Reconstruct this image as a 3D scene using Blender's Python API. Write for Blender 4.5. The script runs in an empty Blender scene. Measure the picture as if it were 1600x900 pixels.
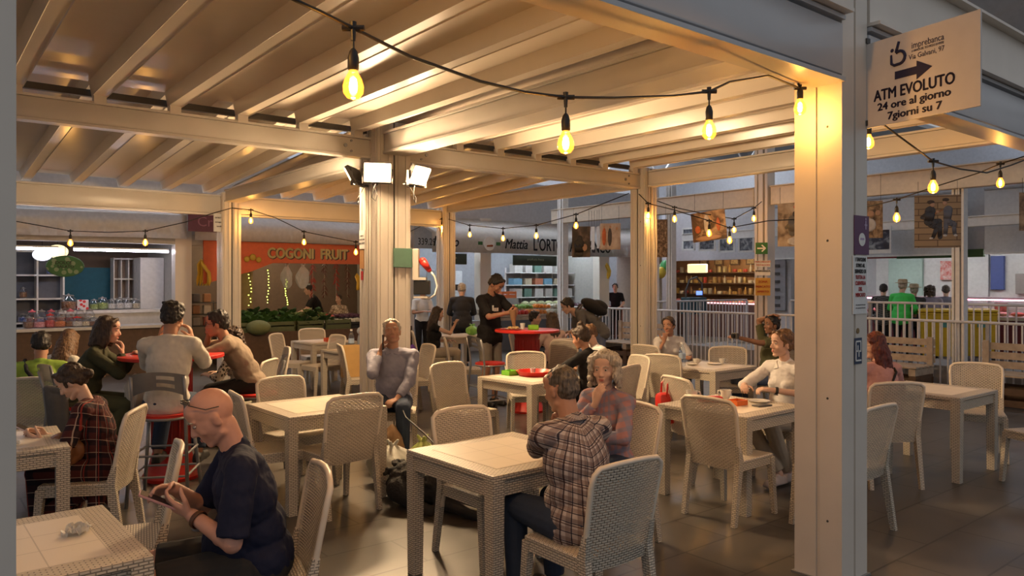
import bpy, bmesh, math, random
from mathutils import Vector, Matrix, Euler
random.seed(7)
SC = bpy.context.scene
COL = SC.collection
H = 1.72; F = 1180.0; HOR = 439.0
# ---------------------------------------------------------------- camera, world, exposure
cam = bpy.data.cameras.new('camera'); camo = bpy.data.objects.new('camera', cam); COL.objects.link(camo)
camo.location = (0, 0, H); camo.rotation_euler = (math.pi/2, 0, 0)
cam.sensor_width = 36; cam.lens = 36*F/1600; cam.shift_y = -(450-HOR)/1600; cam.clip_end = 200; cam.clip_start = 0.05
SC.camera = camo
SC.view_settings.view_transform = 'Standard'; SC.view_settings.look = 'None'
SC.view_settings.exposure = 0.12; SC.view_settings.gamma = 1; SC.view_settings.use_curve_mapping = False
WORLD_STR = 0.34; FLOOD = 700; BULB_W = 1.2
w = bpy.data.worlds.new('sky'); SC.world = w; w.use_nodes = True
bg = w.node_tree.nodes['Background']; bg.inputs[0].default_value = (0.93, 0.95, 1.0, 1); bg.inputs[1].default_value = WORLD_STR
SC.cycles.max_bounces = 6; SC.cycles.diffuse_bounces = 3; SC.cycles.transparent_max_bounces = 10
SC.cycles.sample_clamp_indirect = 4; SC.cycles.sample_clamp_direct = 30; SC.cycles.caustics_reflective = False; SC.cycles.caustics_refractive = False
# ---------------------------------------------------------------- frame of the market grid
TH = math.radians(38.7)
U = Vector((math.cos(TH), math.sin(TH), 0)); V = Vector((-math.sin(TH), math.cos(TH), 0)); Zv = Vector((0, 0, 1))
P2 = Vector((-1.45, 8.62, 0))
def GP(a, b, z=0): return P2 + U*a + V*b + Zv*z           # canopy grid: a along u, b along v
def DP(t, w_, z=0): return Vector((-6.2, 14.7, 0)) + U*t + V*w_ + Zv*z   # stall row behind
def NP(s, w_, z=0): return Vector((2.9, 16.3, 0)) - V*s + U*w_ + Zv*z    # railing line on the right
def px(x, y, Y): return Vector(((x-800)/F*Y, Y, H-(y-HOR)/F*Y))
def pz(x, y, z):
    Y = (H-z)*F/(y-HOR); return Vector(((x-800)/F*Y, Y, z))
# ---------------------------------------------------------------- materials
def nt(name):
    m = bpy.data.materials.new(name); m.use_nodes = True
    t = m.node_tree; b = t.nodes['Principled BSDF']; return m, t, b
def N(t, ty, **k):
    n = t.nodes.new(ty)
    for a, v in k.items(): setattr(n, a, v)
    return n
MC = {}
def mat(name, col, rough=.5, metal=0, noise=.08, nscale=14, bump=0, bscale=60, emit=None, es=0, spec=.5, sheen=0, coord='Object', alpha=1, trans=0):
    if name in MC: return MC[name]
    m, t, b = nt(name)
    b.inputs['Roughness'].default_value = rough; b.inputs['Metallic'].default_value = metal
    b.inputs['Specular IOR Level'].default_value = spec
    if sheen: b.inputs['Sheen Weight'].default_value = sheen
    if alpha < 1: b.inputs['Alpha'].default_value = alpha
    if trans: b.inputs['Transmission Weight'].default_value = trans
    tc = N(t, 'ShaderNodeTexCoord')
    if noise:
        no = N(t, 'ShaderNodeTexNoise'); no.inputs['Scale'].default_value = nscale; no.inputs['Detail'].default_value = 4
        t.links.new(tc.outputs[coord], no.inputs['Vector'])
        r = N(t, 'ShaderNodeMapRange'); r.inputs['To Min'].default_value = 1-noise*2; r.inputs['To Max'].default_value = 1+noise*2
        t.links.new(no.outputs[0], r.inputs[0])
        mx = N(t, 'ShaderNodeMix', data_type='RGBA', blend_type='MULTIPLY'); mx.inputs[0].default_value = 1
        mx.inputs[6].default_value = (*col, 1); t.links.new(r.outputs[0], mx.inputs[7]); t.links.new(mx.outputs[2], b.inputs['Base Color'])
    else: b.inputs['Base Color'].default_value = (*col, 1)
    if bump:
        n2 = N(t, 'ShaderNodeTexNoise'); n2.inputs['Scale'].default_value = bscale; n2.inputs['Detail'].default_value = 3
        t.links.new(tc.outputs[coord], n2.inputs['Vector'])
        bp = N(t, 'ShaderNodeBump'); bp.inputs['Strength'].default_value = bump; bp.inputs['Distance'].default_value = .01
        t.links.new(n2.outputs[0], bp.inputs['Height']); t.links.new(bp.outputs[0], b.inputs['Normal'])
    if emit: b.inputs['Emission Color'].default_value = (*emit, 1); b.inputs['Emission Strength'].default_value = es
    MC[name] = m; return m
def weave(name, col, holes=0.0, bw=.034, rh=.0125):
    if name in MC: return MC[name]
    m, t, b = nt(name)
    uv = N(t, 'ShaderNodeUVMap'); br = N(t, 'ShaderNodeTexBrick')
    br.inputs['Scale'].default_value = 1; br.inputs['Brick Width'].default_value = bw; br.inputs['Row Height'].default_value = rh
    br.inputs['Mortar Size'].default_value = .0028; br.inputs['Mortar Smooth'].default_value = .4; br.offset = .5
    br.inputs['Color1'].default_value = (*col, 1); br.inputs['Color2'].default_value = (*[c*.9 for c in col], 1)
    br.inputs['Mortar'].default_value = (*[c*.36 for c in col], 1)
    t.links.new(uv.outputs[0], br.inputs[0]); t.links.new(br.outputs[0], b.inputs['Base Color'])
    b.inputs['Roughness'].default_value = .42
    inv = N(t, 'ShaderNodeMath', operation='SUBTRACT'); inv.inputs[0].default_value = 1; t.links.new(br.outputs[1], inv.inputs[1])
    bp = N(t, 'ShaderNodeBump'); bp.inputs['Strength'].default_value = .9; bp.inputs['Distance'].default_value = .004
    t.links.new(inv.outputs[0], bp.inputs['Height']); t.links.new(bp.outputs[0], b.inputs['Normal'])
    if holes:
        mu = N(t, 'ShaderNodeMath', operation='MULTIPLY'); mu.inputs[1].default_value = holes; t.links.new(br.outputs[1], mu.inputs[0])
        al = N(t, 'ShaderNodeMath', operation='SUBTRACT'); al.inputs[0].default_value = 1; t.links.new(mu.outputs[0], al.inputs[1])
        t.links.new(al.outputs[0], b.inputs['Alpha'])
    MC[name] = m; return m
def plaid(name, base, bands, sx=7., wid=.0):
    """tartan on object coordinates: bands = list of (axis, period, phase, width, colour, strength)"""
    if name in MC: return MC[name]
    m, t, b = nt(name); b.inputs['Roughness'].default_value = .85; b.inputs['Specular IOR Level'].default_value = .2
    tc = N(t, 'ShaderNodeTexCoord'); no = N(t, 'ShaderNodeTexNoise'); no.inputs['Scale'].default_value = 5
    t.links.new(tc.outputs['Object'], no.inputs['Vector'])
    va = N(t, 'ShaderNodeVectorMath', operation='MULTIPLY_ADD'); va.inputs[1].default_value = (.012, .012, .012)
    t.links.new(no.outputs['Color'], va.inputs[0]); t.links.new(tc.outputs['Object'], va.inputs[2])
    sp = N(t, 'ShaderNodeSeparateXYZ'); t.links.new(va.outputs[0], sp.inputs[0])
    prev = None
    for ax, per, ph, wd, col, st in bands:
        ma = N(t, 'ShaderNodeMath', operation='MULTIPLY_ADD'); ma.inputs[1].default_value = 1/per; ma.inputs[2].default_value = ph+50
        if ax == 'x':
            ad = N(t, 'ShaderNodeMath', operation='ARCTAN2'); yo = N(t, 'ShaderNodeMath', operation='SUBTRACT'); yo.inputs[1].default_value = .06; t.links.new(sp.outputs[1], yo.inputs[0]); t.links.new(sp.outputs[0], ad.inputs[0]); t.links.new(yo.outputs[0], ad.inputs[1])
            sc_ = N(t, 'ShaderNodeMath', operation='MULTIPLY'); sc_.inputs[1].default_value = .175; t.links.new(ad.outputs[0], sc_.inputs[0]); t.links.new(sc_.outputs[0], ma.inputs[0])
        else:
            ab = N(t, 'ShaderNodeMath', operation='ABSOLUTE'); t.links.new(sp.outputs[0], ab.inputs[0]); s2_ = N(t, 'ShaderNodeMath', operation='MULTIPLY_ADD'); s2_.inputs[1].default_value = -.35
            t.links.new(ab.outputs[0], s2_.inputs[0]); t.links.new(sp.outputs[2], s2_.inputs[2]); t.links.new(s2_.outputs[0], ma.inputs[0])
        fr = N(t, 'ShaderNodeMath', operation='FRACT'); t.links.new(ma.outputs[0], fr.inputs[0])
        lt = N(t, 'ShaderNodeMath', operation='LESS_THAN'); lt.inputs[1].default_value = wd; t.links.new(fr.outputs[0], lt.inputs[0])
        mu = N(t, 'ShaderNodeMath', operation='MULTIPLY'); mu.inputs[1].default_value = st; t.links.new(lt.outputs[0], mu.inputs[0])
        mx = N(t, 'ShaderNodeMix', data_type='RGBA'); t.links.new(mu.outputs[0], mx.inputs[0])
        if prev is None: mx.inputs[6].default_value = (*base, 1)
        else: t.links.new(prev, mx.inputs[6])
        mx.inputs[7].default_value = (*col, 1); prev = mx.outputs[2]
    t.links.new(prev, b.inputs['Base Color'])
    MC[name] = m; return m
def spotted(name, base, spot, scale=40, thr=.45, rough=.8):
    if name in MC: return MC[name]
    m, t, b = nt(name); b.inputs['Roughness'].default_value = rough
    tc = N(t, 'ShaderNodeTexCoord'); no = N(t, 'ShaderNodeTexVoronoi'); no.inputs['Scale'].default_value = scale
    t.links.new(tc.outputs['Object'], no.inputs['Vector'])
    lt = N(t, 'ShaderNodeMath', operation='LESS_THAN'); lt.inputs[1].default_value = thr; t.links.new(no.outputs[0], lt.inputs[0])
    mx = N(t, 'ShaderNodeMix', data_type='RGBA'); mx.inputs[6].default_value = (*base, 1); mx.inputs[7].default_value = (*spot, 1)
    t.links.new(lt.outputs[0], mx.inputs[0]); t.links.new(mx.outputs[2], b.inputs['Base Color'])
    MC[name] = m; return m
def picture(name, cols, scale=6, seed=0, coord='Generated'):
    """a printed photo: blocks of muted colour"""
    if name in MC: return MC[name]
    m, t, b = nt(name); b.inputs['Roughness'].default_value = .5
    tc = N(t, 'ShaderNodeTexCoord'); mp = N(t, 'ShaderNodeMapping'); mp.inputs['Location'].default_value = (seed*3.1, seed*1.7, seed)
    t.links.new(tc.outputs[coord], mp.inputs[0])
    no = N(t, 'ShaderNodeTexNoise'); no.inputs['Scale'].default_value = scale; no.inputs['Detail'].default_value = 5; no.inputs['Distortion'].default_value = .6
    t.links.new(mp.outputs[0], no.inputs['Vector'])
    cr = N(t, 'ShaderNodeValToRGB'); e = cr.color_ramp.elements
    n = len(cols)
    e[0].position = .3; e[0].color = (*cols[0], 1); e[1].position = .7; e[1].color = (*cols[-1], 1)
    for i in range(1, n-1):
        k = e.new(.3+.4*i/(n-1)); k.color = (*cols[i], 1)
    t.links.new(no.outputs[0], cr.inputs[0]); t.links.new(cr.outputs[0], b.inputs['Base Color'])
    MC[name] = m; return m
def hairmat(name, c1, c2, scale=30):
    if name in MC: return MC[name]
    m, t, b = nt(name); b.inputs['Roughness'].default_value = .5
    tc = N(t, 'ShaderNodeTexCoord'); mp = N(t, 'ShaderNodeMapping'); mp.inputs['Scale'].default_value = (1, 1, .16)
    t.links.new(tc.outputs['Object'], mp.inputs[0])
    no = N(t, 'ShaderNodeTexNoise'); no.inputs['Scale'].default_value = scale*3; no.inputs['Detail'].default_value = 4
    t.links.new(mp.outputs[0], no.inputs['Vector'])
    cr = N(t, 'ShaderNodeValToRGB'); e = cr.color_ramp.elements
    e[0].position = .35; e[0].color = (*c1, 1); e[1].position = .68; e[1].color = (*c2, 1)
    t.links.new(no.outputs[0], cr.inputs[0]); t.links.new(cr.outputs[0], b.inputs['Base Color'])
    bp = N(t, 'ShaderNodeBump'); bp.inputs['Strength'].default_value = .8; bp.inputs['Distance'].default_value = .006
    t.links.new(no.outputs[0], bp.inputs['Height']); t.links.new(bp.outputs[0], b.inputs['Normal'])
    MC[name] = m; return m
def glassy(name, tint=(1, 1, 1), op=.15, emit=None, es=0):
    if name in MC: return MC[name]
    m, t, b = nt(name); t.nodes.remove(b); out = t.nodes['Material Output']
    tr = N(t, 'ShaderNodeBsdfTransparent'); tr.inputs[0].default_value = (*tint, 1)
    gl = N(t, 'ShaderNodeBsdfGlossy'); gl.inputs['Roughness'].default_value = .05
    lw = N(t, 'ShaderNodeLayerWeight'); lw.inputs[0].default_value = .3
    mu = N(t, 'ShaderNodeMath', operation='MULTIPLY_ADD'); mu.inputs[1].default_value = .5; mu.inputs[2].default_value = op; t.links.new(lw.outputs[1], mu.inputs[0])
    mx = N(t, 'ShaderNodeMixShader'); t.links.new(mu.outputs[0], mx.inputs[0]); t.links.new(tr.outputs[0], mx.inputs[1]); t.links.new(gl.outputs[0], mx.inputs[2])
    last = mx.outputs[0]
    if emit:
        em = N(t, 'ShaderNodeEmission'); em.inputs[0].default_value = (*emit, 1); em.inputs[1].default_value = es
        ad = N(t, 'ShaderNodeAddShader'); t.links.new(last, ad.inputs[0]); t.links.new(em.outputs[0], ad.inputs[1]); last = ad.outputs[0]
    t.links.new(last, out.inputs[0]); MC[name] = m; return m
def emitm(name, col, s):
    return mat(name, (.8, .8, .8), noise=0, emit=col, es=s)

STEEL = mat('painted_steel', (.72, .66, .58), .38, noise=.05, nscale=3, bump=.05, bscale=8)
STEEL2 = mat('painted_steel_beam', (.70, .66, .60), .32, noise=.06, nscale=2.5)
DECK = mat('glossy_roof_deck', (.74, .66, .55), .24, noise=.04, nscale=2, bump=.12, bscale=3)
DARKM = mat('dark_bracket', (.06, .055, .05), .5)
WHITEP = mat('white_paint', (.75, .74, .72), .5)
GREYP = mat('grey_paint', (.42, .44, .48), .55)
GREYW = mat('pale_grey_wall', (.52, .52, .54), .6)
GALV = mat('galvanised_sheet', (.38, .40, .43), .35, metal=.6, noise=.25, nscale=12)
RUBB = mat('black_rubber', (.012, .012, .012), .5, noise=0)
WOODL = mat('pale_worn_wood', (.42, .34, .26), .8, noise=.25, nscale=9)
WOODD = mat('dark_wood', (.10, .055, .03), .6, noise=.2)
CHAIRM = weave('woven_resin', (.78, .69, .56))
CHAIRH = weave('woven_resin_open', (.78, .69, .56), holes=.75)
RESIN = mat('smooth_resin', (.78, .69, .56), .4, noise=.03)
REDP = mat('red_plastic', (.62, .03, .02), .35)
GREENP = mat('green_plastic', (.22, .62, .05), .4)
METG = mat('grey_metal', (.30, .30, .30), .35, metal=.5)
BLACKC = mat('black_cloth', (.012, .012, .014), .85, bump=.3, bscale=25)
CARD = mat('cardboard', (.42, .28, .15), .8)
PAPER = mat('white_paper', (.8, .8, .78), .6)
INK = mat('dark_ink', (.015, .013, .05), .5, noise=0)
BLKINK = mat('black_ink', (.01, .01, .01), .5, noise=0)
REDINK = mat('red_ink', (.5, .02, .02), .5, noise=0)
# ---------------------------------------------------------------- mesh helpers
def B(): return bmesh.new()
def rotm(rz=0, rx=0, ry=0): return Euler((rx, ry, rz)).to_matrix().to_4x4()
def box(bm, c, s, R=None, bev=0):
    r = bmesh.ops.create_cube(bm, size=1)['verts']
    M = Matrix.Translation(Vector(c)) @ (R or Matrix()) @ Matrix.Diagonal((*s, 1))
    bmesh.ops.transform(bm, matrix=M, verts=r)
    if bev:
        es = set(e for v in r for e in v.link_edges)
        bmesh.ops.bevel(bm, geom=list(es), offset=bev, segments=2, affect='EDGES', profile=.5)
def align(d):
    d = Vector(d)
    return d.to_track_quat('Z', 'Y').to_matrix().to_4x4() if d.length > 1e-9 else Matrix()
def cyl(bm, p1, p2, r1, r2=None, n=12, caps=True):
    p1 = Vector(p1); p2 = Vector(p2); r2 = r1 if r2 is None else r2; d = p2-p1
    v = bmesh.ops.create_cone(bm, cap_ends=caps, segments=n, radius1=r1, radius2=r2, depth=d.length)['verts']
    bmesh.ops.transform(bm, matrix=Matrix.Translation((p1+p2)/2) @ align(d), verts=v)
def sph(bm, c, r, R=None, sub=2):
    if not hasattr(r, '__len__'): r = (r, r, r)
    v = bmesh.ops.create_icosphere(bm, subdivisions=sub, radius=1)['verts']
    bmesh.ops.transform(bm, matrix=Matrix.Translation(Vector(c)) @ (R or Matrix()) @ Matrix.Diagonal((*r, 1)), verts=v); return v
def cap(bm, p1, r1, p2, r2, n=14):
    p1 = Vector(p1); p2 = Vector(p2)
    sph(bm, p1, r1); sph(bm, p2, r2)
    if (p2-p1).length > 1e-4: cyl(bm, p1, p2, r1, r2, n)
def lathe(bm, prof, c=(0, 0, 0), n=20, R=None):
    c = Vector(c); rings = []
    for r, z in prof:
        ring = []
        for i in range(n):
            a = 2*math.pi*i/n; p = Vector((r*math.cos(a), r*math.sin(a), z))
            if R: p = R @ p
            ring.append(bm.verts.new(c+p))
        rings.append(ring)
    for a, b_ in zip(rings, rings[1:]):
        for i in range(n):
            j = (i+1) % n; bm.faces.new((a[i], a[j], b_[j], b_[i]))
    if prof[0][0] > 1e-4: bm.faces.new(rings[0][::-1])
    if prof[-1][0] > 1e-4: bm.faces.new(rings[-1])
def tube(bm, pts, r, n=8):
    pts = [Vector(p) for p in pts]; rings = []
    for i, p in enumerate(pts):
        d = (pts[min(i+1, len(pts)-1)]-pts[max(i-1, 0)]); R = align(d)
        rr = r[i] if hasattr(r, '__len__') else r
        rings.append([bm.verts.new(p + R @ Vector((rr*math.cos(2*math.pi*k/n), rr*math.sin(2*math.pi*k/n), 0))) for k in range(n)])
    for a, b_ in zip(rings, rings[1:]):
        best = min(range(n), key=lambda s: sum((a[k].co-b_[(k+s) % n].co).length for k in range(0, n, 2)))
        for k in range(n):
            bm.faces.new((a[k], a[(k+1) % n], b_[(k+1+best) % n], b_[(k+best) % n]))
    bm.faces.new(rings[0][::-1]); bm.faces.new(rings[-1])
def taper(bm, p1, p2, s1, s2, R=None):
    """square-section bar from p1 (section s1) to p2 (section s2)"""
    R = R or Matrix(); vs = []
    for p, s in ((p1, s1), (p2, s2)):
        for a, b_ in ((-1, -1), (1, -1), (1, 1), (-1, 1)): vs.append(bm.verts.new(Vector(p) + R.to_3x3() @ Vector((a*s[0]/2, b_*s[1]/2, 0))))
    for f in ((3, 2, 1, 0), (4, 5, 6, 7), (0, 1, 5, 4), (1, 2, 6, 5), (2, 3, 7, 6), (3, 0, 4, 7)): bm.faces.new([vs[i] for i in f])
def prism(bm, poly, z0, z1, M=None):
    """poly in xy extruded z0..z1"""
    a = [bm.verts.new((x, y, z0)) for x, y in poly]; b_ = [bm.verts.new((x, y, z1)) for x, y in poly]; n = len(poly)
    bm.faces.new(a[::-1]); bm.faces.new(b_)
    for i in range(n): bm.faces.new((a[i], a[(i+1) % n], b_[(i+1) % n], b_[i]))
    if M: bmesh.ops.transform(bm, matrix=M, verts=a+b_)
def cubeuv(me):
    uv = me.uv_layers.new(name='UVMap'); co = me.vertices
    for p in me.polygons:
        n = p.normal; ax = max(range(3), key=lambda i: abs(n[i]))
        for li in p.loop_indices:
            c = co[me.loops[li].vertex_index].co
            uv.data[li].uv = (c.y, c.z) if ax == 0 else (c.x, c.z) if ax == 1 else (c.x, c.y)
def obj(name, bm, m, parent=None, smooth=False, loc=None, rz=None, uv=False, kind=None):
    bmesh.ops.recalc_face_normals(bm, faces=bm.faces)
    me = bpy.data.meshes.new(name); bm.to_mesh(me); bm.free()
    if smooth:
        for p in me.polygons: p.use_smooth = True
        if smooth == 'auto': me.set_sharp_from_angle(angle=math.radians(38))
    if uv: cubeuv(me)
    for mm in (m if isinstance(m, (list, tuple)) else [m]): me.materials.append(mm)
    o = bpy.data.objects.new(name, me); COL.objects.link(o)
    if parent: o.parent = parent
    if loc is not None: o.location = loc
    if rz is not None: o.rotation_euler = (0, 0, rz)
    if kind: o['kind'] = kind
    return o
def tag(o, label, cat, group=None):
    o['label'] = label; o['category'] = cat
    if group: o['group'] = group
    return o
def thing(name, label, cat, loc=(0, 0, 0), rz=0, group=None):
    o = bpy.data.objects.new(name, None); COL.objects.link(o); o.empty_display_size = .1
    o.location = loc; o.rotation_euler = (0, 0, rz); return tag(o, label, cat, group)
def dup(root, loc, rz=None, label=None, group=None, scale=None):
    r = root.copy(); COL.objects.link(r); r.location = loc
    if rz is not None: r.rotation_euler = (0, 0, rz)
    if scale: r.scale = (scale,)*3 if not hasattr(scale, '__len__') else scale
    if label: r['label'] = label
    if group: r['group'] = group
    for ch in root.children:
        c = ch.copy(); COL.objects.link(c); c.parent = r
        for g in ch.children:
            d = g.copy(); COL.objects.link(d); d.parent = c
    return r
def struct(name, bm, m, **k): return obj(name, bm, m, kind='structure', **k)
def text(s, m, size, parent, loc, rot=(math.pi/2, 0, 0), bold=0, shear=0, sx=1, name='lettering', align_='CENTER', space=1, ext=.002, fit=None):
    c = bpy.data.curves.new(name, 'FONT'); c.body = s; c.size = size; c.align_x = align_; c.align_y = 'CENTER'
    c.offset = 0; c.shear = shear; c.extrude = ext; c.space_character = space; c.resolution_u = 3
    c.materials.append(m); oc = bpy.data.objects.new(name, c); me = bpy.data.meshes.new_from_object(oc); bpy.data.objects.remove(oc); me.name = name
    o = bpy.data.objects.new(name, me); COL.objects.link(o)
    if bold:
        bb = bmesh.new()
        for dx, dy in ((-bold*1.6, 0), (bold*1.6, 0), (0, bold), (0, -bold)):
            n0 = len(bb.verts); bb.from_mesh(me); bb.verts.ensure_lookup_table()
            bmesh.ops.translate(bb, vec=(dx, dy, 0), verts=bb.verts[n0:])
        bb.to_mesh(me); bb.free()
    if fit: sx = fit/max(1e-4, max(v.co.x for v in me.vertices)-min(v.co.x for v in me.vertices))
    o.parent = parent; o.location = loc; o.rotation_euler = rot; o.scale = (sx, 1, 1); return o
# ================================================================ STRUCTURE
LA, LB = 4.4, 5.35
def tilemat():
    m, t, b = nt('floor_tiles')
    tc = N(t, 'ShaderNodeTexCoord'); mp = N(t, 'ShaderNodeMapping'); mp.inputs['Rotation'].default_value = (0, 0, -TH); mp.inputs['Location'].default_value = (.2, .1, 0)
    t.links.new(tc.outputs['Object'], mp.inputs[0])
    br = N(t, 'ShaderNodeTexBrick'); br.inputs['Scale'].default_value = 1; br.inputs['Brick Width'].default_value = .9; br.inputs['Row Height'].default_value = .45
    br.inputs['Mortar Size'].default_value = .007; br.offset = .5
    br.inputs['Color1'].default_value = (.085, .076, .066, 1); br.inputs['Color2'].default_value = (.062, .055, .048, 1); br.inputs['Mortar'].default_value = (.018, .016, .014, 1)
    t.links.new(mp.outputs[0], br.inputs[0])
    no = N(t, 'ShaderNodeTexNoise'); no.inputs['Scale'].default_value = 2.2; no.inputs['Detail'].default_value = 8; no.inputs['Roughness'].default_value = .7
    t.links.new(tc.outputs['Object'], no.inputs['Vector'])
    r = N(t, 'ShaderNodeMapRange'); r.inputs['From Min'].default_value = .3; r.inputs['From Max'].default_value = .7; r.inputs['To Min'].default_value = .6; r.inputs['To Max'].default_value = 1.4
    t.links.new(no.outputs[0], r.inputs[0])
    mx = N(t, 'ShaderNodeMix', data_type='RGBA', blend_type='MULTIPLY'); mx.inputs[0].default_value = 1
    t.links.new(br.outputs[0], mx.inputs[6]); t.links.new(r.outputs[0], mx.inputs[7]); t.links.new(mx.outputs[2], b.inputs['Base Color'])
    r2 = N(t, 'ShaderNodeMapRange'); r2.inputs['To Min'].default_value = .22; r2.inputs['To Max'].default_value = .5; t.links.new(no.outputs[0], r2.inputs[0]); t.links.new(r2.outputs[0], b.inputs['Roughness'])
    return m
bm = B(); box(bm, (2, 14, -.05), (60, 60, .1)); struct('floor', bm, tilemat())
# posts -------------------------------------------------------------
def post(a, b, s, top, label, n=2, off=(0, 0)):
    t = thing('steel_post', label, 'post', GP(a, b)+Vector((off[0], off[1], 0)), TH, 'steel posts of the canopy')
    bm = B(); g = .022; h = top
    e = (s-g)/2
    for i in (-1, 1):
        for j in (-1, 1):
            c = (i*(e+g)/2, j*(e+g)/2, h/2)
            box(bm, c, (e, e, h))
            if n > 2: # folded lips that draw the long vertical grooves
                for q in (-.25, .25):
                    box(bm, (i*s/2, j*(e+g)/2+q*e, h/2), (.02, e*.16, h-.002)); box(bm, (i*(e+g)/2+q*e, j*s/2, h/2), (e*.16, .02, h-.002))
    obj('profile', bm, STEEL, t)
    bm = B(); box(bm, (0, 0, h/2), (s-.03, s-.03, h-.01)); obj('core', bm, DARKM if n > 2 else STEEL, t)
    bm = B(); box(bm, (0, 0, .006), (s+.03, s+.03, .012)); obj('foot_plate', bm, METG, t)
    bm = B()
    for z in (.35, 1.05, 1.95, 2.6):
        sph(bm, (-s/2, -.06, z), (.004, .008, .008), sub=1)
    obj('bolt', bm, DARKM, t)
    return t
P1T = post(0, -LB, .29, 3.66, 'wide foreground post at the right carrying the purple and white notices', off=(-.02, 0))
P2T = post(0, 0, .42, 3.5, 'thick grooved post cluster with the floodlights, behind the man on the phone', 3)
post(LA, 0, .28, 3.4, 'cream post behind the woman with curly grey hair', 3)
post(0, LB, .30, 3.2, 'cream post beside the fruit stall sign, left of the table with the red box', 3)
post(LA, LB, .28, 3.4, 'farthest canopy post lit amber by a bulb, in front of the greengrocer awning', 3)
post(-4.2, -LB, .30, 3.66, 'dim post at the very left edge, nearest of all', off=(.0, -.01))
# beams -------------------------------------------------------------
def beam(a0, b0, a1, b1, z0, z1, th, label, m=None, bolts=True, fl=.0):
    p, q = GP(a0, b0), GP(a1, b1); d = q-p; L = d.length; ang = math.atan2(d.y, d.x)
    t = thing('roof_beam', label, 'beam', (p+q)/2, ang, 'roof beams of the canopy')
    bm = B(); box(bm, (0, 0, (z0+z1)/2), (L, th*.5, z1-z0-.02))
    box(bm, (0, 0, z0+.012), (L, th, .024)); box(bm, (0, 0, z1-.012), (L, th, .024)); box(bm, (0, 0, (z0+z1)/2), (L, th*.86, (z1-z0)*.78), bev=.01)
    obj('web', bm, m or STEEL2, t, smooth='auto')
    if bolts:
        bm = B()
        for s in (-1, 1):
            for k, zz in ((.10, .5), (.03, .25), (.03, .75)):
                for y in (-1, 1):
                    cyl(bm, (s*(L/2-.22-k), y*th*.42, z0+(z1-z0)*zz), (s*(L/2-.22-k), y*(th*.45+.008), z0+(z1-z0)*zz), .022 if zz == .5 else .014, n=10)
        obj('bolt', bm, METG, t)
    return t
AB = mat('grey_white_beam', (.52, .53, .55), .3, noise=.06, nscale=2)
def bigbeam(a0, a1, label):
    t = beam(a0, -LB-.05, a1, -LB-.05, 2.84, 3.21, .2, label, AB, False)
    bm = B(); L = a1-a0
    box(bm, (0, -.09, 3.225), (L, .12, .02)); box(bm, (0, -.03, 3.43), (L, .12, .39)); box(bm, (0, -.06, 3.62), (L, .2, .02))
    obj('upper_rail', bm, STEEL, t)
bigbeam(-LA+.14, -.15, 'wide beam overhead running to the top of the wide foreground post, bulbs strung below')
bigbeam(.15, LA+.4, 'wide beam running right behind the white arrow sign')
beam(-LA, 0, -.2, 0, 3.09, 3.32, .13, 'cream beam crossing the left ceiling to the floodlight post')
beam(.2, 0, LA-.14, 0, 3.09, 3.32, .13, 'cream beam from the floodlight post to the post behind the curly-haired woman')
beam(-LA, LB, -.15, LB, 2.82, 3.16, .14, 'cream end beam above the sweet stall awning', bolts=False)
beam(.15, LB, LA-.14, LB, 2.82, 3.16, .14, 'cream end beam above the fruit stall awning', bolts=False)
beam(0, -LB+.15, 0, -.2, 3.13, 3.37, .30, 'double beam joining the wide foreground post to the floodlight post', bolts=False)
beam(0, .2, 0, LB-.15, 3.04, 3.24, .26, 'double beam behind the floodlight post towards the fruit stall', bolts=False)
beam(LA, -LB+.2, LA, -.14, 3.12, 3.36, .14, 'pale edge beam right of the post behind the curly-haired woman', bolts=False)
beam(LA, .14, LA, LB-.14, 3.12, 3.36, .14, 'pale edge beam left of the post behind the curly-haired woman', bolts=False)
# corrugated ceilings -------------------------------------------------
def ceiling(a0, a1, b0, b1, zf, n, label):
    """deck with ribs along v; zf(b) = rib underside height"""
    bm = B(); sp = (a1-a0)/n; prof = [(a0, .13)]
    for i in range(n):
        c = a0+sp*(i+.5)
        prof += [(c-.085, .13), (c-.06, 0), (c-.052, .006), (c+.052, .006), (c+.06, 0), (c+.085, .13), (c+.10, .13), (c+.11, .122), (c+.12, .13)]
    prof.append((a1, .13)); rows = []
    for b in (b0, b1):
        rows.append([bm.verts.new(GP(a, b, zf(b)+h)) for a, h in prof])
        rows.append([bm.verts.new(GP(a, b, zf(b)+h+.02)) for a, h in prof])
    lo0, up0, lo1, up1 = rows
    for i in range(len(prof)-1):
        bm.faces.new((lo0[i], lo0[i+1], lo1[i+1], lo1[i])); bm.faces.new((up0[i], up1[i], up1[i+1], up0[i+1]))
        bm.faces.new((lo0[i], up0[i], up0[i+1], lo0[i+1])); bm.faces.new((lo1[i], lo1[i+1], up1[i+1], up1[i]))
    o = struct('ceiling', bm, DECK)
    return o
flat = lambda b: 3.37
slope = lambda b: 3.50-.32*b/LB
ceiling(-LA-.1, -.05, -LB+.05, -.02, flat, 7, '')
ceiling(.05, LA+.05, -LB+.05, -.02, lambda b: 3.385, 7, '')
ceiling(-LA-.1, -.05, .02, LB, slope, 7, '')
ceiling(.05, LA-.07, .02, LB, slope, 7, '')
# dark purlin and white packers over the middle beams
bm = B()
for a0, a1 in ((-LA, -.2), (.2, LA-.2)):
    box(bm, GP((a0+a1)/2, .06, 3.41), (a1-a0, .05, .06), rotm(TH))
struct('trim_1', bm, DARKM)
bm = B()
for a0, a1 in ((-LA-.1, -.05), (.05, LA+.05)):
    sp = (a1-a0)/7
    for i in range(7):
        c = a0+sp*(i+.5)
        box(bm, GP(c+.0, -.03, 3.35), (.10, .09, .10), rotm(TH))
struct('trim_2', bm, STEEL)
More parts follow.
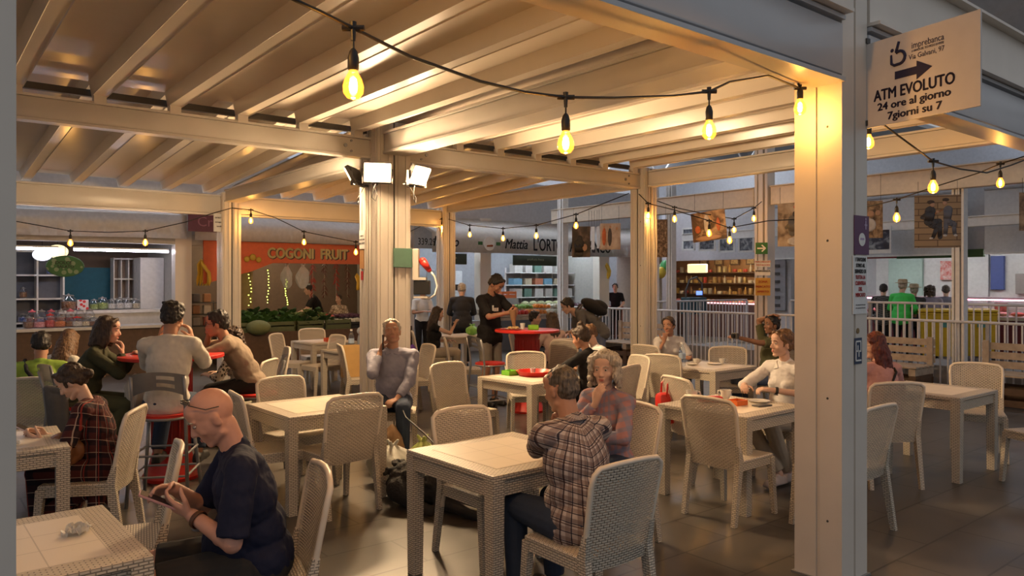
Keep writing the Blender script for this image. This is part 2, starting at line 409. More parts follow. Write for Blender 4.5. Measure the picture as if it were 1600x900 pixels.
# hall roof and high walls -----------------------------------------------
bm = B()
for k in range(7): box(bm, GP(2, -4+k*5.0, 7.4), (50, 3.0, .15), rotm(TH))
struct('ceiling_hall', bm, GREYP)
bm = B(); R = rotm(TH)
box(bm, DP(7.5, 4.2, 3.75), (34, .2, 7.5), R); struct('wall_back', bm, GREYW)
bm = B(); R2 = rotm(TH+math.pi/2)
box(bm, NP(4, 12.0, 2), (30, .2, 4.0), R2); box(bm, NP(2, 12.0, 5.0), (24, .2, 2.0), R2); struct('wall_right', bm, GREYW)
bm = B(); box(bm, DP(-8.5, -2.4, 3.7), (.2, 16, 7.5), R); struct('wall_left', bm, GREYW)
for i in range(6):   # roof trusses of the hall
    bm = B(); b = -3.5+i*3.4
    p0, p1 = GP(-6, b+6, 0), GP(17, b+6, 0)
    for z in (5.2, 6.6): cyl(bm, p0+Zv*z, p1+Zv*z, .05, n=6)
    n = 18
    for k in range(n):
        q0 = p0.lerp(p1, k/n); q1 = p0.lerp(p1, (k+1)/n)
        cyl(bm, q0+Zv*(5.2 if k % 2 else 6.6), q1+Zv*(6.6 if k % 2 else 5.2), .03, n=6)
    o = struct('trim_%d' % (3+i), bm, WHITEP)
SKYFILL = emitm('added_skylight_fill', (.84, .90, 1.0), 6.5)  # unseen glowing panes added in the roof gaps to brighten the stalls behind
for i, b in enumerate((8.5, 13.5, 18.5)):
    bm = B(); box(bm, GP(4, b, 7.36), (30, 1.7, .04), rotm(TH)); struct('window_%d' % (10+i), bm, SKYFILL)  # added fill panes that only share the window numbering
# high window band to the right
CL = emitm('frosted_daylight', (.72, .82, 1.0), 1.1)
for k in range(6):
    bm = B(); box(bm, NP(3.4+k*1.5, 10.6, 6.3), (1.3, .05, 1.5), R2); o = struct('window_%d' % (k+1), bm, CL)
    bm = B()
    for q in (-.7, .7): box(bm, (0, 0, 0), (0, 0, 0)) if False else box(bm, NP(3.4+k*1.5+q, 10.55, 6.3), (.1, .12, 1.6), R2)
    for q in (5.5, 6.3, 7.1): box(bm, NP(3.4+k*1.5, 10.55, q), (1.5, .12, .08), R2)
    obj('window_frame', bm, GREYP, o)
# grey blade walls of the near neighbour bay, seen beyond the arrow sign
bm = B(); box(bm, NP(9.5, 2.0, 4.5), (5.5, .15, .5), rotm(TH+math.pi/2)); box(bm, NP(7.5, .8, 5.6), (7, .15, .35), rotm(TH+math.pi/2))
struct('trim_10', bm, GREYW)
# perforated metal sunscreen near the roof
def perfmat():
    m, t, b = nt('perforated_metal'); b.inputs['Base Color'].default_value = (.35, .35, .36, 1); b.inputs['Roughness'].default_value = .5
    uv = N(t, 'ShaderNodeUVMap'); vo = N(t, 'ShaderNodeTexBrick'); vo.inputs['Scale'].default_value = 1; vo.inputs['Brick Width'].default_value = .10; vo.inputs['Row Height'].default_value = .10; vo.inputs['Mortar Size'].default_value = .03; vo.inputs['Mortar Smooth'].default_value = 0
    t.links.new(uv.outputs[0], vo.inputs[0]); t.links.new(vo.outputs[1], b.inputs['Alpha']); return m
PERF = perfmat()
bm = B(); box(bm, px(1430, -30, 8.5), (3.2, .02, 1.2), rotm(.15, .5)); o = obj('sunscreen_panel', bm, PERF, uv=True)
tag(o, 'perforated metal sunscreen panel high above the arrow sign', 'panel')
bm = B(); box(bm, px(1480, 55, 8.9), (4.2, .05, 1.1), rotm(.1, .9)); struct('trim_11', bm, GREYW)
# railing line: frame posts and long beam --------------------------------
def npost(s, w_, sz, h, label, m=STEEL):
    t = thing('frame_post', label, 'post', NP(s, w_), TH, 'slim posts along the railings')
    bm = B(); box(bm, (0, 0, h/2), (sz, sz*.35, h)); box(bm, (0, sz*.4, h/2), (sz*.9, sz*.2, h)); box(bm, (0, -sz*.4, h/2), (sz*.9, sz*.2, h)); obj('profile', bm, m, t)
    bm = B(); box(bm, (0, 0, .01), (sz+.1, sz+.1, .02)); obj('foot_plate', bm, METG, t)
    return t
npost(-2.66, 0, .2, 3.9, 'pale slim post in front of the greengrocer awning lettering', WHITEP)
EXITP = npost(2.88, 0, .27, 4.2, 'cream post carrying the green arrow sign and the poster')
npost(6.17, .12, .17, 3.2, 'white post between the hanging photo of two seated people and the right blind', WHITEP)
npost(-.39, 1.3, .17, 3.9, 'white slim post left of the shop window with framed pictures', WHITEP)
npost(-.7, 1.1, .14, 3.9, 'second white slim post left of the shop window with framed pictures, just behind the first', WHITEP)
npost(3.6, 1.3, .15, 3.6, 'grey slim post just right of the post with the green arrow sign', GREYW)
CREAM = mat('cream_beam', (.66, .58, .47), .45)
def nbeam(s0, s1, z0, z1, w_, label, m=CREAM, th=.16):
    bm = B(); box(bm, ((0, 0, (z0+z1)/2)), (s1-s0, th, z1-z0), bev=.01); box(bm, (0, 0, z1+.01), (s1-s0, th+.06, .02))
    o = obj('cross_beam', bm, m, loc=NP((s0+s1)/2, w_), rz=TH+math.pi/2); tag(o, label, 'beam', 'long beams above the railings')
nbeam(-3, 2.7, 3.12, 3.45, 0, 'long cream beam left of the post with the green arrow sign')
nbeam(3.05, 8.5, 3.12, 3.45, 0, 'long cream beam right of the post with the green arrow sign')
nbeam(-3, 9, 2.86, 3.06, 5.0, 'white rail crossing the grey blinds in the far right', WHITEP, .08)
# W line: grey wall with blinds / framed pictures
def wbox(name, s0, s1, z0, z1, w_, m, th=.05, **k):
    bm = B(); box(bm, NP((s0+s1)/2, w_, (z0+z1)/2), (s1-s0, th, z1-z0), R2); return obj(name, bm, m, **k)
wbox('wall_panel', -5, 2.6, 2.35, 4.2, 6.5, GREYW, .1, kind='structure')
BLIND = mat('grey_roller_blind', (.60, .60, .61), .8, bump=.1, bscale=20)
for i, (s0, s1, lab) in enumerate(((-.9, .6, 'grey roller blind just right of the post with the green arrow sign'), (.75, 4.1, 'grey roller blind behind the hanging photo of two seated people'), (4.6, 9, 'grey roller blind at the far right edge'))):
    t = thing('roller_blind', lab, 'blind', NP((s0+s1)/2, 5.6), TH+math.pi/2, 'roller blinds on the far right')
    L = s1-s0
    bm = B(); box(bm, (0, 0, 3.0), (L, .012, 1.35)); obj('fabric', bm, BLIND, t)
    bm = B(); cyl(bm, (-L/2, 0, 3.7), (L/2, 0, 3.7), .05); obj('roller', bm, GREYP, t)
    bm = B(); box(bm, (0, 0, 2.31), (L, .04, .04)); obj('bottom_bar', bm, WHITEP, t)
# ================================================================ STRING LIGHTS
BULBG = glassy('amber_bulb_glass', (1, .8, .45), .10, (1.0, .36, .03), 1.5)
FIL = emitm('hot_filament', (1.0, .62, .22), 60)
def catenary(p, q, sag, n=14):
    p = Vector(p); q = Vector(q); return [p.lerp(q, i/n)-Zv*(4*sag*(i/n)*(1-i/n)) for i in range(n+1)]
def string(label, pts, bulbs, drop=.16, watt=6, r=.005, s=1.0, light=True):
    """cable through pts; a bulb hangs at every index in bulbs (a point)"""
    t = thing('string_light', label, 'string lights', pts[0], 0, 'strings of bulbs')
    o0 = Vector(pts[0]); bm = B(); tube(bm, [Vector(p)-o0 for p in pts], r, 6); obj('cable', bm, RUBB, t, smooth=True)
    for b_ in bulbs:
        p = Vector(b_)-o0; dr = drop*s
        bm = B(); cyl(bm, p-Vector((.035*s, 0, 0)), p+Vector((.035*s, 0, 0)), .010*s, n=8); cyl(bm, p+Zv*.02*s, p-Zv*.04*s, .011*s, .007*s, n=8)
        cyl(bm, p, p-Zv*dr, .003*s+.001, n=6); obj('drop_cord', bm, RUBB, t)
        q = p-Zv*dr
        bm = B(); lathe(bm, [(.006*s, .01*s), (.013*s, 0), (.018*s, -.02*s), (.018*s, -.055*s), (.014*s, -.06*s)], q, 12); obj('socket', bm, RUBB, t, smooth='auto')
        c = q-Zv*.055*s
        bm = B(); lathe(bm, [(.013*s, 0), (.016*s, -.012*s), (.028*s, -.034*s), (.034*s, -.056*s), (.032*s, -.076*s), (.020*s, -.092*s), (.001, -.098*s)], c, 16); bb = obj('bulb', bm, BULBG, t, smooth=True)
        bm = B(); lathe(bm, [(.001, -.024*s), (.011*s, -.032*s), (.014*s, -.055*s), (.011*s, -.074*s), (.001, -.08*s)], c, 10); obj('filament', bm, FIL, bb, smooth=True)
        if light:
            l = bpy.data.lights.new('bulb_glow', 'POINT'); l.energy = watt*BULB_W; l.color = (1, .46, .10); l.shadow_soft_size = .02
            lo = bpy.data.objects.new('bulb_glow', l); COL.objects.link(lo); lo.location = Vector(b_)-Zv*(dr+.17*s)
b1, b2, b3 = px(552, 44, 2.40), px(884, 152, 3.02), px(1108, 143, 3.55)
b4 = px(1250, 138, 4.28)
string('nearest string of bulbs sagging under the big beam to the wide foreground post',
       [Vector((-1.38, 1.98, 3.0)), Vector((-1.0, 2.12, 2.86)), px(452, -4, 2.18), px(500, 18, 2.28), b1, px(640, 88, 2.6), px(750, 127, 2.8), px(820, 144, 2.9), b2, px(960, 153, 3.2), px(1050, 150, 3.4), b3, px(1140, 128, 3.7), px(1200, 118, 4.0), b4], [Vector((-1.0, 2.12, 2.86)), b1, b2, b3], .075, 9, .006)
string('single bulb hanging from the beam against the wide foreground post', [b4+Vector((-.02, 0, .05)), b4], [b4], .0, 5, .006)
c1, c2 = px(1357, 195, 4.7), px(1458, 252, 5.2)
string('string of bulbs leaving the back of the arrow sign towards the right edge',
       [px(1382, 196, 4.7), c2, px(1500, 264, 5.5), px(1542, 270, 5.7), px(1580, 258, 5.9), px(1640, 235, 6.1)], [c2], .07, 8, .006)
string('short string with one bulb beside the edge of the wide foreground post', [px(1350, 188, 4.75), c1], [c1], .0, 6, .004)
d1, d2 = px(1401, 312, 7.5), px(1563, 256, 7.0)
string('string of bulbs rising to the right edge behind the hanging photos',
       [px(1240, 345, 9), px(1320, 332, 8.3), d1, px(1460, 292, 7.4), px(1530, 270, 7.1), d2, px(1620, 238, 6.8)], [d1, d2], .07, 8, .006)
e0 = px(985, 302, 11.3)
def ystr(label, seq, bl, Y0, Y1, n=6, w_=7):
    P = []
    for i, (x, y) in enumerate(seq): P.append(px(x, y, Y0+(Y1-Y0)*i/(len(seq)-1)))
    string(label, P, [P[i] for i in bl], .05, w_, .008, 1.15)
ystr('string of three bulbs from the post behind the curly-haired woman to the right', [(998, 303), (1013, 318), (1053, 328), (1108, 345), (1140, 356), (1200, 345), (1243, 343)], [1, 3, 4], 11.2, 11.0)
ystr('string of bulbs crossing in front of the cream post with the green arrow sign', [(998, 303), (1054, 324), (1100, 334), (1147, 342), (1178, 325), (1190, 315)], [1, 3, 4], 11.4, 13.6)
ystr('string of bulbs across the greengrocer awning', [(692, 340), (734, 352), (786, 357), (838, 352), (900, 335), (983, 302)], [1, 2, 3, 4], 15.6, 11.45)
ystr('string with one bulb at the amber lit farthest canopy post', [(640, 362), (665, 350), (691, 342)], [2], 15.2, 15.4, w_=16)
ystr('string of two bulbs under the white awning of the sweet stall', [(20, 345), (60, 352), (110, 361), (170, 363), (227, 361), (290, 347), (330, 334), (362, 325)], [2, 4], 11.2, 12.4)
ystr('string of bulbs from the cream post over the orange fruit stall sign', [(362, 325), (392, 328), (430, 340), (475, 362), (520, 371), (556, 378)], [1, 3, 5], 12.6, 13.4)
# ================================================================ FLOODLIGHTS
def flood(label, loc, ang, tilt, power, w_=.27, h_=.19):
    t = thing('floodlight', label, 'floodlight', loc, ang, 'floodlights on the post cluster'); R = rotm(0, tilt)
    def tr(bm_): bmesh.ops.transform(bm_, matrix=R, verts=bm_.verts); return bm_
    bm = B(); box(bm, (0, -.03, 0), (w_+.03, .05, h_+.03), bev=.008)
    for k in range(7): box(bm, (-w_/2+.03+k*w_/7, -.06, 0), (.008, .03, h_*.8))
    obj('housing', tr(bm), DARKM, t)
    bm = B(); box(bm, (0, .0, 0), (w_, .012, h_)); obj('lamp_panel', tr(bm), emitm('floodlight_panel', (1.0, .68, .38), power), t)
    bm = B(); box(bm, (-w_/2-.025, -.05, -.03), (.01, .03, .16)); box(bm, (w_/2+.025, -.05, -.03), (.01, .03, .16)); box(bm, (0, -.10, -.10), (w_+.06, .03, .01)); cyl(bm, (0, -.18, -.1), (0, -.08, -.1), .015); obj('bracket', bm, DARKM, t)
    bm = B(); tube(bm, [(0, -.08, -.08), (.04, -.06, -.16), (.06, -.05, -.26), (.02, -.05, -.3), (.0, -.06, -.24), (.05, -.12, -.1)], .005, 6); obj('lead', bm, RUBB, t)
def dirang(v): return math.atan2(v.y, v.x)-math.pi/2
flood('floodlight on the post cluster shining towards the front tables', px(590, 270, 8.14), dirang(-px(590, 450, 8.14)*Vector((1, 1, 0)))+.05, -.35, FLOOD)
flood('floodlight on the post cluster tilted to the right', px(657, 275, 8.3), math.radians(-35)-math.pi/2+.1, -.45, FLOOD*.9)
flood('floodlight on the post cluster turned to the left, seen from behind', px(551, 277, 8.5), math.radians(172)-math.pi/2, -.5, FLOOD*.8)
# ================================================================ CHAIRS
def make_chair(name, label, bmat):
    t = thing(name, label, 'chair')
    # seat
    bm = B(); box(bm, (0, 0, .435), (.44, .44, .03), bev=.012)
    obj('seat', bm, CHAIRM, t, uv=True)
    bm = B()
    for s in (-1, 1): box(bm, (s*.205, 0, .40), (.028, .40, .05))
    box(bm, (0, .205, .40), (.40, .028, .05)); box(bm, (0, -.195, .40), (.40, .028, .05)); obj('apron', bm, CHAIRM, t, uv=True)
    # backrest: curved panel
    bm = B(); nx, nz = 12, 14; fr = []; bk = []
    def pt(i, k, dy):
        z = .38+.49*k/nz; q = (i/nx)*2-1; hw = .205+.022*(k/nz)
        if k >= nz-2: hw -= (0, .012, .04)[k-nz+2]
        y = -.205-.085*((z-.38)/.49)**1.1 - .022*(1-q*q) + .0
        zz = z + (.010*(1-q*q) if k == nz else 0)
        return bm.verts.new((q*hw, y+dy, zz))
    for k in range(nz+1):
        fr.append([pt(i, k, .008) for i in range(nx+1)]); bk.append([pt(i, k, -.008) for i in range(nx+1)])
    for k in range(nz):
        for i in range(nx):
            bm.faces.new((fr[k][i], fr[k][i+1], fr[k+1][i+1], fr[k+1][i])); bm.faces.new((bk[k][i], bk[k+1][i], bk[k+1][i+1], bk[k][i+1]))
    for k in range(nz):
        for i in (0, nx): bm.faces.new((fr[k][i], fr[k+1][i], bk[k+1][i], bk[k][i]))
    for i in range(nx):
        for k in (0, nz): bm.faces.new((fr[k][i], bk[k][i], bk[k][i+1], fr[k][i+1]))
    obj('backrest', bm, bmat, t, smooth='auto', uv=True)
    # smooth rim round the back
    bm = B(); pts = []
    for k in range(0, nz-1): z = .30+.49*k/nz+.08*k/nz; h_ = (z-.38)/.49; pts.append((-.210-.022*max(h_, 0), -.200-.09*max(h_, 0)**1.1, z))
    L = pts+[(-.222, -.288, .845), (-.19, -.292, .872), (-.10, -.306, .882), (0, -.312, .885), (.10, -.306, .882), (.19, -.292, .872), (.222, -.288, .845)]+[(-x, y, z) for x, y, z in pts[::-1]]
    tube(bm, L, .014, 8); obj('back_frame', bm, RESIN, t, smooth=True)
    for s in (-1, 1):
        bm = B(); taper(bm, (s*.212, -.275, 0), (s*.208, -.205, .44), (.032, .036), (.04, .055)); taper(bm, (s*.208, -.205, .44), (s*.215, -.23, .56), (.04, .055), (.03, .03)); obj('leg', bm, CHAIRM, t, uv=True)
        bm = B(); taper(bm, (s*.218, .235, 0), (s*.205, .20, .425), (.032, .034), (.042, .05)); obj('leg', bm, CHAIRM, t, uv=True)
    return t
proto = [None]
def chair(x, y, ang, label, group='white woven chairs', z=0, tilt=None):
    if proto[0] is None:
        proto[0] = make_chair('woven_chair', label, CHAIRH); proto[0]['group'] = group; t = proto[0]; t.location = (x, y, z); t.rotation_euler = (0, 0, math.radians(ang-90)); return t
    return dup(proto[0], (x, y, z), math.radians(ang-90), label, group)
def chb(xp, yp, ang, label, **k):      # from the pixel of the middle of its top rail
    p = pz(xp, yp, .87); a = math.radians(ang); return chair(p.x+.29*math.cos(a), p.y+.29*math.sin(a), ang, label, **k)
chb(983, 724, 128, 'nearest white woven chair, its back to us, under the man in the checked shirt')
chb(720, 641, -50, 'empty white woven chair pushed in at the far side of the large front table')
chb(699, 569, -44, 'empty white woven chair behind the front table, beside the black dog')
chb(556, 620, 132, 'white woven chair seen from behind at the empty left table')
chb(438, 592, -42, 'white woven chair on the far side of the empty left table')
chair(-1.82, 5.80, 32, 'white woven chair tucked under the left side of the empty left table')
chb(422, 564, 176, 'white woven chair the woman in the leopard print sits on')
chb(449, 545, 205, 'white woven chair with its side to us behind the leopard print woman')
chb(431, 523, -10, 'white woven chair to the left of the table with the red box')
chb(487, 515, -60, 'white woven chair behind the table with the red box')
chb(528, 525, 225, 'white woven chair on the right of the table with the red box')
chb(531, 540, 22, 'white woven chair with a brown paper bag leaning on it')
chair(-1.17, 7.46, -84, 'white woven chair the man on the phone sits on')
chb(670, 540, -150, 'shaded white woven chair directly right of the man on the phone')
chb(696, 530, 5, 'white woven chair seen edge-on beside the trousers of the seated woman in black')
chair(-1.36, 12.6, 10, 'white woven chair the long-haired woman in black sits on')
chb(822, 552, -84, 'white woven chair with a black bag on its seat behind the red tray table')
chair(.93, 7.62, 145, 'white woven chair under the woman with the dark bun')
chb(1034, 556, 52, 'white woven chair with its back to us in front of the water bottle table')
chb(1008, 541, 40, 'white woven chair the woman resting her chin sits on')
chb(1137, 544, -100, 'empty white woven chair behind the water bottle table')
chb(1056, 592, 22, 'white woven chair holding the red handbag')
chb(1105, 624, 40, 'white woven chair with its back to us at the table with two cups')
chair(2.30, 5.30, 128, 'white woven chair half hidden by the wide foreground post')
chair(3.16, 6.5, 92, 'white woven chair under the red-haired woman')
chb(1525, 570, -118, 'empty white woven chair behind the table on the right')
chair(4.5, 6.35, 196, 'white woven chair cut off by the right edge')
chair(-1.12, 3.26, 205, 'white woven chair under the bald man')
chb(277, 700, 206, 'empty white woven chair in front of the bald man, seen edge-on')
chair(-2.76, 4.92, 190, 'white woven chair under the woman in the tartan dress')
chb(55, 593, 100, 'white woven chair at the far left behind the tartan dress woman')
chair(.62, 5.0, 215, 'white woven chair under the woman with curly grey hair')
chair(2.44, 6.62, 215, 'white woven chair under the woman in the white blouse')
chair(3.15, 9.3, 215, 'white woven chair under the man holding up a camera')
chb(882, 534, -125, 'white woven chair between the red bar table and the dark bun woman')
chair(.62, 11.12, 118, 'white woven chair under the woman in the pale pink top')
chair(.28, 12.1, -10, 'white woven chair under the dark-haired woman beyond the red bar table')
chb(1000, 558, 200, 'shaded white woven chair behind the post of the curly-haired woman')
# ================================================================ TABLES
def make_table():
    t = thing('woven_table', '', 'table'); S = .82
    bm = B(); box(bm, (0, 0, .712), (S, S, .032), bev=.006); obj('tabletop', bm, CHAIRM, t, uv=True)
    m, tt, b = nt('smooth_table_inlay'); b.inputs['Roughness'].default_value = .3
    tc = N(tt, 'ShaderNodeTexCoord'); br = N(tt, 'ShaderNodeTexBrick'); br.offset = 0; br.inputs['Scale'].default_value = 1; br.inputs['Brick Width'].default_value = .1967; br.inputs['Row Height'].default_value = .1967; br.inputs['Mortar Size'].default_value = .0025
    br.inputs['Color1'].default_value = br.inputs['Color2'].default_value = (.80, .72, .60, 1); br.inputs['Mortar'].default_value = (.56, .50, .41, 1)
    mp = N(tt, 'ShaderNodeMapping'); mp.inputs['Location'].default_value = (.295, .295, 0); tt.links.new(tc.outputs['Object'], mp.inputs[0]); tt.links.new(mp.outputs[0], br.inputs[0]); tt.links.new(br.outputs[0], b.inputs['Base Color'])
    bm = B(); box(bm, (0, 0, .727), (.60, .60, .005)); obj('inlay', bm, m, t)
    bm = B(); e = S/2-.03
    for s in (-1, 1): box(bm, (0, s*e, .655), (S-.03, .03, .085)); box(bm, (s*e, 0, .655), (.03, S-.03, .085))
    obj('apron', bm, CHAIRM, t, uv=True)
    for s in (-1, 1):
        for q in (-1, 1):
            bm = B(); taper(bm, (s*(S/2-.038), q*(S/2-.038), 0), (s*(S/2-.038), q*(S/2-.038), .70), (.064, .064), (.076, .076)); obj('leg', bm, CHAIRM, t, uv=True)
    return t
tproto = [None]
def table(x, y, ang, label):
    if tproto[0] is None: tproto[0] = make_table()
    else: return dup(tproto[0], (x, y, 0), math.radians(ang), label, 'white woven tables')
    t = tproto[0]; t['label'] = label; t['group'] = 'white woven tables'; t.location = (x, y, 0); t.rotation_euler = (0, 0, math.radians(ang)); return t
table(-.045, 4.40, 40, 'large empty white woven table at the front, with the man in the checked shirt')
table(-1.57, 6.06, 40, 'empty white woven table in front of the man on the phone')
table(-3.10, 12.5, 40, 'white woven table with a small red box')
table(-2.2, 10.9, 40, 'white woven table with a bottle beside the floodlight post')
table(-.95, 13.8, 40, 'white woven table with a green bag behind the standing man')
table(.22, 7.81, 42, 'white woven table with the red tray')
table(2.28, 8.85, 40, 'white woven table with the water bottle')
table(1.755, 6.06, 40, 'white woven table with two cups in front of the woman in the white blouse')
table(3.86, 6.96, 38, 'white woven table beside the red-haired woman')
table(-1.87, 2.78, 40, 'white woven table in the bottom left corner with a crumpled napkin')
table(-3.22, 4.62, 36, 'white woven table at the left edge in front of the tartan dress woman')
# ================================================================ BAR TABLES AND STOOLS
def bartable(x, y, label, r=.43, z=1.08):
    t = thing('bar_table', label, 'table', (x, y, 0), 0, 'red bar tables')
    bm = B(); lathe(bm, [(.001, z-.035), (r-.01, z-.035), (r, z-.028), (r, z-.006), (r-.008, z), (.001, z)], n=40); obj('tabletop', bm, REDP, t, smooth='auto')
    bm = B(); n = 28; prof = [(.15, .22), (.16, .26), (.16, z-.12), (.18, z-.036)]
    lathe(bm, prof, n=n)
    for k in range(16):
        a = k*math.pi/8; cyl(bm, (.158*math.cos(a), .158*math.sin(a), .28), (.158*math.cos(a), .158*math.sin(a), z-.13), .010, n=6)
    obj('column', bm, mat('dark_red_plastic', (.36, .02, .015), .4), t, smooth='auto')
    bm = B(); lathe(bm, [(.23, 0), (.24, .03), (.19, .12), (.155, .24)], n=28); obj('base', bm, REDP, t, smooth='auto')
bartable(.20, 9.98, 'round red bar table in front of the standing man in black')
bartable(-2.98, 6.62, 'round red bar table at which three people sit on stools at the left')
def make_stool():
    t = thing('bar_stool', '', 'stool')
    bm = B(); prism(bm, [(.19*math.cos(a*math.pi/12), .19*math.sin(a*math.pi/12)) for a in range(24)], .655, .68); obj('seat', bm, REDP, t, smooth='auto')
    bm = B(); lathe(bm, [(.195, .64), (.2, .65), (.195, .66)], n=24); obj('seat_ring', bm, METG, t)
    for s in (-1, 1):
        bm = B(); tube(bm, [(s*.22, -.24, 0), (s*.19, -.18, .65), (s*.19, -.20, .85), (s*.19, -.235, .99)], .014, 8); obj('leg', bm, METG, t, smooth=True)
        bm = B(); tube(bm, [(s*.22, .22, 0), (s*.16, .13, .65)], .014, 8); obj('leg', bm, METG, t, smooth=True)
    bm = B()
    for z in (.22, .38):
        k = .22-.04*z/.65
        for a, b_ in (((-k, k-.02), (k, k-.02)), ((-k, -k-.01), (k, -k-.01)), ((-k, -k), (-k, k-.02)), ((k, -k), (k, k-.02))): cyl(bm, (*a, z), (*b_, z), .009, n=8)
    obj('footrest', bm, METG, t)
    # bent back panel with three slots
    bm = B(); n = 16
    rows = []
    for i in range(n+1):
        q = i/n*2-1; x = q*.20; y = -.20-.045*(1-q*q); top = 1.0+.03*(1-q*q); bot = .86-.03+.06*(1-q*q)
        rows.append([bm.verts.new((x, y-.03*(z-.85)/.15, z)) for z in (bot, bot+.2*(top-bot), bot+.4*(top-bot), bot+.6*(top-bot), bot+.8*(top-bot), top)])
    fs = []
    for i in range(n):
        for k in range(5):
            if 8 <= i < 13 and k in (1, 3): continue
            bm.faces.new((rows[i][k], rows[i+1][k], rows[i+1][k+1], rows[i][k+1]))
    bmesh.ops.solidify(bm, geom=bm.faces[:], thickness=.008); obj('backrest', bm, METG, t, smooth='auto')
    return t
sp = make_stool()
def stool(x, y, ang, label, first=[True]):
    a = math.radians(ang-90)
    if first[0]: first[0] = False; sp.location = (x, y, 0); sp.rotation_euler = (0, 0, a); sp['label'] = label; sp['group'] = 'metal bar stools'; return
    dup(sp, (x, y, 0), a, label, 'metal bar stools')
stool(-2.74, 5.98, 100, 'bar stool under the man in the white shirt, slotted grey back towards us')
stool(-3.66, 6.35, 20, 'bar stool under the woman in the dark green jacket')
stool(-2.38, 7.05, 200, 'bar stool under the man in the beige shirt')
stool(-.28, 9.65, 30, 'bar stool beside the standing man in black')
# ================================================================ PEOPLE
SK = dict(pale=(.62, .36, .25), tan=(.46, .24, .15), light=(.66, .42, .31), dark=(.28, .14, .08), red=(.60, .33, .25))
def skin(k): return mat('skin_'+k, SK[k], .5, noise=.06, nscale=20, spec=.4)
EYEW = mat('eye_white', (.50, .46, .42), .3, noise=0); IRIS = mat('iris', (.03, .02, .015), .2, noise=0)
LIPS = mat('lips', (.45, .14, .10), .5, noise=0)
LENS = glassy('lens', (1, 1, 1), .12)
HB = hairmat('hair_black', (.006, .005, .005), (.03, .022, .018)); HDB = hairmat('hair_dark_brown', (.02, .011, .007), (.07, .04, .022))
HBR = hairmat('hair_light_brown', (.07, .035, .018), (.24, .13, .06)); HG = hairmat('hair_grey', (.26, .23, .19), (.62, .56, .46)); HRED = hairmat('hair_dark_red', (.05, .008, .005), (.16, .03, .015))
HGB = hairmat('hair_grey_brown', (.035, .028, .022), (.16, .13, .10))
def remesh(o, vox, sm=3, fac=.6):
    r = o.modifiers.new('r', 'REMESH'); r.mode = 'VOXEL'; r.voxel_size = vox; r.use_smooth_shade = True
    if sm: s = o.modifiers.new('s', 'SMOOTH'); s.factor = fac; s.iterations = sm
def ik(a, b, l1, l2, pole):
    a = Vector(a); b = Vector(b); d = b-a; L = d.length
    if L > (l1+l2)*.995: b = a+d.normalized()*(l1+l2)*.995; d = b-a; L = d.length
    x = (l1*l1-l2*l2+L*L)/(2*L); h = math.sqrt(max(l1*l1-x*x, 1e-6)); n = d.normalized(); p = Vector(pole)-n*Vector(pole).dot(n); p.normalize()
    return a+n*x+p*h, b
def hand(bm, wr, d, nrm, side, curl=.5, sc=1., fat=1., spread=.1):
    d = Vector(d).normalized(); nrm = Vector(nrm); nrm = (nrm-d*nrm.dot(d)).normalized(); ax = d.cross(nrm)*side   # ax points to the thumb side
    wr = Vector(wr)
    for q in (-1.2, -.4, .4, 1.2):
        cap(bm, wr+d*.012*sc+ax*.011*q*sc, .015*sc, wr+d*.080*sc+ax*.021*q*sc, .0115*sc)
    cap(bm, wr-d*.01, .023*sc, wr+d*.03*sc, .02*sc)
    for q, L, k in ((1.25, .070, .9), (.42, .080, 1.), (-.42, .074, 1.05), (-1.25, .058, 1.15)):
        p = wr+d*.082*sc+ax*.021*q*sc; dd = (d+ax*spread*q*.6).normalized(); c = curl*k
        for i, f in enumerate((.45, .31, .24)):
            ang = c*(.5+.75*i)
            v = dd*math.cos(ang)+nrm*math.sin(ang); p2 = p+v*L*f*sc; cap(bm, p, (.0092-.0009*i)*sc*fat, p2, (.0086-.0009*i)*sc*fat, 10); p = p2
    p = wr+d*.022*sc+ax*.024*sc; v = (d*.62+ax*.75+nrm*.35).normalized(); p2 = p+v*.045*sc; cap(bm, p, .0135*sc, p2, .011*sc, 10)
    v2 = (d*.85+ax*.25+nrm*(.3+.4*curl)).normalized(); p3 = p2+v2*.032*sc; cap(bm, p2, .0105*sc*fat, p3, .0095*sc*fat, 10); cap(bm, p3, .0095*sc*fat, p3+(v2*.8+nrm*.3)*.022*sc, .0078*sc*fat, 10)
    return wr+d*.09*sc+nrm*.03*sc
def headm(bm, M, female=False, fat=1.):
    """head in its own frame M: +y is the face"""
    def E(c, r, R=None): sph(bm, M @ Vector(c), r, M.to_3x3().to_4x4() @ (R or Matrix()), 3)
    def C(p, r1, q, r2): cap(bm, M @ Vector(p), r1, M @ Vector(q), r2, 10)
    j = .92 if female else 1.
    E((0, -.012, .028), (.076, .095, .090)); E((0, .012, -.02), (.066*fat, .078, .085)); E((0, .022, -.062), (.050*j*fat, .060, .052)); E((0, .062, -.098), (.024*j, .022, .020))
    for s in (-1, 1):
        C((s*.045*j*fat, .0, -.075), .020, (s*.012, .066, -.100), .016); E((s*.040, .058, -.030), (.022, .020, .022))
        C((s*.014, .083, .026), .009, (s*.044, .070, .024), .009)
        E((s*.077, -.010, -.018), (.009, .018, .030), rotm(0, -.25)); E((s*.080, -.014, -.004), (.010, .016, .016))
    C((0, .082, .012), .009, (0, .104, -.026), .011); E((0, .103, -.030), (.013, .013, .010)); E((-.012, .093, -.034), (.008, .010, .008)); E((.012, .093, -.034), (.008, .010, .008))
    C((-.018, .078, -.058), .010, (.018, .078, -.058), .010); C((-.014, .078, -.072), .010, (.014, .078, -.072), .010); E((0, .055, .055), (.055, .035, .04))
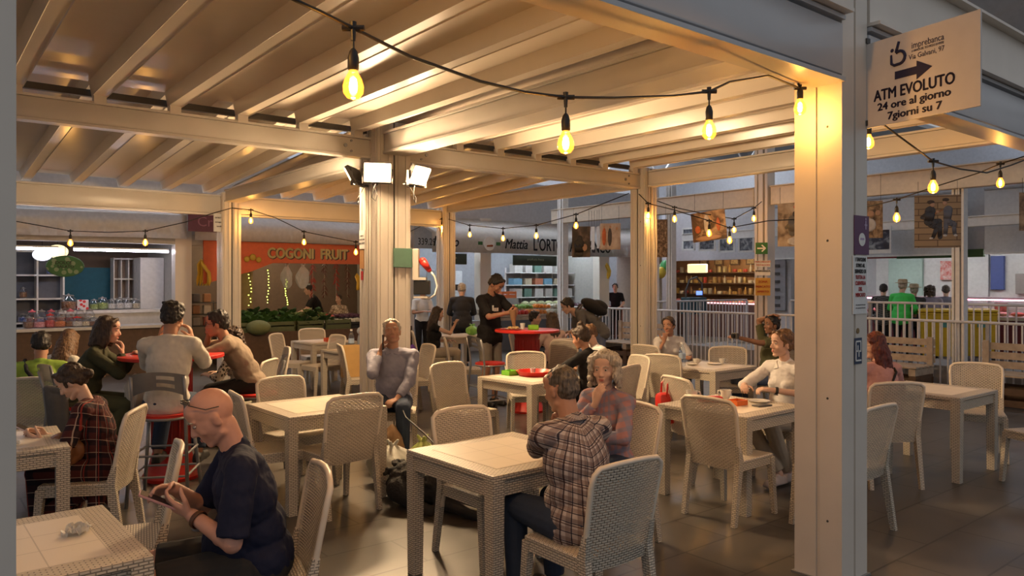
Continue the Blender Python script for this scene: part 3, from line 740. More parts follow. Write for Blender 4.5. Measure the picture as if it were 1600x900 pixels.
def person(label, loc, face, z0=.54, lean=5, side=0, head=(0, 0, 0), rh=None, lh=None, rp=(.6, -.6, -.6), lp=(-.6, -.6, -.6), curl=(.5, .5), hn=None, hd=None, legs='sit',
           sk='light', top=None, sleeve=.5, bottom=None, skirt=None, hair=None, hm=None, shoes=None, s=1., vox=.010, glasses=None, female=False, collar=None, girth=1., beard=None, hem=0., faceon=True, name='person', cat='person', group=None, eyes_closed=False):
    t = thing(name, label, cat, (loc[0], loc[1], 0), math.radians(face-90), group); t.scale = (s, s, s)
    near = vox <= .007
    P = Vector((0, 0, z0/s if legs == 'sit' else z0)); ln = math.radians(lean); sd = math.radians(side)
    Rl = Euler((-ln*.6, sd*.5, 0)).to_matrix(); Ru = Euler((-ln, sd, 0)).to_matrix(); W = P+Rl @ Vector((0, 0, .17))
    def T(x, y, z): return P+Rl @ Vector((x, y, z)) if z < .17 else W+Ru @ Vector((x, y, z-.17))
    g = girth; shw = (.165 if female else .19)*(1+.3*(g-1))
    # joints
    SH = {1: T(shw, 0, .45), -1: T(-shw, 0, .45)}
    NB = T(0, -.01, .50); cr = Vector(NB)+Ru @ Vector((0, .0, .01))
    yaw, pitch, roll = [math.radians(a) for a in head]
    Rh = Euler((0, 0, yaw)).to_matrix() @ Euler((-ln*.55-pitch, sd*.4+roll, 0)).to_matrix()
    HC = NB + Ru @ Vector((0, .02, .085)) + Rh @ Vector((0, .015, .095))
    HM = Matrix.Translation(HC) @ Rh.to_4x4()
    HIP = {1: P+Vector((.09, 0, -.01)), -1: P+Vector((-.09, 0, -.01))}
    if legs == 'sit':
        kn = {i: Vector((i*.13, .43, P.z+.0)) for i in (1, -1)}; an = {i: Vector((i*.13, .40, .09/s)) for i in (1, -1)}
    elif legs == 'stand':
        kn = {i: Vector((i*.095, .03, .50)) for i in (1, -1)}; an = {i: Vector((i*.10, -.01, .09)) for i in (1, -1)}
    else:
        kn = {1: Vector(legs[0]), -1: Vector(legs[2])}; an = {1: Vector(legs[1]), -1: Vector(legs[3])}
    hands = {1: rh or (.30, .10, P.z+.05), -1: lh or (-.30, .10, P.z+.05)}
    EL, WR = {}, {}
    hands = {i: (HM @ Vector(h[1:]) if h[0] == 'h' else h) for i, h in hands.items()}
    for i in (1, -1): EL[i], WR[i] = ik(SH[i], hands[i], .285, .25, rp if i == 1 else lp)
    A = .0
    def torso(bm, e=0., hemz=-.02):
        sph(bm, T(0, 0, .02), (.160*g+e, .115*g+e, .12+e), Rl.to_4x4(), 3); sph(bm, T(0, .01*g, .15), (.140*g+e, .105*g+e*1.2+.03*(g-1), .15), Rl.to_4x4(), 3)
        sph(bm, T(0, .0, .30), ((.145 if female else .160)*g+e, .108+e+.04*(g-1), .17+e), Ru.to_4x4(), 3); sph(bm, T(0, -.01, .40), ((.135 if female else .155)+e, .085+e, .10+e), Ru.to_4x4(), 3)
        if female: 
            for i in (1, -1): sph(bm, T(i*.062, .070, .32), (.056+e*.6,)*3, None, 2)
        if g > 1.12: sph(bm, T(0, .07, .10), (.13*g+e, .11*g+e, .13), Rl.to_4x4(), 3)
        cap(bm, SH[1]-(SH[1]-SH[-1])*.06, .052+e, SH[-1]+(SH[1]-SH[-1])*.06, .052+e)
        for i in (1, -1): cap(bm, T(i*.05, -.015, .475), .045+e*.6, SH[i]+Vector((0, 0, -.0)), .05+e)
    armr = (.047, .038, .036, .026) if not female else (.040, .033, .031, .022)
    armr = [a*(1+.4*(g-1)) for a in armr]
    # body: one continuous surface
    bm = B(); torso(bm)
    cap(bm, NB+Vector((0, 0, -.03)), .056 if not female else .047, HM @ Vector((0, -.02, -.06)), .054 if not female else .045)
    headm(bm, HM, female, 1.+.5*(g-1))
    for i in (1, -1):
        cap(bm, SH[i], armr[0], EL[i], armr[1]); cap(bm, EL[i], armr[2], WR[i], armr[3]); sph(bm, EL[i].lerp(WR[i], .25), armr[2]*1.05)
        d = (WR[i]-EL[i]).normalized()
        if hd and hd[0 if i == 1 else 1]: d = Vector(hd[0 if i == 1 else 1]).normalized()
        nr = Vector((hn[0 if i == 1 else 1])) if hn and hn[0 if i == 1 else 1] else Vector((-i*.4, .2, -.9))
        hand(bm, WR[i], d, nr, i if True else 1, curl[0 if i == 1 else 1], 1., 1. if near else 1.25)
        cap(bm, HIP[i], .082*g, kn[i], .054); cap(bm, kn[i], .054, an[i], .036); sph(bm, kn[i].lerp(an[i], .3)+Vector((0, -.012, 0)), .055)
        fd = (Vector((an[i].x*1.08, an[i].y+.16, an[i].z-.055))); cap(bm, an[i]+Vector((0, -.02, -.04)), .035, fd, .028)
    o = obj('body', bm, skin(sk), t); remesh(o, vox, 2, .5)
    # clothes
    if top:
        e = .016; bm = B(); torso(bm, e)
        if hem: 
            sph(bm, T(0, 0, -.02), (.175*g, .13*g, .13), None, 3)
            if legs == 'stand': cap(bm, T(-.085, 0, -.05), .120*g, T(.085, 0, -.05), .120*g); cap(bm, T(-.085, 0, .05), .115*g, T(.085, 0, .05), .115*g)
        if collar != 'scoop': cap(bm, NB+Ru @ Vector((0, -.0, -.06)), .075, NB+Ru @ Vector((0, .0, -.005)), .064)
        for i in (1, -1):
            if sleeve > 0:
                u_ = min(sleeve, 1.)
                fl = .014 if sleeve <= 1 else .010
                q = SH[i].lerp(EL[i], u_); cyl(bm, SH[i], q, armr[0]+.014, armr[1]+fl+.006*(1-u_)+.008, 16); sph(bm, SH[i], armr[0]+.016)
                if sleeve > 1:
                    sph(bm, EL[i], armr[1]+.020); cyl(bm, EL[i], EL[i].lerp(WR[i], min(sleeve-1, 1)), armr[2]+.018, armr[3]+.014, 16)
        o = obj('shirt' if collar != 'scoop' else 'dress_top', bm, top, t); remesh(o, vox*1.1, 3, .5)
        if near or vox <= .009:
            tx = bpy.data.textures.get('folds') or bpy.data.textures.new('folds', 'CLOUDS'); tx.noise_scale = .09
            dm = o.modifiers.new('d', 'DISPLACE'); dm.texture = tx; dm.strength = .022; dm.mid_level = .45; dm.texture_coords = 'LOCAL'
    if collar == 'shirt':
        bm = B()
        for i in (1, -1):
            a = NB+Ru @ Vector((i*.05, -.03, .035)); b_ = NB+Ru @ Vector((i*.055, .045, .015)); c = NB+Ru @ Vector((i*.012, .085, -.03)); d = NB+Ru @ Vector((i*.06, .085, -.045)); ee = NB+Ru @ Vector((i*.09, .02, -.015)); f = NB+Ru @ Vector((i*.07, -.05, .0)); gg = NB+Ru @ Vector((0, -.068, .04)); hh = NB+Ru @ Vector((0, -.085, -.0))
            vs = [bm.verts.new(p) for p in (a, b_, c, d, ee, f, gg, hh)]
            for q in ((0, 1, 4, 5), (1, 2, 3, 4), (6, 0, 5, 7)): bm.faces.new([vs[k] for k in q])
        bmesh.ops.remove_doubles(bm, verts=bm.verts, dist=.001); bmesh.ops.solidify(bm, geom=bm.faces[:], thickness=.006); obj('collar', bm, top, t)
    if bottom:
        m, L = bottom; bm = B(); sph(bm, P+Vector((0, 0, .0)), (.168*g, .128*g, .12), None, 3)
        for i in (1, -1):
            if L <= 1: q = HIP[i].lerp(kn[i], L); cap(bm, HIP[i], .098*g, HIP[i].lerp(kn[i], .1), .098*g); cyl(bm, HIP[i], q, .098*g, .080)
            else: cap(bm, HIP[i], .098*g, kn[i], .070); cyl(bm, kn[i], kn[i].lerp(an[i], min(L-1, .97)), .072, .058)
        o = obj('trousers' if L > 1 else 'shorts', bm, m, t); remesh(o, vox*1.1, 2, .5)
    if skirt:
        m, L = skirt; bm = B(); sph(bm, P+Vector((0, .0, .04)), (.18*g, .15*g, .13), None, 3); K = (kn[1]+kn[-1])/2
        hang = max(K.z-.30, an[1].z+.08)
        for i in (1, -1):
            cap(bm, HIP[i], .10, kn[i]+Vector((0, -.02, .01)), .078); cap(bm, HIP[i]+Vector((i*.02, -.02, -.06)), .07, Vector((kn[i].x*1.1, kn[i].y-.03, hang)), .05)
            cap(bm, kn[i]+Vector((0, -.02, 0)), .07, Vector((kn[i].x, kn[i].y-.02, hang)), .05); cap(bm, P+Vector((i*.12, 0, -.05)), .07, Vector((i*.17, .02, hang+.02)), .05)
        for k in range(5):
            q = -1+k*.5; cap(bm, P+Vector((q*.1, .2, -.02)), .07, Vector((q*.14, K.y*.6, hang)), .06); cap(bm, Vector((q*.1, K.y-.04, P.z)), .06, Vector((q*.13, K.y-.02, hang)), .05)
        o = obj('skirt', bm, m, t); remesh(o, vox*1.3, 3, .5)
    sh = shoes or mat('dark_shoe', (.02, .018, .016), .5)
    for i in (1, -1):
        bm = B(); h_ = an[i]+Vector((0, -.045, -.045)); tt = Vector((an[i].x*1.08, an[i].y+.17, an[i].z-.058)); cap(bm, h_, .038, an[i]+Vector((0, .03, -.025)), .040); cap(bm, h_, .036, tt, .034); box(bm, (h_+tt)/2+Vector((0, 0, -.025)), (.075, .27, .02), rotm(math.atan2(-(tt.x-h_.x), tt.y-h_.y)))
        o = obj('shoe', bm, sh, t); remesh(o, .012, 2)
    # face
    if faceon:
        for i in (1, -1):
            bm = B(); v = sph(bm, HM @ Vector((i*.031, .076, .006)), (.0135, .0095, .0062 if not eyes_closed else .005), Rh.to_4x4()); eo = obj('eye', bm, EYEW if not eyes_closed else skin(sk), t, smooth=True)
            if not eyes_closed:
                bm = B(); sph(bm, HM @ Vector((i*.031, .0825, .005)), (.0058, .004, .0056), Rh.to_4x4()); obj('iris', bm, IRIS, eo, smooth=True)
            bm = B(); tube(bm, [HM @ Vector((i*.014, .0915, .026)), HM @ Vector((i*.032, .088, .032)), HM @ Vector((i*.050, .072, .025))], [.0035, .004, .002], 6); obj('eyebrow', bm, hm or HG, t, smooth=True)
        bm = B(); sph(bm, HM @ Vector((0, .0885, -.061)), (.021, .006, .0045), Rh.to_4x4()); sph(bm, HM @ Vector((0, .0885, -.069)), (.017, .006, .005), Rh.to_4x4()); obj('lips', bm, LIPS if female else mat('pale_lips', (.42, .18, .13), .5, noise=0), t, smooth=True)
    if beard:
        bm = B()
        for i in (1, -1):
            for k in range(3, 6): q = k/5; sph(bm, HM @ Vector((i*(.064-.048*q), .012+.062*q, -.040-.055*q)), (.010, .014, .017), Rh.to_4x4(), 2)
        sph(bm, HM @ Vector((0, .080, -.092)), (.020, .010, .018), Rh.to_4x4()); sph(bm, HM @ Vector((0, .0955, -.048)), (.020, .004, .004), Rh.to_4x4()); o = obj('beard', bm, hm, t); remesh(o, .006, 2)
    # hair
    if hair:
        bm = B(); rnd = random.Random(len(label))
        def E(c, r): sph(bm, HM @ Vector(c), r, Rh.to_4x4(), 3)
        def C(p, r1, q, r2): cap(bm, HM @ Vector(p), r1, HM @ Vector(q), r2)
        E((0, -.028, .048), (.084, .093, .089))
        for i in (1, -1): C((i*.062, .03, .055), .025, (i*.070, -.03, -.01), .022); C((i*.03, .052, .100), .022, (i*.062, .028, .07), .024)
        E((0, -.055, .0), (.074, .065, .075))
        for i in (1, -1): C((i*.071, .012, .03), .013, (i*.070, .022, -.022), .008)
        if hair in ('short', 'mess'):
            for k in range(14): a = rnd.uniform(0, 6.28); q = rnd.uniform(0, 1); E((.065*q*math.cos(a), -.02+.07*q*math.sin(a), .105-.02*q), (.022, .022, .022))
        if hair in ('long', 'wavy'):
            L = .34 if hair == 'long' else .30
            for k in range(26):
                a = math.radians(-115+230*k/25)-math.pi/2; x = .078*math.cos(a); y = -.02+.082*math.sin(a)
                pts = [(x*.8, y*.8, .06), (x*1.06, y*1.06, -.02), (x*1.15+rnd.uniform(-.01, .01), y*1.1-.01, -.12), (x*1.1+rnd.uniform(-.02, .02), y*1.05-.02, -.22), (x*.95+rnd.uniform(-.03, .03), y-.03, -L+rnd.uniform(-.04, .03))]
                tube(bm, [HM @ Vector(p) for p in pts], [.02, .023, .023, .02, .008], 7)
        if hair == 'bob':
            for k in range(24):
                a = math.radians(-120+240*k/23)-math.pi/2; x = .08*math.cos(a); y = -.02+.085*math.sin(a)
                tube(bm, [HM @ Vector(p) for p in ((x*.7, y*.7, .09), (x*1.06, y*1.04, .02), (x*1.2, y*1.15, -.08), (x*1.25, y*1.2-.01, -.16+rnd.uniform(-.015, .02)))], [.02, .026, .026, .014], 7)
            for k in range(7): q = k/3-1; C((q*.03, .05, .10), .016, (q*.052, .085-.02*abs(q), .04), .010)
        if hair in ('curly', 'curlylong'):
            nn = 190 if hair == 'curly' else 230
            for k in range(nn):
                th_ = rnd.uniform(-2.25, 2.25)-math.pi/2; zz = rnd.uniform(-.13 if hair == 'curly' else -.26, .10); rr = .105 if zz < .04 else .105*math.sqrt(max(0, 1-((zz-.04)/.085)**2))
                if hair == 'curlylong' and zz < -.1: rr = .115
                c = HM @ Vector((rr*math.cos(th_), -.015+rr*math.sin(th_), zz)); sph(bm, c, rnd.uniform(.016, .026), None, 1)
            for k in range(16): q = rnd.uniform(-1, 1); E((q*.06, .062-.02*abs(q), .085+rnd.uniform(-.01, .02)), (.02, .02, .02))
        if hair == 'bun':
            E((0, -.045, .145), (.04, .04, .036)); 
            for k in range(8): a = k*.785; E((.025*math.cos(a), -.045+.025*math.sin(a), .15), (.018, .018, .018))
        if hair == 'lowbun': E((0, -.125, -.02), (.042, .036, .040)); C((0, -.08, .02), .05, (0, -.12, -.02), .035)
        if hair == 'fringe':
            for k in range(9): q = k/4-1; C((q*.05, .03, .105), .02, (q*.066, .075-.03*abs(q), .055), .012)
            for k in range(12): a = rnd.uniform(0, 6.28); E((.06*math.cos(a), -.02+.06*math.sin(a), .10), (.024, .024, .024))
        if hair == 'crop':
            bm.free(); bm = B(); sph(bm, HM @ Vector((0, -.026, .036)), (.080, .089, .088), Rh.to_4x4(), 3); sph(bm, HM @ Vector((0, -.05, -.01)), (.070, .060, .065), Rh.to_4x4(), 3)
        o = obj('hair', bm, hm, t); remesh(o, .007 if hair in ('curly', 'curlylong') or near else .010, 1, .5)
        th = bpy.data.textures.get('locks') or bpy.data.textures.new('locks', 'CLOUDS'); th.noise_scale = .028; th.noise_depth = 3
        dm = o.modifiers.new('d', 'DISPLACE'); dm.texture = th; dm.strength = .034 if hair in ('short', 'mess', 'fringe') else .022; dm.mid_level = .55; dm.texture_coords = 'LOCAL'
    if glasses:
        z, y = (.006, .100) if glasses == 'on' else (.095, .052)
        bm = B(); Q = lambda p: HM @ Vector(p)
        if glasses == 'on':
            for i in (1, -1):
                tube(bm, [Q((i*.033+.022*math.cos(a*math.pi/8), y-.004, z+.017*math.sin(a*math.pi/8))) for a in range(17)], .0018, 5); tube(bm, [Q((i*.055, y-.005, z+.004)), Q((i*.079, -.01, z))], .002, 5)
            tube(bm, [Q((-.011, y, z+.006)), Q((.011, y, z+.006))], .0018, 5)
        else:
            for i in (1, -1):
                tube(bm, [Q((i*.035+.024*math.cos(a*math.pi/8), .052+.012*math.sin(a*math.pi/8), .112+.012*math.sin(a*math.pi/8))) for a in range(17)], .003, 5); tube(bm, [Q((i*.06, .045, .10)), Q((i*.086, .0, .05)), Q((i*.086, -.05, .03))], .0025, 5)
            tube(bm, [Q((-.011, .05, .115)), Q((.011, .05, .115))], .0025, 5)
        obj('glasses', bm, DARKM, t, smooth=True)
    Mw = Matrix.Translation(t.location) @ Matrix.Rotation(math.radians(face-90), 4, 'Z') @ Matrix.Diagonal((s, s, s, 1))
    return dict(t=t, M=Mw, HM=HM, WR=WR, EL=EL, SH=SH, P=P, T=T, NB=NB, Ru=Ru, kn=kn, an=an)
def phone(pd, side, off, rot, label, nm='phone', sz=(.073, .15, .008), m=None):
    p = pd['M'] @ (pd['WR'][side]+Vector(off)); t = thing('phone', label, 'phone', p, 0); t.rotation_euler = rot
    bm = B(); box(bm, (0, 0, 0), sz, bev=.003); obj('case', bm, m or DARKM, t)
    bm = B(); box(bm, (0, 0, sz[2]/2+.0004), (sz[0]-.006, sz[1]-.008, .001)); obj('screen', bm, mat('phone_screen', (.02, .02, .03), .1, noise=0), t)
    bm = B(); box(bm, (-sz[0]*.25, sz[1]*.38, -sz[2]/2-.001), (.02, .02, .002)); obj('camera_block', bm, RUBB, t)
def cuff(pd, side, label, m, f=.08, r=.034):
    p = pd['WR'][side].lerp(pd['EL'][side], f); d = (pd['EL'][side]-pd['WR'][side]); q = Matrix.Translation(pd['M'] @ p) @ (pd['M'].to_3x3() @ align(d).to_3x3()).to_4x4()
    t = thing('wristwatch', label, 'watch'); t.matrix_world = q
    bm = B(); lathe(bm, [(r, -.011), (r+.003, -.008), (r+.003, .008), (r, .011), (r-.003, 0), (r, -.011)], n=20); obj('strap', bm, m, t, smooth=True)
    bm = B(); cyl(bm, (0, -r, 0), (0, -r-.009, 0), .018, n=16); obj('dial', bm, METG, t)
# ================================================================ WHO SITS AND STANDS WHERE
def cl(name, c, b=.25): return mat(name, c, .85, bump=b, bscale=22, noise=.08, spec=.25)
NAVY = cl('navy_cotton', (.014, .018, .045)); GRN = cl('dark_green_cloth', (.055, .055, .028)); WHT = cl('cream_cotton', (.68, .64, .56)); BEI = cl('beige_cotton', (.30, .23, .17))
JEAN = cl('dark_denim', (.035, .05, .085)); BLK = cl('black_cotton', (.015, .014, .015)); GRYT = cl('grey_cotton', (.13, .13, .13)); KHA = cl('grey_shorts', (.24, .22, .19)); LAV = cl('lavender_cotton', (.28, .25, .34))
SBL = mat('pale_blue_striped_shirt', (.25, .25, .32), .8, bump=.2, bscale=18); PNK = cl('pink_knit', (.50, .27, .25)); OLV = cl('olive_cloth', (.10, .10, .05)); STONE = cl('stone_trousers', (.42, .36, .28))
CHK = plaid('checked_shirt', (.52, .46, .43), [('x', .050, 0, .40, (.17, .11, .10), .6), ('z', .050, .2, .40, (.17, .11, .10), .6), ('x', .050, .15, .11, (.012, .012, .03), .9), ('z', .050, .35, .11, (.012, .012, .03), .9), ('x', .10, .62, .06, (.05, .02, .02), .8), ('z', .10, .80, .06, (.05, .02, .02), .8)])
TAR = plaid('tartan_dress', (.085, .022, .02), [('x', .09, 0, .40, (.012, .012, .018), .75), ('z', .09, .2, .40, (.012, .012, .018), .75), ('x', .09, .60, .045, (.50, .38, .30), .7), ('z', .09, .78, .045, (.50, .38, .30), .7), ('x', .09, .78, .08, (.30, .04, .03), .8)])
PPL = plaid('pink_blue_check', (.42, .22, .22), [('x', .07, 0, .42, (.20, .24, .34), .6), ('z', .07, .2, .42, (.20, .24, .34), .6)])
CHD = plaid('dark_check', (.05, .05, .055), [('x', .05, 0, .2, (.25, .25, .25), .6), ('z', .05, .2, .2, (.25, .25, .25), .6)])
LEO = spotted('leopard_print', (.46, .38, .30), (.02, .015, .012), 34, .42)
GLM = cl('lime_cotton', (.28, .42, .07)); GLB = mat('bright_green_jacket', (.05, .62, .10), .7); WSH = cl('white_cotton', (.74, .72, .70)); WSHOE = mat('white_trainer', (.6, .5, .46), .6); PALEB = cl('pale_blue_top', (.45, .50, .58))
NR, MD, FR = .0062, .009, .013
bald = person('bald man in a navy t-shirt bent over the phone in his hands', (-1.10, 3.27), 204, z0=.52, lean=13, head=(0, 26, 0), rh=(.07, .34, .86), lh=(-.09, .27, .78), rp=(.7, -.5, -.6), lp=(-.7, -.3, -.9), curl=(.55, .5),
  hn=((-.7, -.1, -.5), (.6, 0, .7)), hd=((-.5, .6, .1), (.3, .8, .45)), sk='red', top=NAVY, sleeve=.92, bottom=(cl('dark_shorts', (.035, .033, .032)), .95), s=.98, vox=NR, glasses='up', girth=1.22, hm=HG, eyes_closed=False)
tart = person('young woman in a red tartan dress looking at her phone at the left edge', (-2.66, 4.95), 190, z0=.50, lean=17, head=(0, 28, 0), rh=(.00, .40, .80), lh=(-.12, .37, .78), rp=(.6, -.6, -.6), lp=(-.7, -.4, -.8), curl=(.6, .6),
  hn=((-.6, -.1, -.2), (.6, 0, .4)), hd=((-.3, .7, .3), (.1, .9, .3)), sk='light', top=TAR, sleeve=.85, collar='scoop', skirt=(TAR, 1), hair='lowbun', hm=HDB, s=.9, vox=NR, female=True)
chkm = person('man in a brown and white checked short-sleeved shirt seen from behind', (.36, 3.76), 126, z0=.53, lean=15, head=(8, 8, 0), rh=('h', .05, .13, -.22), lh=(.10, .50, .80), rp=(.9, -.1, -.8), lp=(-.9, -.1, -.6), curl=(1.1, .6),
  hn=((0, -1, .2), (0, 0, -1)), hd=((-.1, .1, 1), (.9, .5, 0)), sk='tan', top=CHK, sleeve=.95, bottom=(JEAN, 1.95), hair='crop', hm=HGB, s=.97, vox=NR, girth=1.15, collar='shirt', hem=1)
curl_w = person('woman with curly grey hair holding a finger to her lips', (.66, 5.02), 228, z0=.52, lean=8, head=(22, 0, 0), rh=('h', .03, .15, -.22), lh=(-.02, .32, .78), rp=(.9, .1, -.9), lp=(-.9, .2, -.6), curl=(.5, .7),
  hn=((-.2, -1, 0), (.4, 0, -.9)), hd=((-.4, .1, 1), (.8, .5, .2)), sk='light', top=PPL, sleeve=1.9, bottom=(JEAN, 1.9), hair='curly', hm=HG, s=.93, vox=NR, female=True, collar='shirt')
phm = person('man in a pale striped shirt talking on the phone by the floodlight post', (-1.17, 7.42), -86, z0=.54, lean=-3, head=(6, -10, 6), rh=('h', .14, .02, -.20), lh=(-.06, .30, .60), rp=(.8, .2, -1), lp=(-.9, -.3, -.5), curl=(.9, 1.1),
  hn=((-1, -.1, .1), (.3, .1, -.9)), hd=((-.2, -.1, 1), (.6, .8, -.1)), sk='tan', top=SBL, sleeve=1.8, bottom=(JEAN, 1.95), hair='short', hm=HG, s=1., vox=NR+.001, collar='shirt', girth=1.1, eyes_closed=True)
blouse = person('woman in a white blouse stirring coffee at the table with two cups', (2.42, 6.60), 214, z0=.54, lean=8, head=(-22, -4, 0), rh=(.14, .44, .84), lh=(-.14, .42, .84), rp=(.9, -.3, -.5), lp=(-.9, -.3, -.5), curl=(.9, .9),
  hn=((-.3, 0, -.9), (.3, 0, -.9)), sk='light', top=WSH, sleeve=1.15, bottom=(STONE, 1.95), hair='lowbun', hm=HBR, s=.97, vox=NR, glasses='up', shoes=WSHOE, female=True, collar='shirt', girth=1.08, legs=[(.13, .42, .55), (-.12, .30, .10), (-.12, .42, .55), (-.10, .16, .10)])
redh = person('woman with dark red hair and a pink top, back turned, at the right', (3.22, 6.55), 100, z0=.53, lean=10, head=(66, 2, 0), rh=(.22, .40, .80), lh=(-.20, .35, .80), sk='light', top=PNK, sleeve=1.9, bottom=(JEAN, 1.9), hair='wavy', hm=HRED, s=.93, vox=MD, glasses='on', female=True, girth=1.15)
stand = person('bearded man in a black t-shirt standing at the red bar table', (-.31, 10.45), -42, z0=.93, lean=3, head=(10, 38, 0), rh=(.04, .36, 1.22), lh=(-.06, .38, 1.24), rp=(.9, -.6, -.4), lp=(-.9, -.6, -.4), curl=(1., 1.),
  hn=((-1, 0, 0), (1, 0, 0)), hd=((-.4, .9, .1), (.4, .9, .1)), legs='stand', sk='tan', top=BLK, sleeve=.9, bottom=(KHA, .92), hair='mess', hm=HB, s=1.06, vox=MD, beard=True, hem=1)
bunw = person('woman in black with a dark top bun leaning on the red tray table', (.86, 7.72), 142, z0=.53, lean=16, head=(10, 10, 0), rh=(.20, .44, .84), lh=(-.22, .48, .84), lp=(-1, 0, -.4), sk='tan', top=BLK, sleeve=.75, bottom=(BLK, 1.9), hair='bun', hm=HDB, s=.93, vox=MD, female=True, girth=1.12, group=None)
person('person in a white top with light brown hair behind the woman with the dark bun', (1.06, 8.95), 205, z0=.52, lean=15, head=(0, 10, 0), rh=(.2, .35, .8), lh=(-.2, .35, .8), sk='light', top=WSH, sleeve=.8, bottom=(JEAN, 1.9), hair='mess', hm=HBR, s=.88, vox=MD)
whit = person('young man in a cream t-shirt sitting on a stool with his back to us', (-2.74, 6.0), 98, z0=.76, lean=10, head=(-8, 6, 0), rh=('h', .13, .10, -.17), lh=('h', -.15, .13, -.16), rp=(.25, .9, -1), lp=(-.25, .9, -1), curl=(.8, .8), hd=((-.2, 0, 1), (.2, 0, 1)), hn=((-1, 0, 0), (1, 0, 0)),
  sk='tan', top=WHT, sleeve=.98, bottom=(JEAN, 1.95), hair='fringe', hm=HB, s=1., vox=MD-.001, hem=1, legs=[(.14, .42, .70), (.16, .30, .30), (-.14, .42, .70), (-.16, .30, .30)])
grnw = person('young woman in a dark green jacket eating at the left bar table', (-3.66, 6.40), 18, z0=.76, lean=22, head=(-4, -4, 0), rh=('h', .03, .15, -.21), lh=(-.12, .42, 1.14), rp=(.9, .2, -.8), lp=(-.8, 0, -.8), curl=(1., .8),
  hd=((-.2, .1, 1), None), hn=((0, -1, .1), None), sk='light', top=GRN, sleeve=1.95, bottom=(OLV, 1.95), hair='bob', hm=HDB, s=.93, vox=MD, female=True, girth=1.08, hem=1, legs=[(.13, .40, .72), (.14, .22, .32), (-.13, .40, .72), (-.14, .22, .32)])
beig = person('young man in a beige shirt and glasses leaning on the left bar table', (-2.44, 7.12), 196, z0=.76, lean=34, head=(0, -10, 0), rh=('h', .13, .10, -.10), lh=(-.02, .52, 1.12), rp=(.9, .2, -.6), lp=(-.9, .1, -.4), curl=(.9, .6),
  sk='tan', top=BEI, sleeve=.9, bottom=(BLK, 1.95), hair='fringe', hm=HB, s=.98, vox=MD, glasses='on', hem=1, legs=[(.13, .40, .70), (.14, .22, .30), (-.13, .40, .70), (-.14, .22, .30)])
person('woman with curly dark hair in a leopard print top', (-2.86, 8.06), 168, z0=.52, lean=12, head=(0, 5, 0), rh=(.15, .42, .80), lh=(-.12, .40, .80), sk='light', top=LEO, sleeve=1.6, bottom=(BLK, 1.9), hair='curlylong', hm=HDB, s=.90, vox=MD, female=True)
grs = person('person in a lime green shirt with a black strap, half hidden at the left edge', (-4.25, 6.78), 110, z0=.52, lean=10, head=(10, 10, 0), rh=(.2, .35, .8), lh=(-.2, .35, .8), sk='tan', top=GLM, sleeve=.9, bottom=(JEAN, 1.9), hair='short', hm=HB, s=.93, vox=MD)
person('woman with long light brown hair and a white top at the far left', (-4.52, 7.45), 75, z0=.52, lean=18, head=(20, 14, 0), rh=(.2, .4, .8), lh=(-.2, .4, .8), sk='light', top=WHT, sleeve=.9, bottom=(JEAN, 1.9), hair='long', hm=HBR, s=.92, vox=MD, female=True)
lngw = person('long-haired woman in black looking at her phone between the posts', (-1.33, 12.6), 8, z0=.53, lean=6, head=(0, 8, 0), rh=(.05, .40, 1.06), lh=(-.15, .30, .75), rp=(.8, -.2, -.8), sk='light', top=BLK, sleeve=.3, bottom=(STONE, 1.95), hair='long', hm=HDB, s=.95, vox=MD, female=True)
person('young person in a white shirt standing beyond the long-haired woman in black', (-1.98, 16.6), -60, z0=.93, lean=2, rh=(.12, .30, 1.15), lh=(-.10, .30, 1.15), legs='stand', sk='tan', top=WSH, sleeve=.8, bottom=(BLK, 1.95), hair='short', hm=HB, s=.92, vox=FR)
person('grey-haired man in dark clothes with his back turned at the greengrocer', (-1.0, 15.1), 96, z0=.93, lean=8, head=(0, 15, 0), rh=(.15, .35, 1.05), lh=(-.15, .35, 1.05), legs='stand', sk='light', top=cl('charcoal_jacket', (.035, .038, .045)), sleeve=1.95, bottom=(BLK, 1.95), hair='short', hm=HG, s=.97, vox=FR, girth=1.15, hem=1)
person('dark-haired woman in black seated beyond the red bar table', (.28, 12.1), -10, z0=.52, lean=8, rh=(.15, .35, .8), lh=(-.15, .35, .8), sk='light', top=BLK, sleeve=1.8, bottom=(BLK, 1.9), hair='fringe', hm=HB, s=.9, vox=FR, female=True)
person('woman in a pale pink top with long dark hair beyond the red bar table', (.62, 11.15), 118, z0=.52, lean=5, rh=(.15, .35, .8), lh=(-.15, .35, .8), sk='light', top=cl('pale_pink_cotton', (.62, .46, .42)), sleeve=1.8, bottom=(JEAN, 1.9), hair='long', hm=HDB, s=.92, vox=FR, female=True)
bend = person('man in a grey t-shirt bending forward with a backpack', (1.42, 12.2), 186, z0=.92, lean=62, head=(0, -5, 0), rh=(.12, .50, .86), lh=(-.12, .48, .92), rp=(.6, -.3, -.3), lp=(-.6, -.3, -.3), legs='stand', sk='light', top=GRYT, sleeve=.9, bottom=(cl('blue_denim', (.14, .17, .27)), 1.95), hair='short', hm=HB, s=1., vox=MD, hem=1)
person('smiling woman in a white t-shirt with her chin on her hand', (2.05, 10.0), -82, z0=.52, lean=14, head=(-42, -6, 8), rh=('h', .06, .11, -.21), lh=(-.18, .40, .80), rp=(.8, .3, -.9), curl=(1.3, .6), hd=((-.2, .1, 1), None), hn=((0, -1, 0), None), sk='tan', top=WSH, sleeve=.85, bottom=(BLK, 1.9), hair='lowbun', hm=HDB, s=.93, vox=MD, female=True)
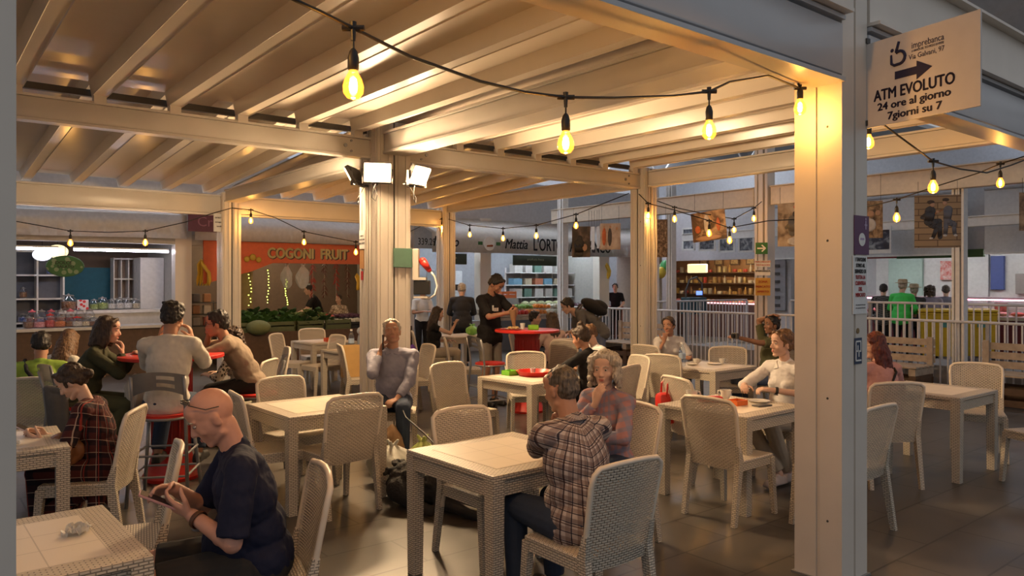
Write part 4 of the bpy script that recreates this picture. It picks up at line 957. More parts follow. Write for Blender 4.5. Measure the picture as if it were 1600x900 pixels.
camm = person('man with one arm over his head holding up a camera, behind the white blouse', (3.20, 9.35), 196, z0=.53, lean=-4, head=(0, 0, 0), rh=(.02, -.02, 1.35), lh=(-.05, .48, 1.08), rp=(.9, .1, .5), lp=(-.6, 0, -.9), sk='dark', top=OLV, sleeve=.8, bottom=(cl('mid_blue_denim', (.12, .16, .25)), 1.95), hair='short', hm=HB, s=.95, vox=MD)
person('bare-armed person in a pale blue top beside the water bottle, half behind the floodlight post', (-2.30, 11.75), -25, z0=.53, lean=8, head=(0, 0, 0), rh=(.14, .36, 1.02), lh=(-.16, .40, .80), rp=(.9, 0, -.6), sk='light', top=PALEB, sleeve=0, bottom=(JEAN, 1.9), hair='lowbun', hm=HBR, s=.95, vox=FR, female=True)
for q, (xp, Y, f, lab, tp, hr, hmm, g, s_) in enumerate([
  (1380, 17.0, 60, 'shopper in a dark checked shirt at the meat counter', CHD, 'short', HB, 1.05, .97), (1408, 16.6, 40, 'shopper in a bright green jacket and straw hat', GLB, 'short', HG, 1.15, 1.0),
  (1428, 17.0, 60, 'shopper in a dark top and pale hat beside the green jacket', cl('dark_grey_cloth', (.06, .055, .06)), 'short', HG, 1.1, .96), (1454, 16.9, 75, 'shopper in a lavender top at the meat counter', LAV, 'curly', HDB, 1.15, .96), (1478, 17.2, 60, 'shopper in a grey-blue top, rightmost of the five at the meat counter', cl('grey_blue_cotton', (.20, .20, .26)), 'short', HGB, 1.1, .96)]):
    p = px(xp, 439, Y)
    d = person(lab, (p.x, p.y), f, z0=.93*s_, lean=6, rh=(.18, .28, 1.0), lh=(-.18, .28, 1.0), legs='stand', sk='light', top=tp, sleeve=1.9, bottom=(BLK, 1.95), hair=hr, hm=hmm, s=s_, vox=FR, girth=g, hem=1, group=None, faceon=False)
    if 'hat' in lab:
        c = d['M'] @ d['HC'] if 'HC' in d else d['M'] @ (d['HM'] @ Vector((0, -.01, .10)))
        bm = B(); lathe(bm, [(.155, -.03), (.15, -.02), (.100, -.015), (.093, .045), (.06, .06), (.001, .06)], c, 20); o = obj('hat', bm, mat('straw', (.45, .36, .24), .9), smooth='auto'); tag(o, 'wide pale hat of the shopper in '+('green' if 'green jacket and' in lab else 'the dark top'), 'hat')
person('stallholder in black leaning over the fruit display', tuple(px(500, 439, 17.4).xy), 200, z0=.93, lean=25, rh=(.12, .50, 1.0), lh=(-.12, .50, 1.0), legs='stand', sk='light', top=BLK, sleeve=.8, bottom=(BLK, 1.95), hair='short', hm=HB, s=.98, vox=FR)
person('stallholder woman in a printed top behind the fruit display', tuple(px(531, 439, 17.6).xy), 255, z0=.80, lean=5, rh=(.2, .30, .95), lh=(-.2, .30, .95), legs='stand', sk='light', top=spotted('printed_top', (.30, .24, .18), (.6, .5, .4), 20), sleeve=.7, bottom=(BLK, 1.95), hair='lowbun', hm=HDB, s=.88, vox=FR, female=True)
person('butcher in black at the pink lit counter behind the lettering', tuple(px(962, 439, 22.6).xy), 250, z0=.93, rh=(.2, .3, 1.), lh=(-.2, .3, 1.), legs='stand', sk='light', top=BLK, sleeve=.8, bottom=(BLK, 1.95), hair='short', hm=HB, s=.95, vox=FR)
# ================================================================ THINGS HELD OR WORN
phone(bald, -1, (.05, .13, .065), (math.radians(28), 0, math.radians(112)), 'black phone with a pink back held by the bald man', sz=(.075, .155, .010), m=mat('dusty_pink', (.45, .25, .28), .4))
cuff(bald, -1, 'steel watch with a brown strap on the bald man\'s left wrist', mat('brown_leather', (.10, .04, .02), .5), .16, .036)
phone(tart, 1, (-.02, .12, .05), (math.radians(28), 0, math.radians(100)), 'pale phone in the hands of the woman in the tartan dress', m=mat('pale_case', (.6, .5, .55), .4))
cuff(tart, -1, 'brown strapped watch of the woman in the tartan dress', mat('brown_leather', (.10, .04, .02), .5), .14, .028)
cuff(blouse, -1, 'black watch on the wrist of the woman in the white blouse', RUBB, .14, .030)
phone(phm, 1, (-.035, .02, .11), (math.radians(90), 0, math.radians(90)), 'black phone at the ear of the man in the striped shirt')
phone(lngw, 1, (0, .07, .06), (math.radians(75), 0, math.radians(-85)), 'dark phone of the long-haired woman in black')
p = camm['M'] @ (camm['WR'][-1]+Vector((0, .07, .03))); t = thing('camera_compact', 'small black camera held up behind the woman in the white blouse', 'camera', p, math.radians(196-90))
bm = B(); box(bm, (0, 0, 0), (.11, .035, .07), bev=.005); obj('camera_body', bm, DARKM, t); bm = B(); cyl(bm, (0, .01, 0), (0, .05, 0), .024); obj('lens', bm, RUBB, t)
# backpack on the bending man
Mx = bend['M']; c = Mx @ bend['T'](0, -.22, .28); t = thing('backpack', 'black backpack on the back of the bending man', 'backpack', c, math.radians(186-90)); Rb = Euler((-math.radians(62), 0, 0)).to_matrix().to_4x4()
bm = B(); sph(bm, (0, 0, 0), (.16, .11, .24), Rb, 3); sph(bm, Rb @ Vector((0, -.08, -.08)), (.12, .07, .13), Rb, 3); o = obj('pack', bm, BLACKC, t); remesh(o, .012, 2)
for s_ in (-1, 1):
    bm = B(); tube(bm, [Rb @ Vector(p) for p in ((s_*.09, .06, .20), (s_*.11, .20, .22), (s_*.12, .32, .12), (s_*.13, .30, -.05), (s_*.12, .08, -.16))], .016, 6); obj('strap', bm, mat('grey_strap', (.10, .09, .08), .7), t)
# thin straps
def strap(pd, pts, label, m=BLACKC, r=.011):
    M_ = pd['M']; P_ = [M_ @ pd['T'](*p) for p in pts]; o0 = P_[0]; bm = B(); tube(bm, [p-o0 for p in P_], r, 6); o = obj('bag_strap', bm, m, loc=o0, smooth=True); tag(o, label, 'strap')
strap(redh, [(.15, .02, .52), (.10, -.11, .42), (-.02, -.145, .25), (-.14, -.13, .08), (-.17, -.05, 0)], 'thin black bag strap across the back of the red-haired woman')
strap(grs, [(-.13, .0, .53), (-.09, -.11, .42), (.04, -.14, .25), (.15, -.12, .08)], 'black strap across the back of the person in the lime shirt', r=.018)
# dog, leash and bags
CURLF = mat('black_curly_fur', (.012, .011, .011), .8, bump=.6, bscale=60)
t = thing('dog', 'black curly-haired dog lying on the floor behind the large front table', 'dog', (-.62, 5.75, 0), math.radians(-30)); bm = B(); rn = random.Random(3)
cap(bm, (-.22, 0, .17), .155, (.12, 0, .17), .15); cap(bm, (.12, 0, .18), .14, (.27, 0, .20), .12); cap(bm, (.25, 0, .22), .085, (.38, .03, .27), .07); sph(bm, (.42, .04, .29), (.09, .085, .085)); cap(bm, (.46, .05, .275), .05, (.55, .07, .255), .035)
for s_ in (-1, 1):
    cap(bm, (.16, s_*.10, .10), .055, (.40, s_*.11, .045), .038); cap(bm, (.40, s_*.11, .04), .038, (.50, s_*.11, .035), .036)
    cap(bm, (-.20, s_*.12, .14), .11, (-.02, s_*.18, .08), .06); cap(bm, (-.02, s_*.18, .06), .05, (.14, s_*.19, .04), .04)
    cap(bm, (.41, s_*.075+.04, .33), .03, (.40, s_*.125+.04, .24), .038)
cap(bm, (-.36, 0, .17), .04, (-.48, .08, .08), .03)
for k in range(150):
    x = rn.uniform(-.34, .30); a = rn.uniform(0, math.pi); r_ = .155 if x < .1 else .13; sph(bm, (x, r_*math.cos(a), .17+r_*.9*math.sin(a)), rn.uniform(.018, .032), None, 1)
o = obj('body', bm, CURLF, t); remesh(o, .011, 1, .4)
bm = B(); sph(bm, (.575, .075, .262), .018); obj('nose', bm, RUBB, t, smooth=True)
bm = B(); sph(bm, (.485, .02, .31), .010); sph(bm, (.475, .095, .31), .010); obj('eye', bm, IRIS, t, smooth=True)
a_ = phm['M'] @ phm['WR'][-1]+Vector((.03, -.08, 0)); d_ = Vector((-.42, 5.72, .30)); o0 = a_.copy()
bm = B(); tube(bm, [p-o0 for p in (a_, a_+Vector((.1, -.2, -.12)), a_.lerp(d_, .5)+Vector((0, 0, -.02)), a_.lerp(d_, .8), d_)], .008, 6); o = obj('leash', bm, RUBB, loc=o0, smooth=True); tag(o, 'black leash running from the hand of the man on the phone to the dog', 'leash')
def blobbag(label, loc, sz, m, seed, knot=True, name='plastic_bag', cat='bag'):
    rn = random.Random(seed); t = thing(name, label, cat, loc, rn.uniform(0, 3)); bm = B()
    v = sph(bm, (0, 0, sz[2]*.46), (sz[0]/2, sz[1]/2, sz[2]*.46), None, 4); ph = [rn.uniform(0, 6) for _ in range(8)]
    for q in v:
        c = q.co; a = math.atan2(c.y, c.x); k = 1+.10*math.sin(3*a+ph[0]+c.z*9)+.07*math.sin(7*a+ph[1]-c.z*20)+.04*math.sin(13*a+ph[2]+c.z*31)
        if c.z > sz[2]*.62: k *= 1-.55*(c.z-sz[2]*.62)/(sz[2]*.35)
        q.co = Vector((c.x*k, c.y*k, max(c.z, .004)))
    obj('sack', bm, m, t, smooth=True)
    if knot:
        bm = B()
        for a in (0, 2.1, 4.2): cap(bm, (0, 0, sz[2]*.84), .022, (.05*math.cos(a), .05*math.sin(a), sz[2]*1.0), .014)
        o = obj('handle', bm, m, t); remesh(o, .008, 2)
    return t
blobbag('full pale plastic bag on the floor by the chair of the man on the phone', (-1.02, 6.42, 0), (.40, .36, .36), mat('pale_plastic', (.52, .52, .46), .35, alpha=.9, bump=.5, bscale=14), 1)
blobbag('yellow-green plastic bag leaning on the pale bag under the man on the phone', (-.78, 6.62, 0), (.24, .24, .36), mat('lime_plastic', (.42, .48, .14), .35, alpha=.9, bump=.5, bscale=14), 2)
blobbag('crumpled tan paper bag under the chair of the man on the phone', (-1.10, 6.95, .0), (.22, .2, .44), mat('tan_paper', (.30, .18, .09), .6, bump=.6, bscale=20), 3, False, 'paper_bag')
blobbag('green plastic bag on the table behind the standing man in black', (-.72, 13.75, .731), (.24, .22, .2), mat('green_plastic_bag', (.25, .62, .12), .4, bump=.4, bscale=14), 4)
blobbag('purple bag on the floor beside the long-haired woman in black', (-1.62, 12.3, 0), (.3, .3, .75), mat('purple_cloth', (.16, .06, .40), .7), 5, False, 'shopping_bag')
blobbag('black soft bag on the seat of the chair behind the red tray table', (.16, 8.58, .452), (.34, .3, .14), BLACKC, 6, False, 'handbag')
blobbag('white cloth bag hanging at the left bar table', (-3.22, 6.45, .62), (.18, .12, .34), mat('white_canvas', (.6, .57, .5), .8), 7, False, 'tote_bag')
t = blobbag('brown leather handbag on the lap of the woman in the tartan dress', (-2.86, 4.80, .52), (.28, .22, .26), mat('tan_leather', (.26, .11, .045), .45, bump=.3, bscale=40), 8, False, 'handbag')
# bag on chair with handles (red)
t = thing('handbag', 'red handbag on the chair behind the table with two cups', 'handbag', (1.42, 6.72, .452), math.radians(20)); bm = B(); box(bm, (0, 0, .14), (.30, .12, .28), bev=.04); obj('bag_body', bm, REDP, t, smooth='auto')
for s_ in (-1, 1): bm = B(); tube(bm, [(-.08, s_*.05, .25), (-.07, s_*.05, .36), (0, s_*.045, .41), (.07, s_*.05, .36), (.08, s_*.05, .25)], .009, 8); obj('handle', bm, REDP, t, smooth=True)
t = thing('paper_bag', 'brown paper bag standing on the chair left of the floodlight post', 'bag', (-2.12, 10.02, .452), math.radians(25)); bm = B(); taper(bm, (0, 0, 0), (0, 0, .42), (.28, .12), (.30, .04)); obj('sack', bm, mat('kraft_paper', (.45, .27, .09), .7), t)
# ================================================================ ON THE TABLES
def lathed(name, label, cat, loc, prof, m, n=24, group=None, parts=()):
    t = thing(name, label, cat, loc, 0, group); bm = B(); lathe(bm, prof, n=n); obj('body' if name != 'plate' else 'dish', bm, m, t, smooth='auto')
    for nm, pf, mm in parts: bm = B(); lathe(bm, pf, n=n); obj(nm, bm, mm, t, smooth='auto')
    return t
TT = .7305
CUPM = mat('glazed_white', (.75, .72, .66), .2, noise=0); COFF = mat('coffee', (.05, .02, .01), .3, noise=0)
def cup(label, x, y, z=TT, s=1., ang=0):
    t = thing('coffee_cup', label, 'cup', (x, y, z), ang, 'coffee cups'); t.scale = (s, s, s); bm = B(); lathe(bm, [(.022, 0), (.026, .004), (.036, .035), (.040, .062), (.0375, .062), (.033, .035), (.02, .008), (.001, .006)]); obj('bowl', bm, CUPM, t, smooth='auto')
    bm = B(); tube(bm, [(.036, 0, .052), (.056, 0, .05), (.060, 0, .032), (.034, 0, .018)], .005, 8); obj('handle', bm, CUPM, t, smooth=True); bm = B(); cyl(bm, (0, 0, .040), (0, 0, .046), .034); obj('coffee', bm, COFF, t)
def plate(label, x, y, z=TT, r=.08, m=None): return lathed('plate', label, 'plate', (x, y, z), [(r*.6, 0), (r*.9, .006), (r, .014), (r*.97, .014), (r*.85, .008), (.001, .005)], m or CUPM, 28, 'plates and saucers')
a = pz(1097, 617, TT); cup('white cup nearer the red handbag on the table of the white blouse woman', 1.50, 6.30, s=1.25)
cup('white cup nearer the woman in the white blouse on her table', 1.80, 6.36, s=1.2, ang=2.5); plate('saucer in front of the woman in the white blouse', 2.02, 6.18, r=.09)
t = thing('glasses_case', 'red soft case lying beside the cups of the woman in the white blouse', 'case', (1.62, 6.16, TT), .2); bm = B(); box(bm, (0, 0, .025), (.20, .08, .05), bev=.02); obj('shell', bm, REDP, t, smooth='auto')
t = thing('tissue_box', 'orange open box at the middle of the table with two cups', 'box', (1.80, 6.04, TT), .6); bm = B(); [box(bm, (s_*.06, 0, .02), (.008, .10, .04)) for s_ in (-1, 1)]; [box(bm, (0, s_*.05, .02), (.128, .008, .04)) for s_ in (-1, 1)]; box(bm, (0, 0, .004), (.12, .10, .008)); obj('tray', bm, mat('orange_plastic', (.75, .16, .02), .4), t)
t = thing('phone', 'dark phone lying on the table before the woman in the white blouse', 'phone', (1.98, 5.98, TT+.005), .5); bm = B(); box(bm, (0, 0, 0), (.15, .075, .009), bev=.003); obj('case', bm, DARKM, t)
for i, (x, y) in enumerate(((2.20, 9.02), (2.52, 9.05))): cup(('white cup behind the water bottle', 'white cup at the right of the water bottle table')[i], x, y); 
plate('saucer with spoon on the water bottle table', 2.40, 8.95, r=.085); plate('small saucer nearest the water bottle', 2.12, 8.90, r=.06)
BOT = glassy('clear_plastic', (.9, .95, 1), .10)
def bottle(label, x, y, z, sc=1, m=BOT, cm=None):
    t = thing('water_bottle', label, 'bottle', (x, y, z)); t.scale = (sc,)*3; bm = B(); lathe(bm, [(.03, 0), (.034, .01), (.034, .05), (.031, .06), (.034, .07), (.034, .15), (.024, .185), (.013, .205), (.013, .225)]); obj('body', bm, m, t, smooth='auto')
    bm = B(); lathe(bm, [(.015, .222), (.015, .24), (.001, .24)]); obj('cap', bm, cm or WHITEP, t, smooth='auto'); bm = B(); lathe(bm, [(.0348, .075), (.0348, .13)]); obj('paper_label', bm, mat('label_blue', (.35, .45, .6), .5), t, smooth='auto')
bottle('clear water bottle on the table of the smiling woman', 1.98, 8.78, TT, 1.15); bottle('clear water bottle beside the floodlight post', -2.33, 10.95, TT, 1.2)
def openbox(label, x, y, z, s, m, name='plastic_box', ang=.7):
    t = thing(name, label, 'box', (x, y, z), ang); bm = B(); box(bm, (0, 0, .006), (s[0], s[1], .012)); 
    for q in (-1, 1): box(bm, (q*(s[0]/2-.004), 0, s[2]/2), (.008, s[1], s[2])); box(bm, (0, q*(s[1]/2-.004), s[2]/2), (s[0], .008, s[2]))
    obj('tray', bm, m, t); return t
openbox('green ashtray box on the red tray table', -.02, 7.95, TT, (.13, .13, .05), GREENP); openbox('green box on the round red bar table', .28, 9.92, 1.081, (.13, .11, .06), GREENP, ang=.1)
openbox('small red box on the table behind the empty chairs', -2.98, 12.35, TT, (.16, .12, .06), mat('orange_red_plastic', (.72, .10, .03), .4))
lathed('serving_tray', 'round red tray on the woven table in front of the standing man', 'tray', (.24, 7.92, TT), [(.001, .004), (.15, .004), (.155, .012), (.19, .05), (.20, .05), (.165, 0), (.001, 0)], REDP, 36)
lathed('paper_cup', 'white paper cup on the round red tray', 'cup', (.22, 7.93, TT+.005), [(.022, 0), (.03, .07), (.028, .07), (.02, .004), (.001, .004)], PAPER)
plate('plate of food on the round red bar table', .02, 9.90, 1.081, .11)
t = thing('food_portion', 'snack on the plate on the round red bar table', 'food', (.02, 9.90, 1.09)); bm = B(); rn = random.Random(5); [sph(bm, (rn.uniform(-.05, .05), rn.uniform(-.05, .05), .018), (.03, .024, .018), None, 2) for _ in range(9)]; o = obj('pieces', bm, spotted('food', (.45, .22, .08), (.6, .5, .25), 60), t)
lathed('paper_cup', 'white paper cup on the round red bar table', 'cup', (.14, 10.0, 1.081), [(.025, 0), (.034, .08), (.031, .08), (.022, .004), (.001, .004)], PAPER)
p = stand['M'] @ (stand['WR'][1]+Vector((0, .08, -.02))); t = thing('paper_cone', 'brown paper wrap held by the standing man in black', 'wrap', p, 0); bm = B(); cyl(bm, (0, 0, .06), (0.02, 0, -.16), .05, .02, 12); obj('wrap', bm, mat('tan_paper', (.30, .18, .09), .6), t, smooth='auto')
# crumpled napkin & papers
def napkin(label, loc, s, seed):
    rn = random.Random(seed); bm = B(); n = 9; g = [[bm.verts.new(((i/n-.5)*s*rn.uniform(.85, 1.1), (j/n-.5)*s*.7*rn.uniform(.8, 1.1), .003+rn.random()*.022*s/.12)) for j in range(n)] for i in range(n)]
    for i in range(n-1):
        for j in range(n-1): bm.faces.new((g[i][j], g[i+1][j], g[i+1][j+1], g[i][j+1]))
    bmesh.ops.solidify(bm, geom=bm.faces[:], thickness=.0015); o = obj('paper_napkin', bm, PAPER, loc=loc, rz=rn.uniform(0, 3)); tag(o, label, 'napkin')
napkin('crumpled white paper on the bottom left table', (-1.72, 2.98, TT), .14, 1); napkin('white paper on the table of the tartan dress woman', (-3.02, 4.55, TT), .12, 2); napkin('napkin on the left bar table', (-3.1, 6.5, 1.081), .12, 3)
plate('plate on the left bar table by the young woman eating', -3.2, 6.62, 1.081, .10)
# grey jacket over a stool at the far left
bm = B(); cap(bm, (0, 0, .34), .05, (.22, .02, .30), .05); cap(bm, (.02, 0, .30), .06, (.10, 0, -.28), .07); cap(bm, (.20, .02, .28), .05, (.22, 0, -.20), .06); cap(bm, (.1, 0, .2), .09, (.16, 0, -.25), .09)
o = obj('hanging_jacket', bm, cl('grey_jacket', (.12, .115, .11)), loc=(-3.66, 5.95, .66)); o.scale = (.62, .62, .62); remesh(o, .012, 4); tag(o, 'dark grey jacket hanging over a bar stool at the far left', 'jacket')

c = stand['M'] @ stand['T'](.03, .145, .33); R_ = stand['M'].to_3x3()
bm = B(); [box(bm, (x, 0, 0), (.035, .02, .045)) for x in (-.03, .012)]; box(bm, (.045, 0, .02), (.012, .02, .07)); o = obj('shirt_print', bm, PAPER, stand['t'], loc=stand['T'](.03, .118, .33))
# ================================================================ SIGNS
AR = -V   # the arrow sign sticks out towards us from the foreground post
p0 = px(1355, 135, 4.42); ang = math.atan2(px(1533, 98, 3.84).y-p0.y, px(1533, 98, 3.84).x-p0.x); Ls = (px(1533, 98, 3.84)-p0)*Vector((1, 1, 0)); Ls = Ls.length
SIGNB = mat('sign_board', (.62, .58, .55), .5, noise=.03)
zt, zb = 1.72+(439-70)*4.42/1180, 1.72+(439-201)*4.42/1180
t = thing('hanging_sign', 'white ATM sign with a big dark blue arrow, on the wide foreground post', 'sign', (p0.x, p0.y, (zt+zb)/2), ang)
bm = B(); box(bm, (Ls/2, 0, 0), (Ls, .012, zt-zb)); obj('board', bm, SIGNB, t)
hh = zt-zb; y_ = -.0072
def sx(f): return Ls*f
text('ATM EVOLUTO', INK, .088, t, (sx(.44), y_, hh*-.15), bold=.0020, fit=Ls*.73, ext=.0005)
text('24 ore al giorno', INK, .060, t, (sx(.44), y_, hh*-.285), bold=.0015, fit=Ls*.66, ext=.0005)
text('7giorni su 7', INK, .060, t, (sx(.45), y_, hh*-.41), bold=.0015, fit=Ls*.49, ext=.0005)
text('imprebanca', INK, .050, t, (sx(.57), y_, hh*.325), fit=Ls*.28, ext=.0005); text('LA BANCA DEL TUO MODO DI VIVERE', INK, .018, t, (sx(.57), y_, hh*.265), fit=Ls*.28, ext=.0005); text('Via Galvani, 97', INK, .040, t, (sx(.56), y_, hh*.20), fit=Ls*.31, ext=.0005)
bm = B(); prism(bm, [(-.10, -.022), (.03, -.022), (.03, -.052), (.12, 0), (.03, .052), (.03, .022), (-.10, .022)], 0, .001, Matrix.Translation((sx(.43), y_, hh*.04)) @ rotm(0, math.pi/2)); obj('arrow', bm, INK, t)
bm = B(); cx = sx(.335); pts = [(cx-.02+.032*math.cos(a), y_, .118+.044*math.sin(a)) for a in [math.radians(d) for d in range(100, -210, -15)]]
tube(bm, [(cx-.012, y_, .205), (cx-.03, y_, .15)]+[(cx-.01+.034*math.cos(a), y_, .115+.036*math.sin(a)) for a in [math.radians(d) for d in range(120, -90, -20)]]+[(cx-.04, y_, .078), (cx-.058, y_, .09), (cx-.06, y_, .14)], [.008]*2+[.009]*11+[.009, .008, .006], 6); sph(bm, (cx-.055, y_, .165), (.011, .002, .011))
obj('emblem', bm, INK, t, smooth=True)
bm = B(); box(bm, (-.02, 0, hh/2+.02), (.06, .03, .03)); box(bm, (-.02, 0, -hh/2+.03), (.06, .03, .03)); obj('bracket', bm, DARKM, t)
# notices on the foreground post: its right-hand face (normal -V), plane coordinates along U
pc = P1T.location; s2 = .145
def onface(u_, z, d=.001): return pc+U*u_-V*(s2+d)+Zv*z
def fz(y, x=1335): return H-(y-HOR)*4.40/F
def notice(name, label, cat, u_, z, w_, h, m, th=.004): 
    t = thing(name, label, cat, onface(u_, z, .004), TH); bm = B(); box(bm, (0, 0, 0), (w_, th, h)); obj('board', bm, m, t); return t
ux = .052
t = notice('notice_board', 'small purple sign on the wide foreground post', 'sign', ux+.02, fz(368), .17, .225, mat('purple_print', (.10, .02, .09), .4)); 
bm = B(); cyl(bm, (0, -.003, -.025), (0, -.004, -.025), .038, n=24); obj('round_mark', bm, PAPER, t); bm = B(); box(bm, (0, -.0045, -.022), (.045, .001, .012)); box(bm, (.045, -.003, .06), (.012, .001, .05)); box(bm, (.045, -.003, .06), (.03, .001, .010)); sph(bm, (.045, -.003, .095), (.008, .001, .008)); obj('small_print', bm, mat('pale_violet', (.45, .35, .5), .5), t)
t = notice('notice', 'white notice in black and red capitals on the wide foreground post', 'notice', ux, fz(445), .165, .335, PAPER)
for i, (s_, m_) in enumerate((('I TAVOLINI', BLKINK), ('SONO AL', BLKINK), ('SERVIZIO DI', BLKINK), ('TUTTA LA', REDINK), ('CLIENTELA', REDINK), ('DEL', REDINK), ('MERCATO', REDINK))): text(s_, m_, .031, t, (0, -.0045, .145-.034*i), bold=.0008, sx=.78, ext=.0004)
for i in range(2): text('solo consumazioni del mercato', BLKINK, .010, t, (0, -.0045, -.115-.018*i), sx=.9, ext=.0004)
t = notice('sticker', 'blue square spiral sticker on the wide foreground post', 'sticker', ux-.02, fz(547), .085, .15, mat('sticker_blue', (.03, .05, .10), .5), .002)
bm = B(); z_ = [((-.028, .055), (.028, .055)), ((.028, .055), (.028, -.002)), ((.028, -.002), (-.006, -.002)), ((-.006, -.002), (-.006, .028)), ((-.028, .055), (-.028, .0)), ((-.028, -.055), (.028, -.055)), ((-.028, -.055), (-.028, -.0)), ((-.028, -.0), (.006, -.0)), ((.006, -.002), (.006, -.03))]
for a, b_ in z_: box(bm, ((a[0]+b_[0])/2, -.002, (a[1]+b_[1])/2), (abs(a[0]-b_[0])+.009, .001, abs(a[1]-b_[1])+.009))
obj('spiral', bm, PAPER, t)
bm = B(); cyl(bm, onface(ux-.02, fz(516)), onface(ux-.02, fz(516), .004), .016, n=16); tag(obj('disc_sticker', bm, mat('ochre', (.25, .16, .06), .5)), 'small dark round sticker just above the spiral sticker', 'sticker')
# notices and boxes at the centre post (its two visible faces)
cpost = P2T.location
def cface(px_, y, Y): return px(px_, y, Y)
va = TH-math.pi/2; CP = P2T.location
t = thing('notice', 'white notice on the left edge of the floodlight post', 'notice', CP-U*.222+V*.125+Zv*2.19, TH-math.pi/2); bm = B(); box(bm, (0, 0, 0), (.13, .006, .21)); obj('board', bm, PAPER, t)
for i, s_ in enumerate(('DIVIETO', 'TAVOLI LIBERI', 'SOLO CLIENTI')): text(s_, BLKINK, .02, t, (0, -.005, .04-.04*i), ext=.0004, bold=.0005)
bm = B(); box(bm, (0, 0, 0), (.10, .006, .22)); tag(obj('cork_panel', bm, mat('cork', (.42, .22, .09), .8), loc=CP-U*.218+V*.14+Zv*1.97, rz=va), 'plain brown panel below the white notice on the floodlight post', 'panel')
bm = B(); box(bm, (0, 0, 0), (.05, .004, .10)); o = obj('sticker', bm, REDINK, loc=CP-U*.218+V*.14+Zv*1.78, rz=va); tag(o, 'small red sticker on the floodlight post', 'sticker')
bm = B(); box(bm, (0, 0, 0), (.235, .03, .215), bev=.003); tag(obj('green_plate', bm, mat('sage_green', (.10, .20, .15), .6), loc=CP+U*.10-V*.228+Zv*1.98, rz=TH), 'square dark green plate on the floodlight post', 'plate')
t = thing('socket_box', 'grey electrical box with red plug and looped white hose beside the floodlight post', 'socket', px(650, 430, 8.60), 0)
bm = B(); box(bm, (0, 0, .12), (.07, .12, .36), bev=.01); obj('upper_box', bm, STEEL, t); bm = B(); box(bm, (.07, 0, -.14), (.18, .14, .16), bev=.008); obj('lower_box', bm, RUBB, t); bm = B(); box(bm, (.05, 0, -.04), (.14, .15, .03)); box(bm, (.06, 0, -.25), (.16, .15, .02)); obj('bracket', bm, STEEL, t)
bm = B(); cap(bm, (.08, -.02, .16), .045, (.15, -.02, .06), .03); obj('plug', bm, REDP, t, smooth=True)
bm = B(); tube(bm, [(.15, -.02, .06), (.21, -.02, -.01), (.245, -.02, -.12), (.22, -.02, -.22), (.15, -.02, -.27), (.09, -.02, -.26)], .013, 8); obj('hose', bm, WHITEP, t, smooth=True)
# EXIT-style arrow and posters on the slim post
q = NP(2.88, -.17); ea = math.atan2(-q.y, -q.x)+math.pi/2
def epx(x, y): return px(x, y, 13.78)
t = thing('arrow_sign', 'green sign with a white arrow on the cream post by the railing', 'sign', epx(1190, 388), -.3); bm = B(); box(bm, (0, 0, 0), (.21, .02, .21)); obj('board', bm, mat('sign_green', (.01, .14, .03), .4), t)
bm = B(); box(bm, (-.01, -.012, 0), (.13, .004, .025)); box(bm, (.035, -.012, .028), (.09, .004, .024), rotm(0, 0, .78)); box(bm, (.035, -.012, -.028), (.09, .004, .024), rotm(0, 0, -.78)); obj('arrow', bm, PAPER, t)
for (y, h, lab, m_, ws) in ((412, .12, 'small white printed sheet under the green arrow sign', PAPER, ('PARCHEGGIO', 'TESTACCIO')), (426, .10, 'pale sheet with a row of dark words below the small white sheet', PAPER, ('EMERGENZA',)), (448, .32, 'red and yellow poster on the cream post by the railing', mat('poster_yellow', (.60, .34, .06), .5), ('ZONA', 'MERCATO', 'APERTO'))):
    t = thing('poster', lab, 'poster', epx(1192, y), -.3, 'posters under the arrow sign'); bm = B(); box(bm, (0, 0, 0), (.26, .006, h)); obj('sheet', bm, m_, t)
    for i, s_ in enumerate(ws): text(s_, REDINK if y != 426 else BLKINK, .045 if h < .2 else .055, t, (0, -.006, h*.28-i*.06*(1 if h < .2 else 1.5)), ext=.0005, bold=.001)
# ================================================================ HANGING PHOTO PRINTS
def print_(label, x0, x1, y0, y1, Y, m, extra=None, rz=-.25, tilt=0):
    c = px((x0+x1)/2, (y0+y1)/2, Y); w_ = (x1-x0)*Y/F/math.cos(rz+.0) if False else (x1-x0)*Y/F*1.03; h = (y1-y0)*Y/F
    t = thing('photo_print', label, 'photo', c, rz, 'photo prints hanging above the railing'); R = rotm(0, 0, tilt)
    bm = B(); box(bm, (0, 0, 0), (w_, .008, h), R); obj('sheet', bm, m, t)
    bm = B(); [cyl(bm, (s_*w_*.42, 0, h/2), (s_*w_*.42, 0, max(h/2+.02, 3.16-c.z)), .003, n=5) for s_ in (-1, 1)]; obj('wire', bm, DARKM, t)
    if extra:
        for nm, mm, shapes in extra:
            bm = B()
            for q in shapes:
                if len(q) == 5:
                    v0 = len(bm.verts); cap(bm, (q[0]*w_, 0, q[1]*h), q[4]*w_, (q[2]*w_, 0, q[3]*h), q[4]*w_*.85, 8); bm.verts.ensure_lookup_table(); bmesh.ops.transform(bm, matrix=Matrix.Translation((0, -.006, 0)) @ R @ Matrix.Diagonal((1, .02, 1, 1)), verts=bm.verts[v0:]); continue
                fx, fy, fw, fh = q
                sph(bm, (fx*w_, -.006, fy*h), (fw*w_*.85, .003, fh*h*.85), R, 2)
            obj(nm, bm, mm, t, smooth=True)
    return t
SEPIA = [(.05, .03, .02), (.25, .16, .09), (.45, .32, .20)]
DKF = mat('dark_print_ink', (.05, .045, .05), .5, noise=.3); SKF = mat('skin_print_ink', (.45, .27, .18), .5); LTF = mat('pale_print_ink', (.55, .52, .5), .5, noise=.2); RDF = mat('orange_print_ink', (.5, .12, .04), .5, noise=.3); REF = mat('red_umbrella_print', (.6, .05, .03), .5)
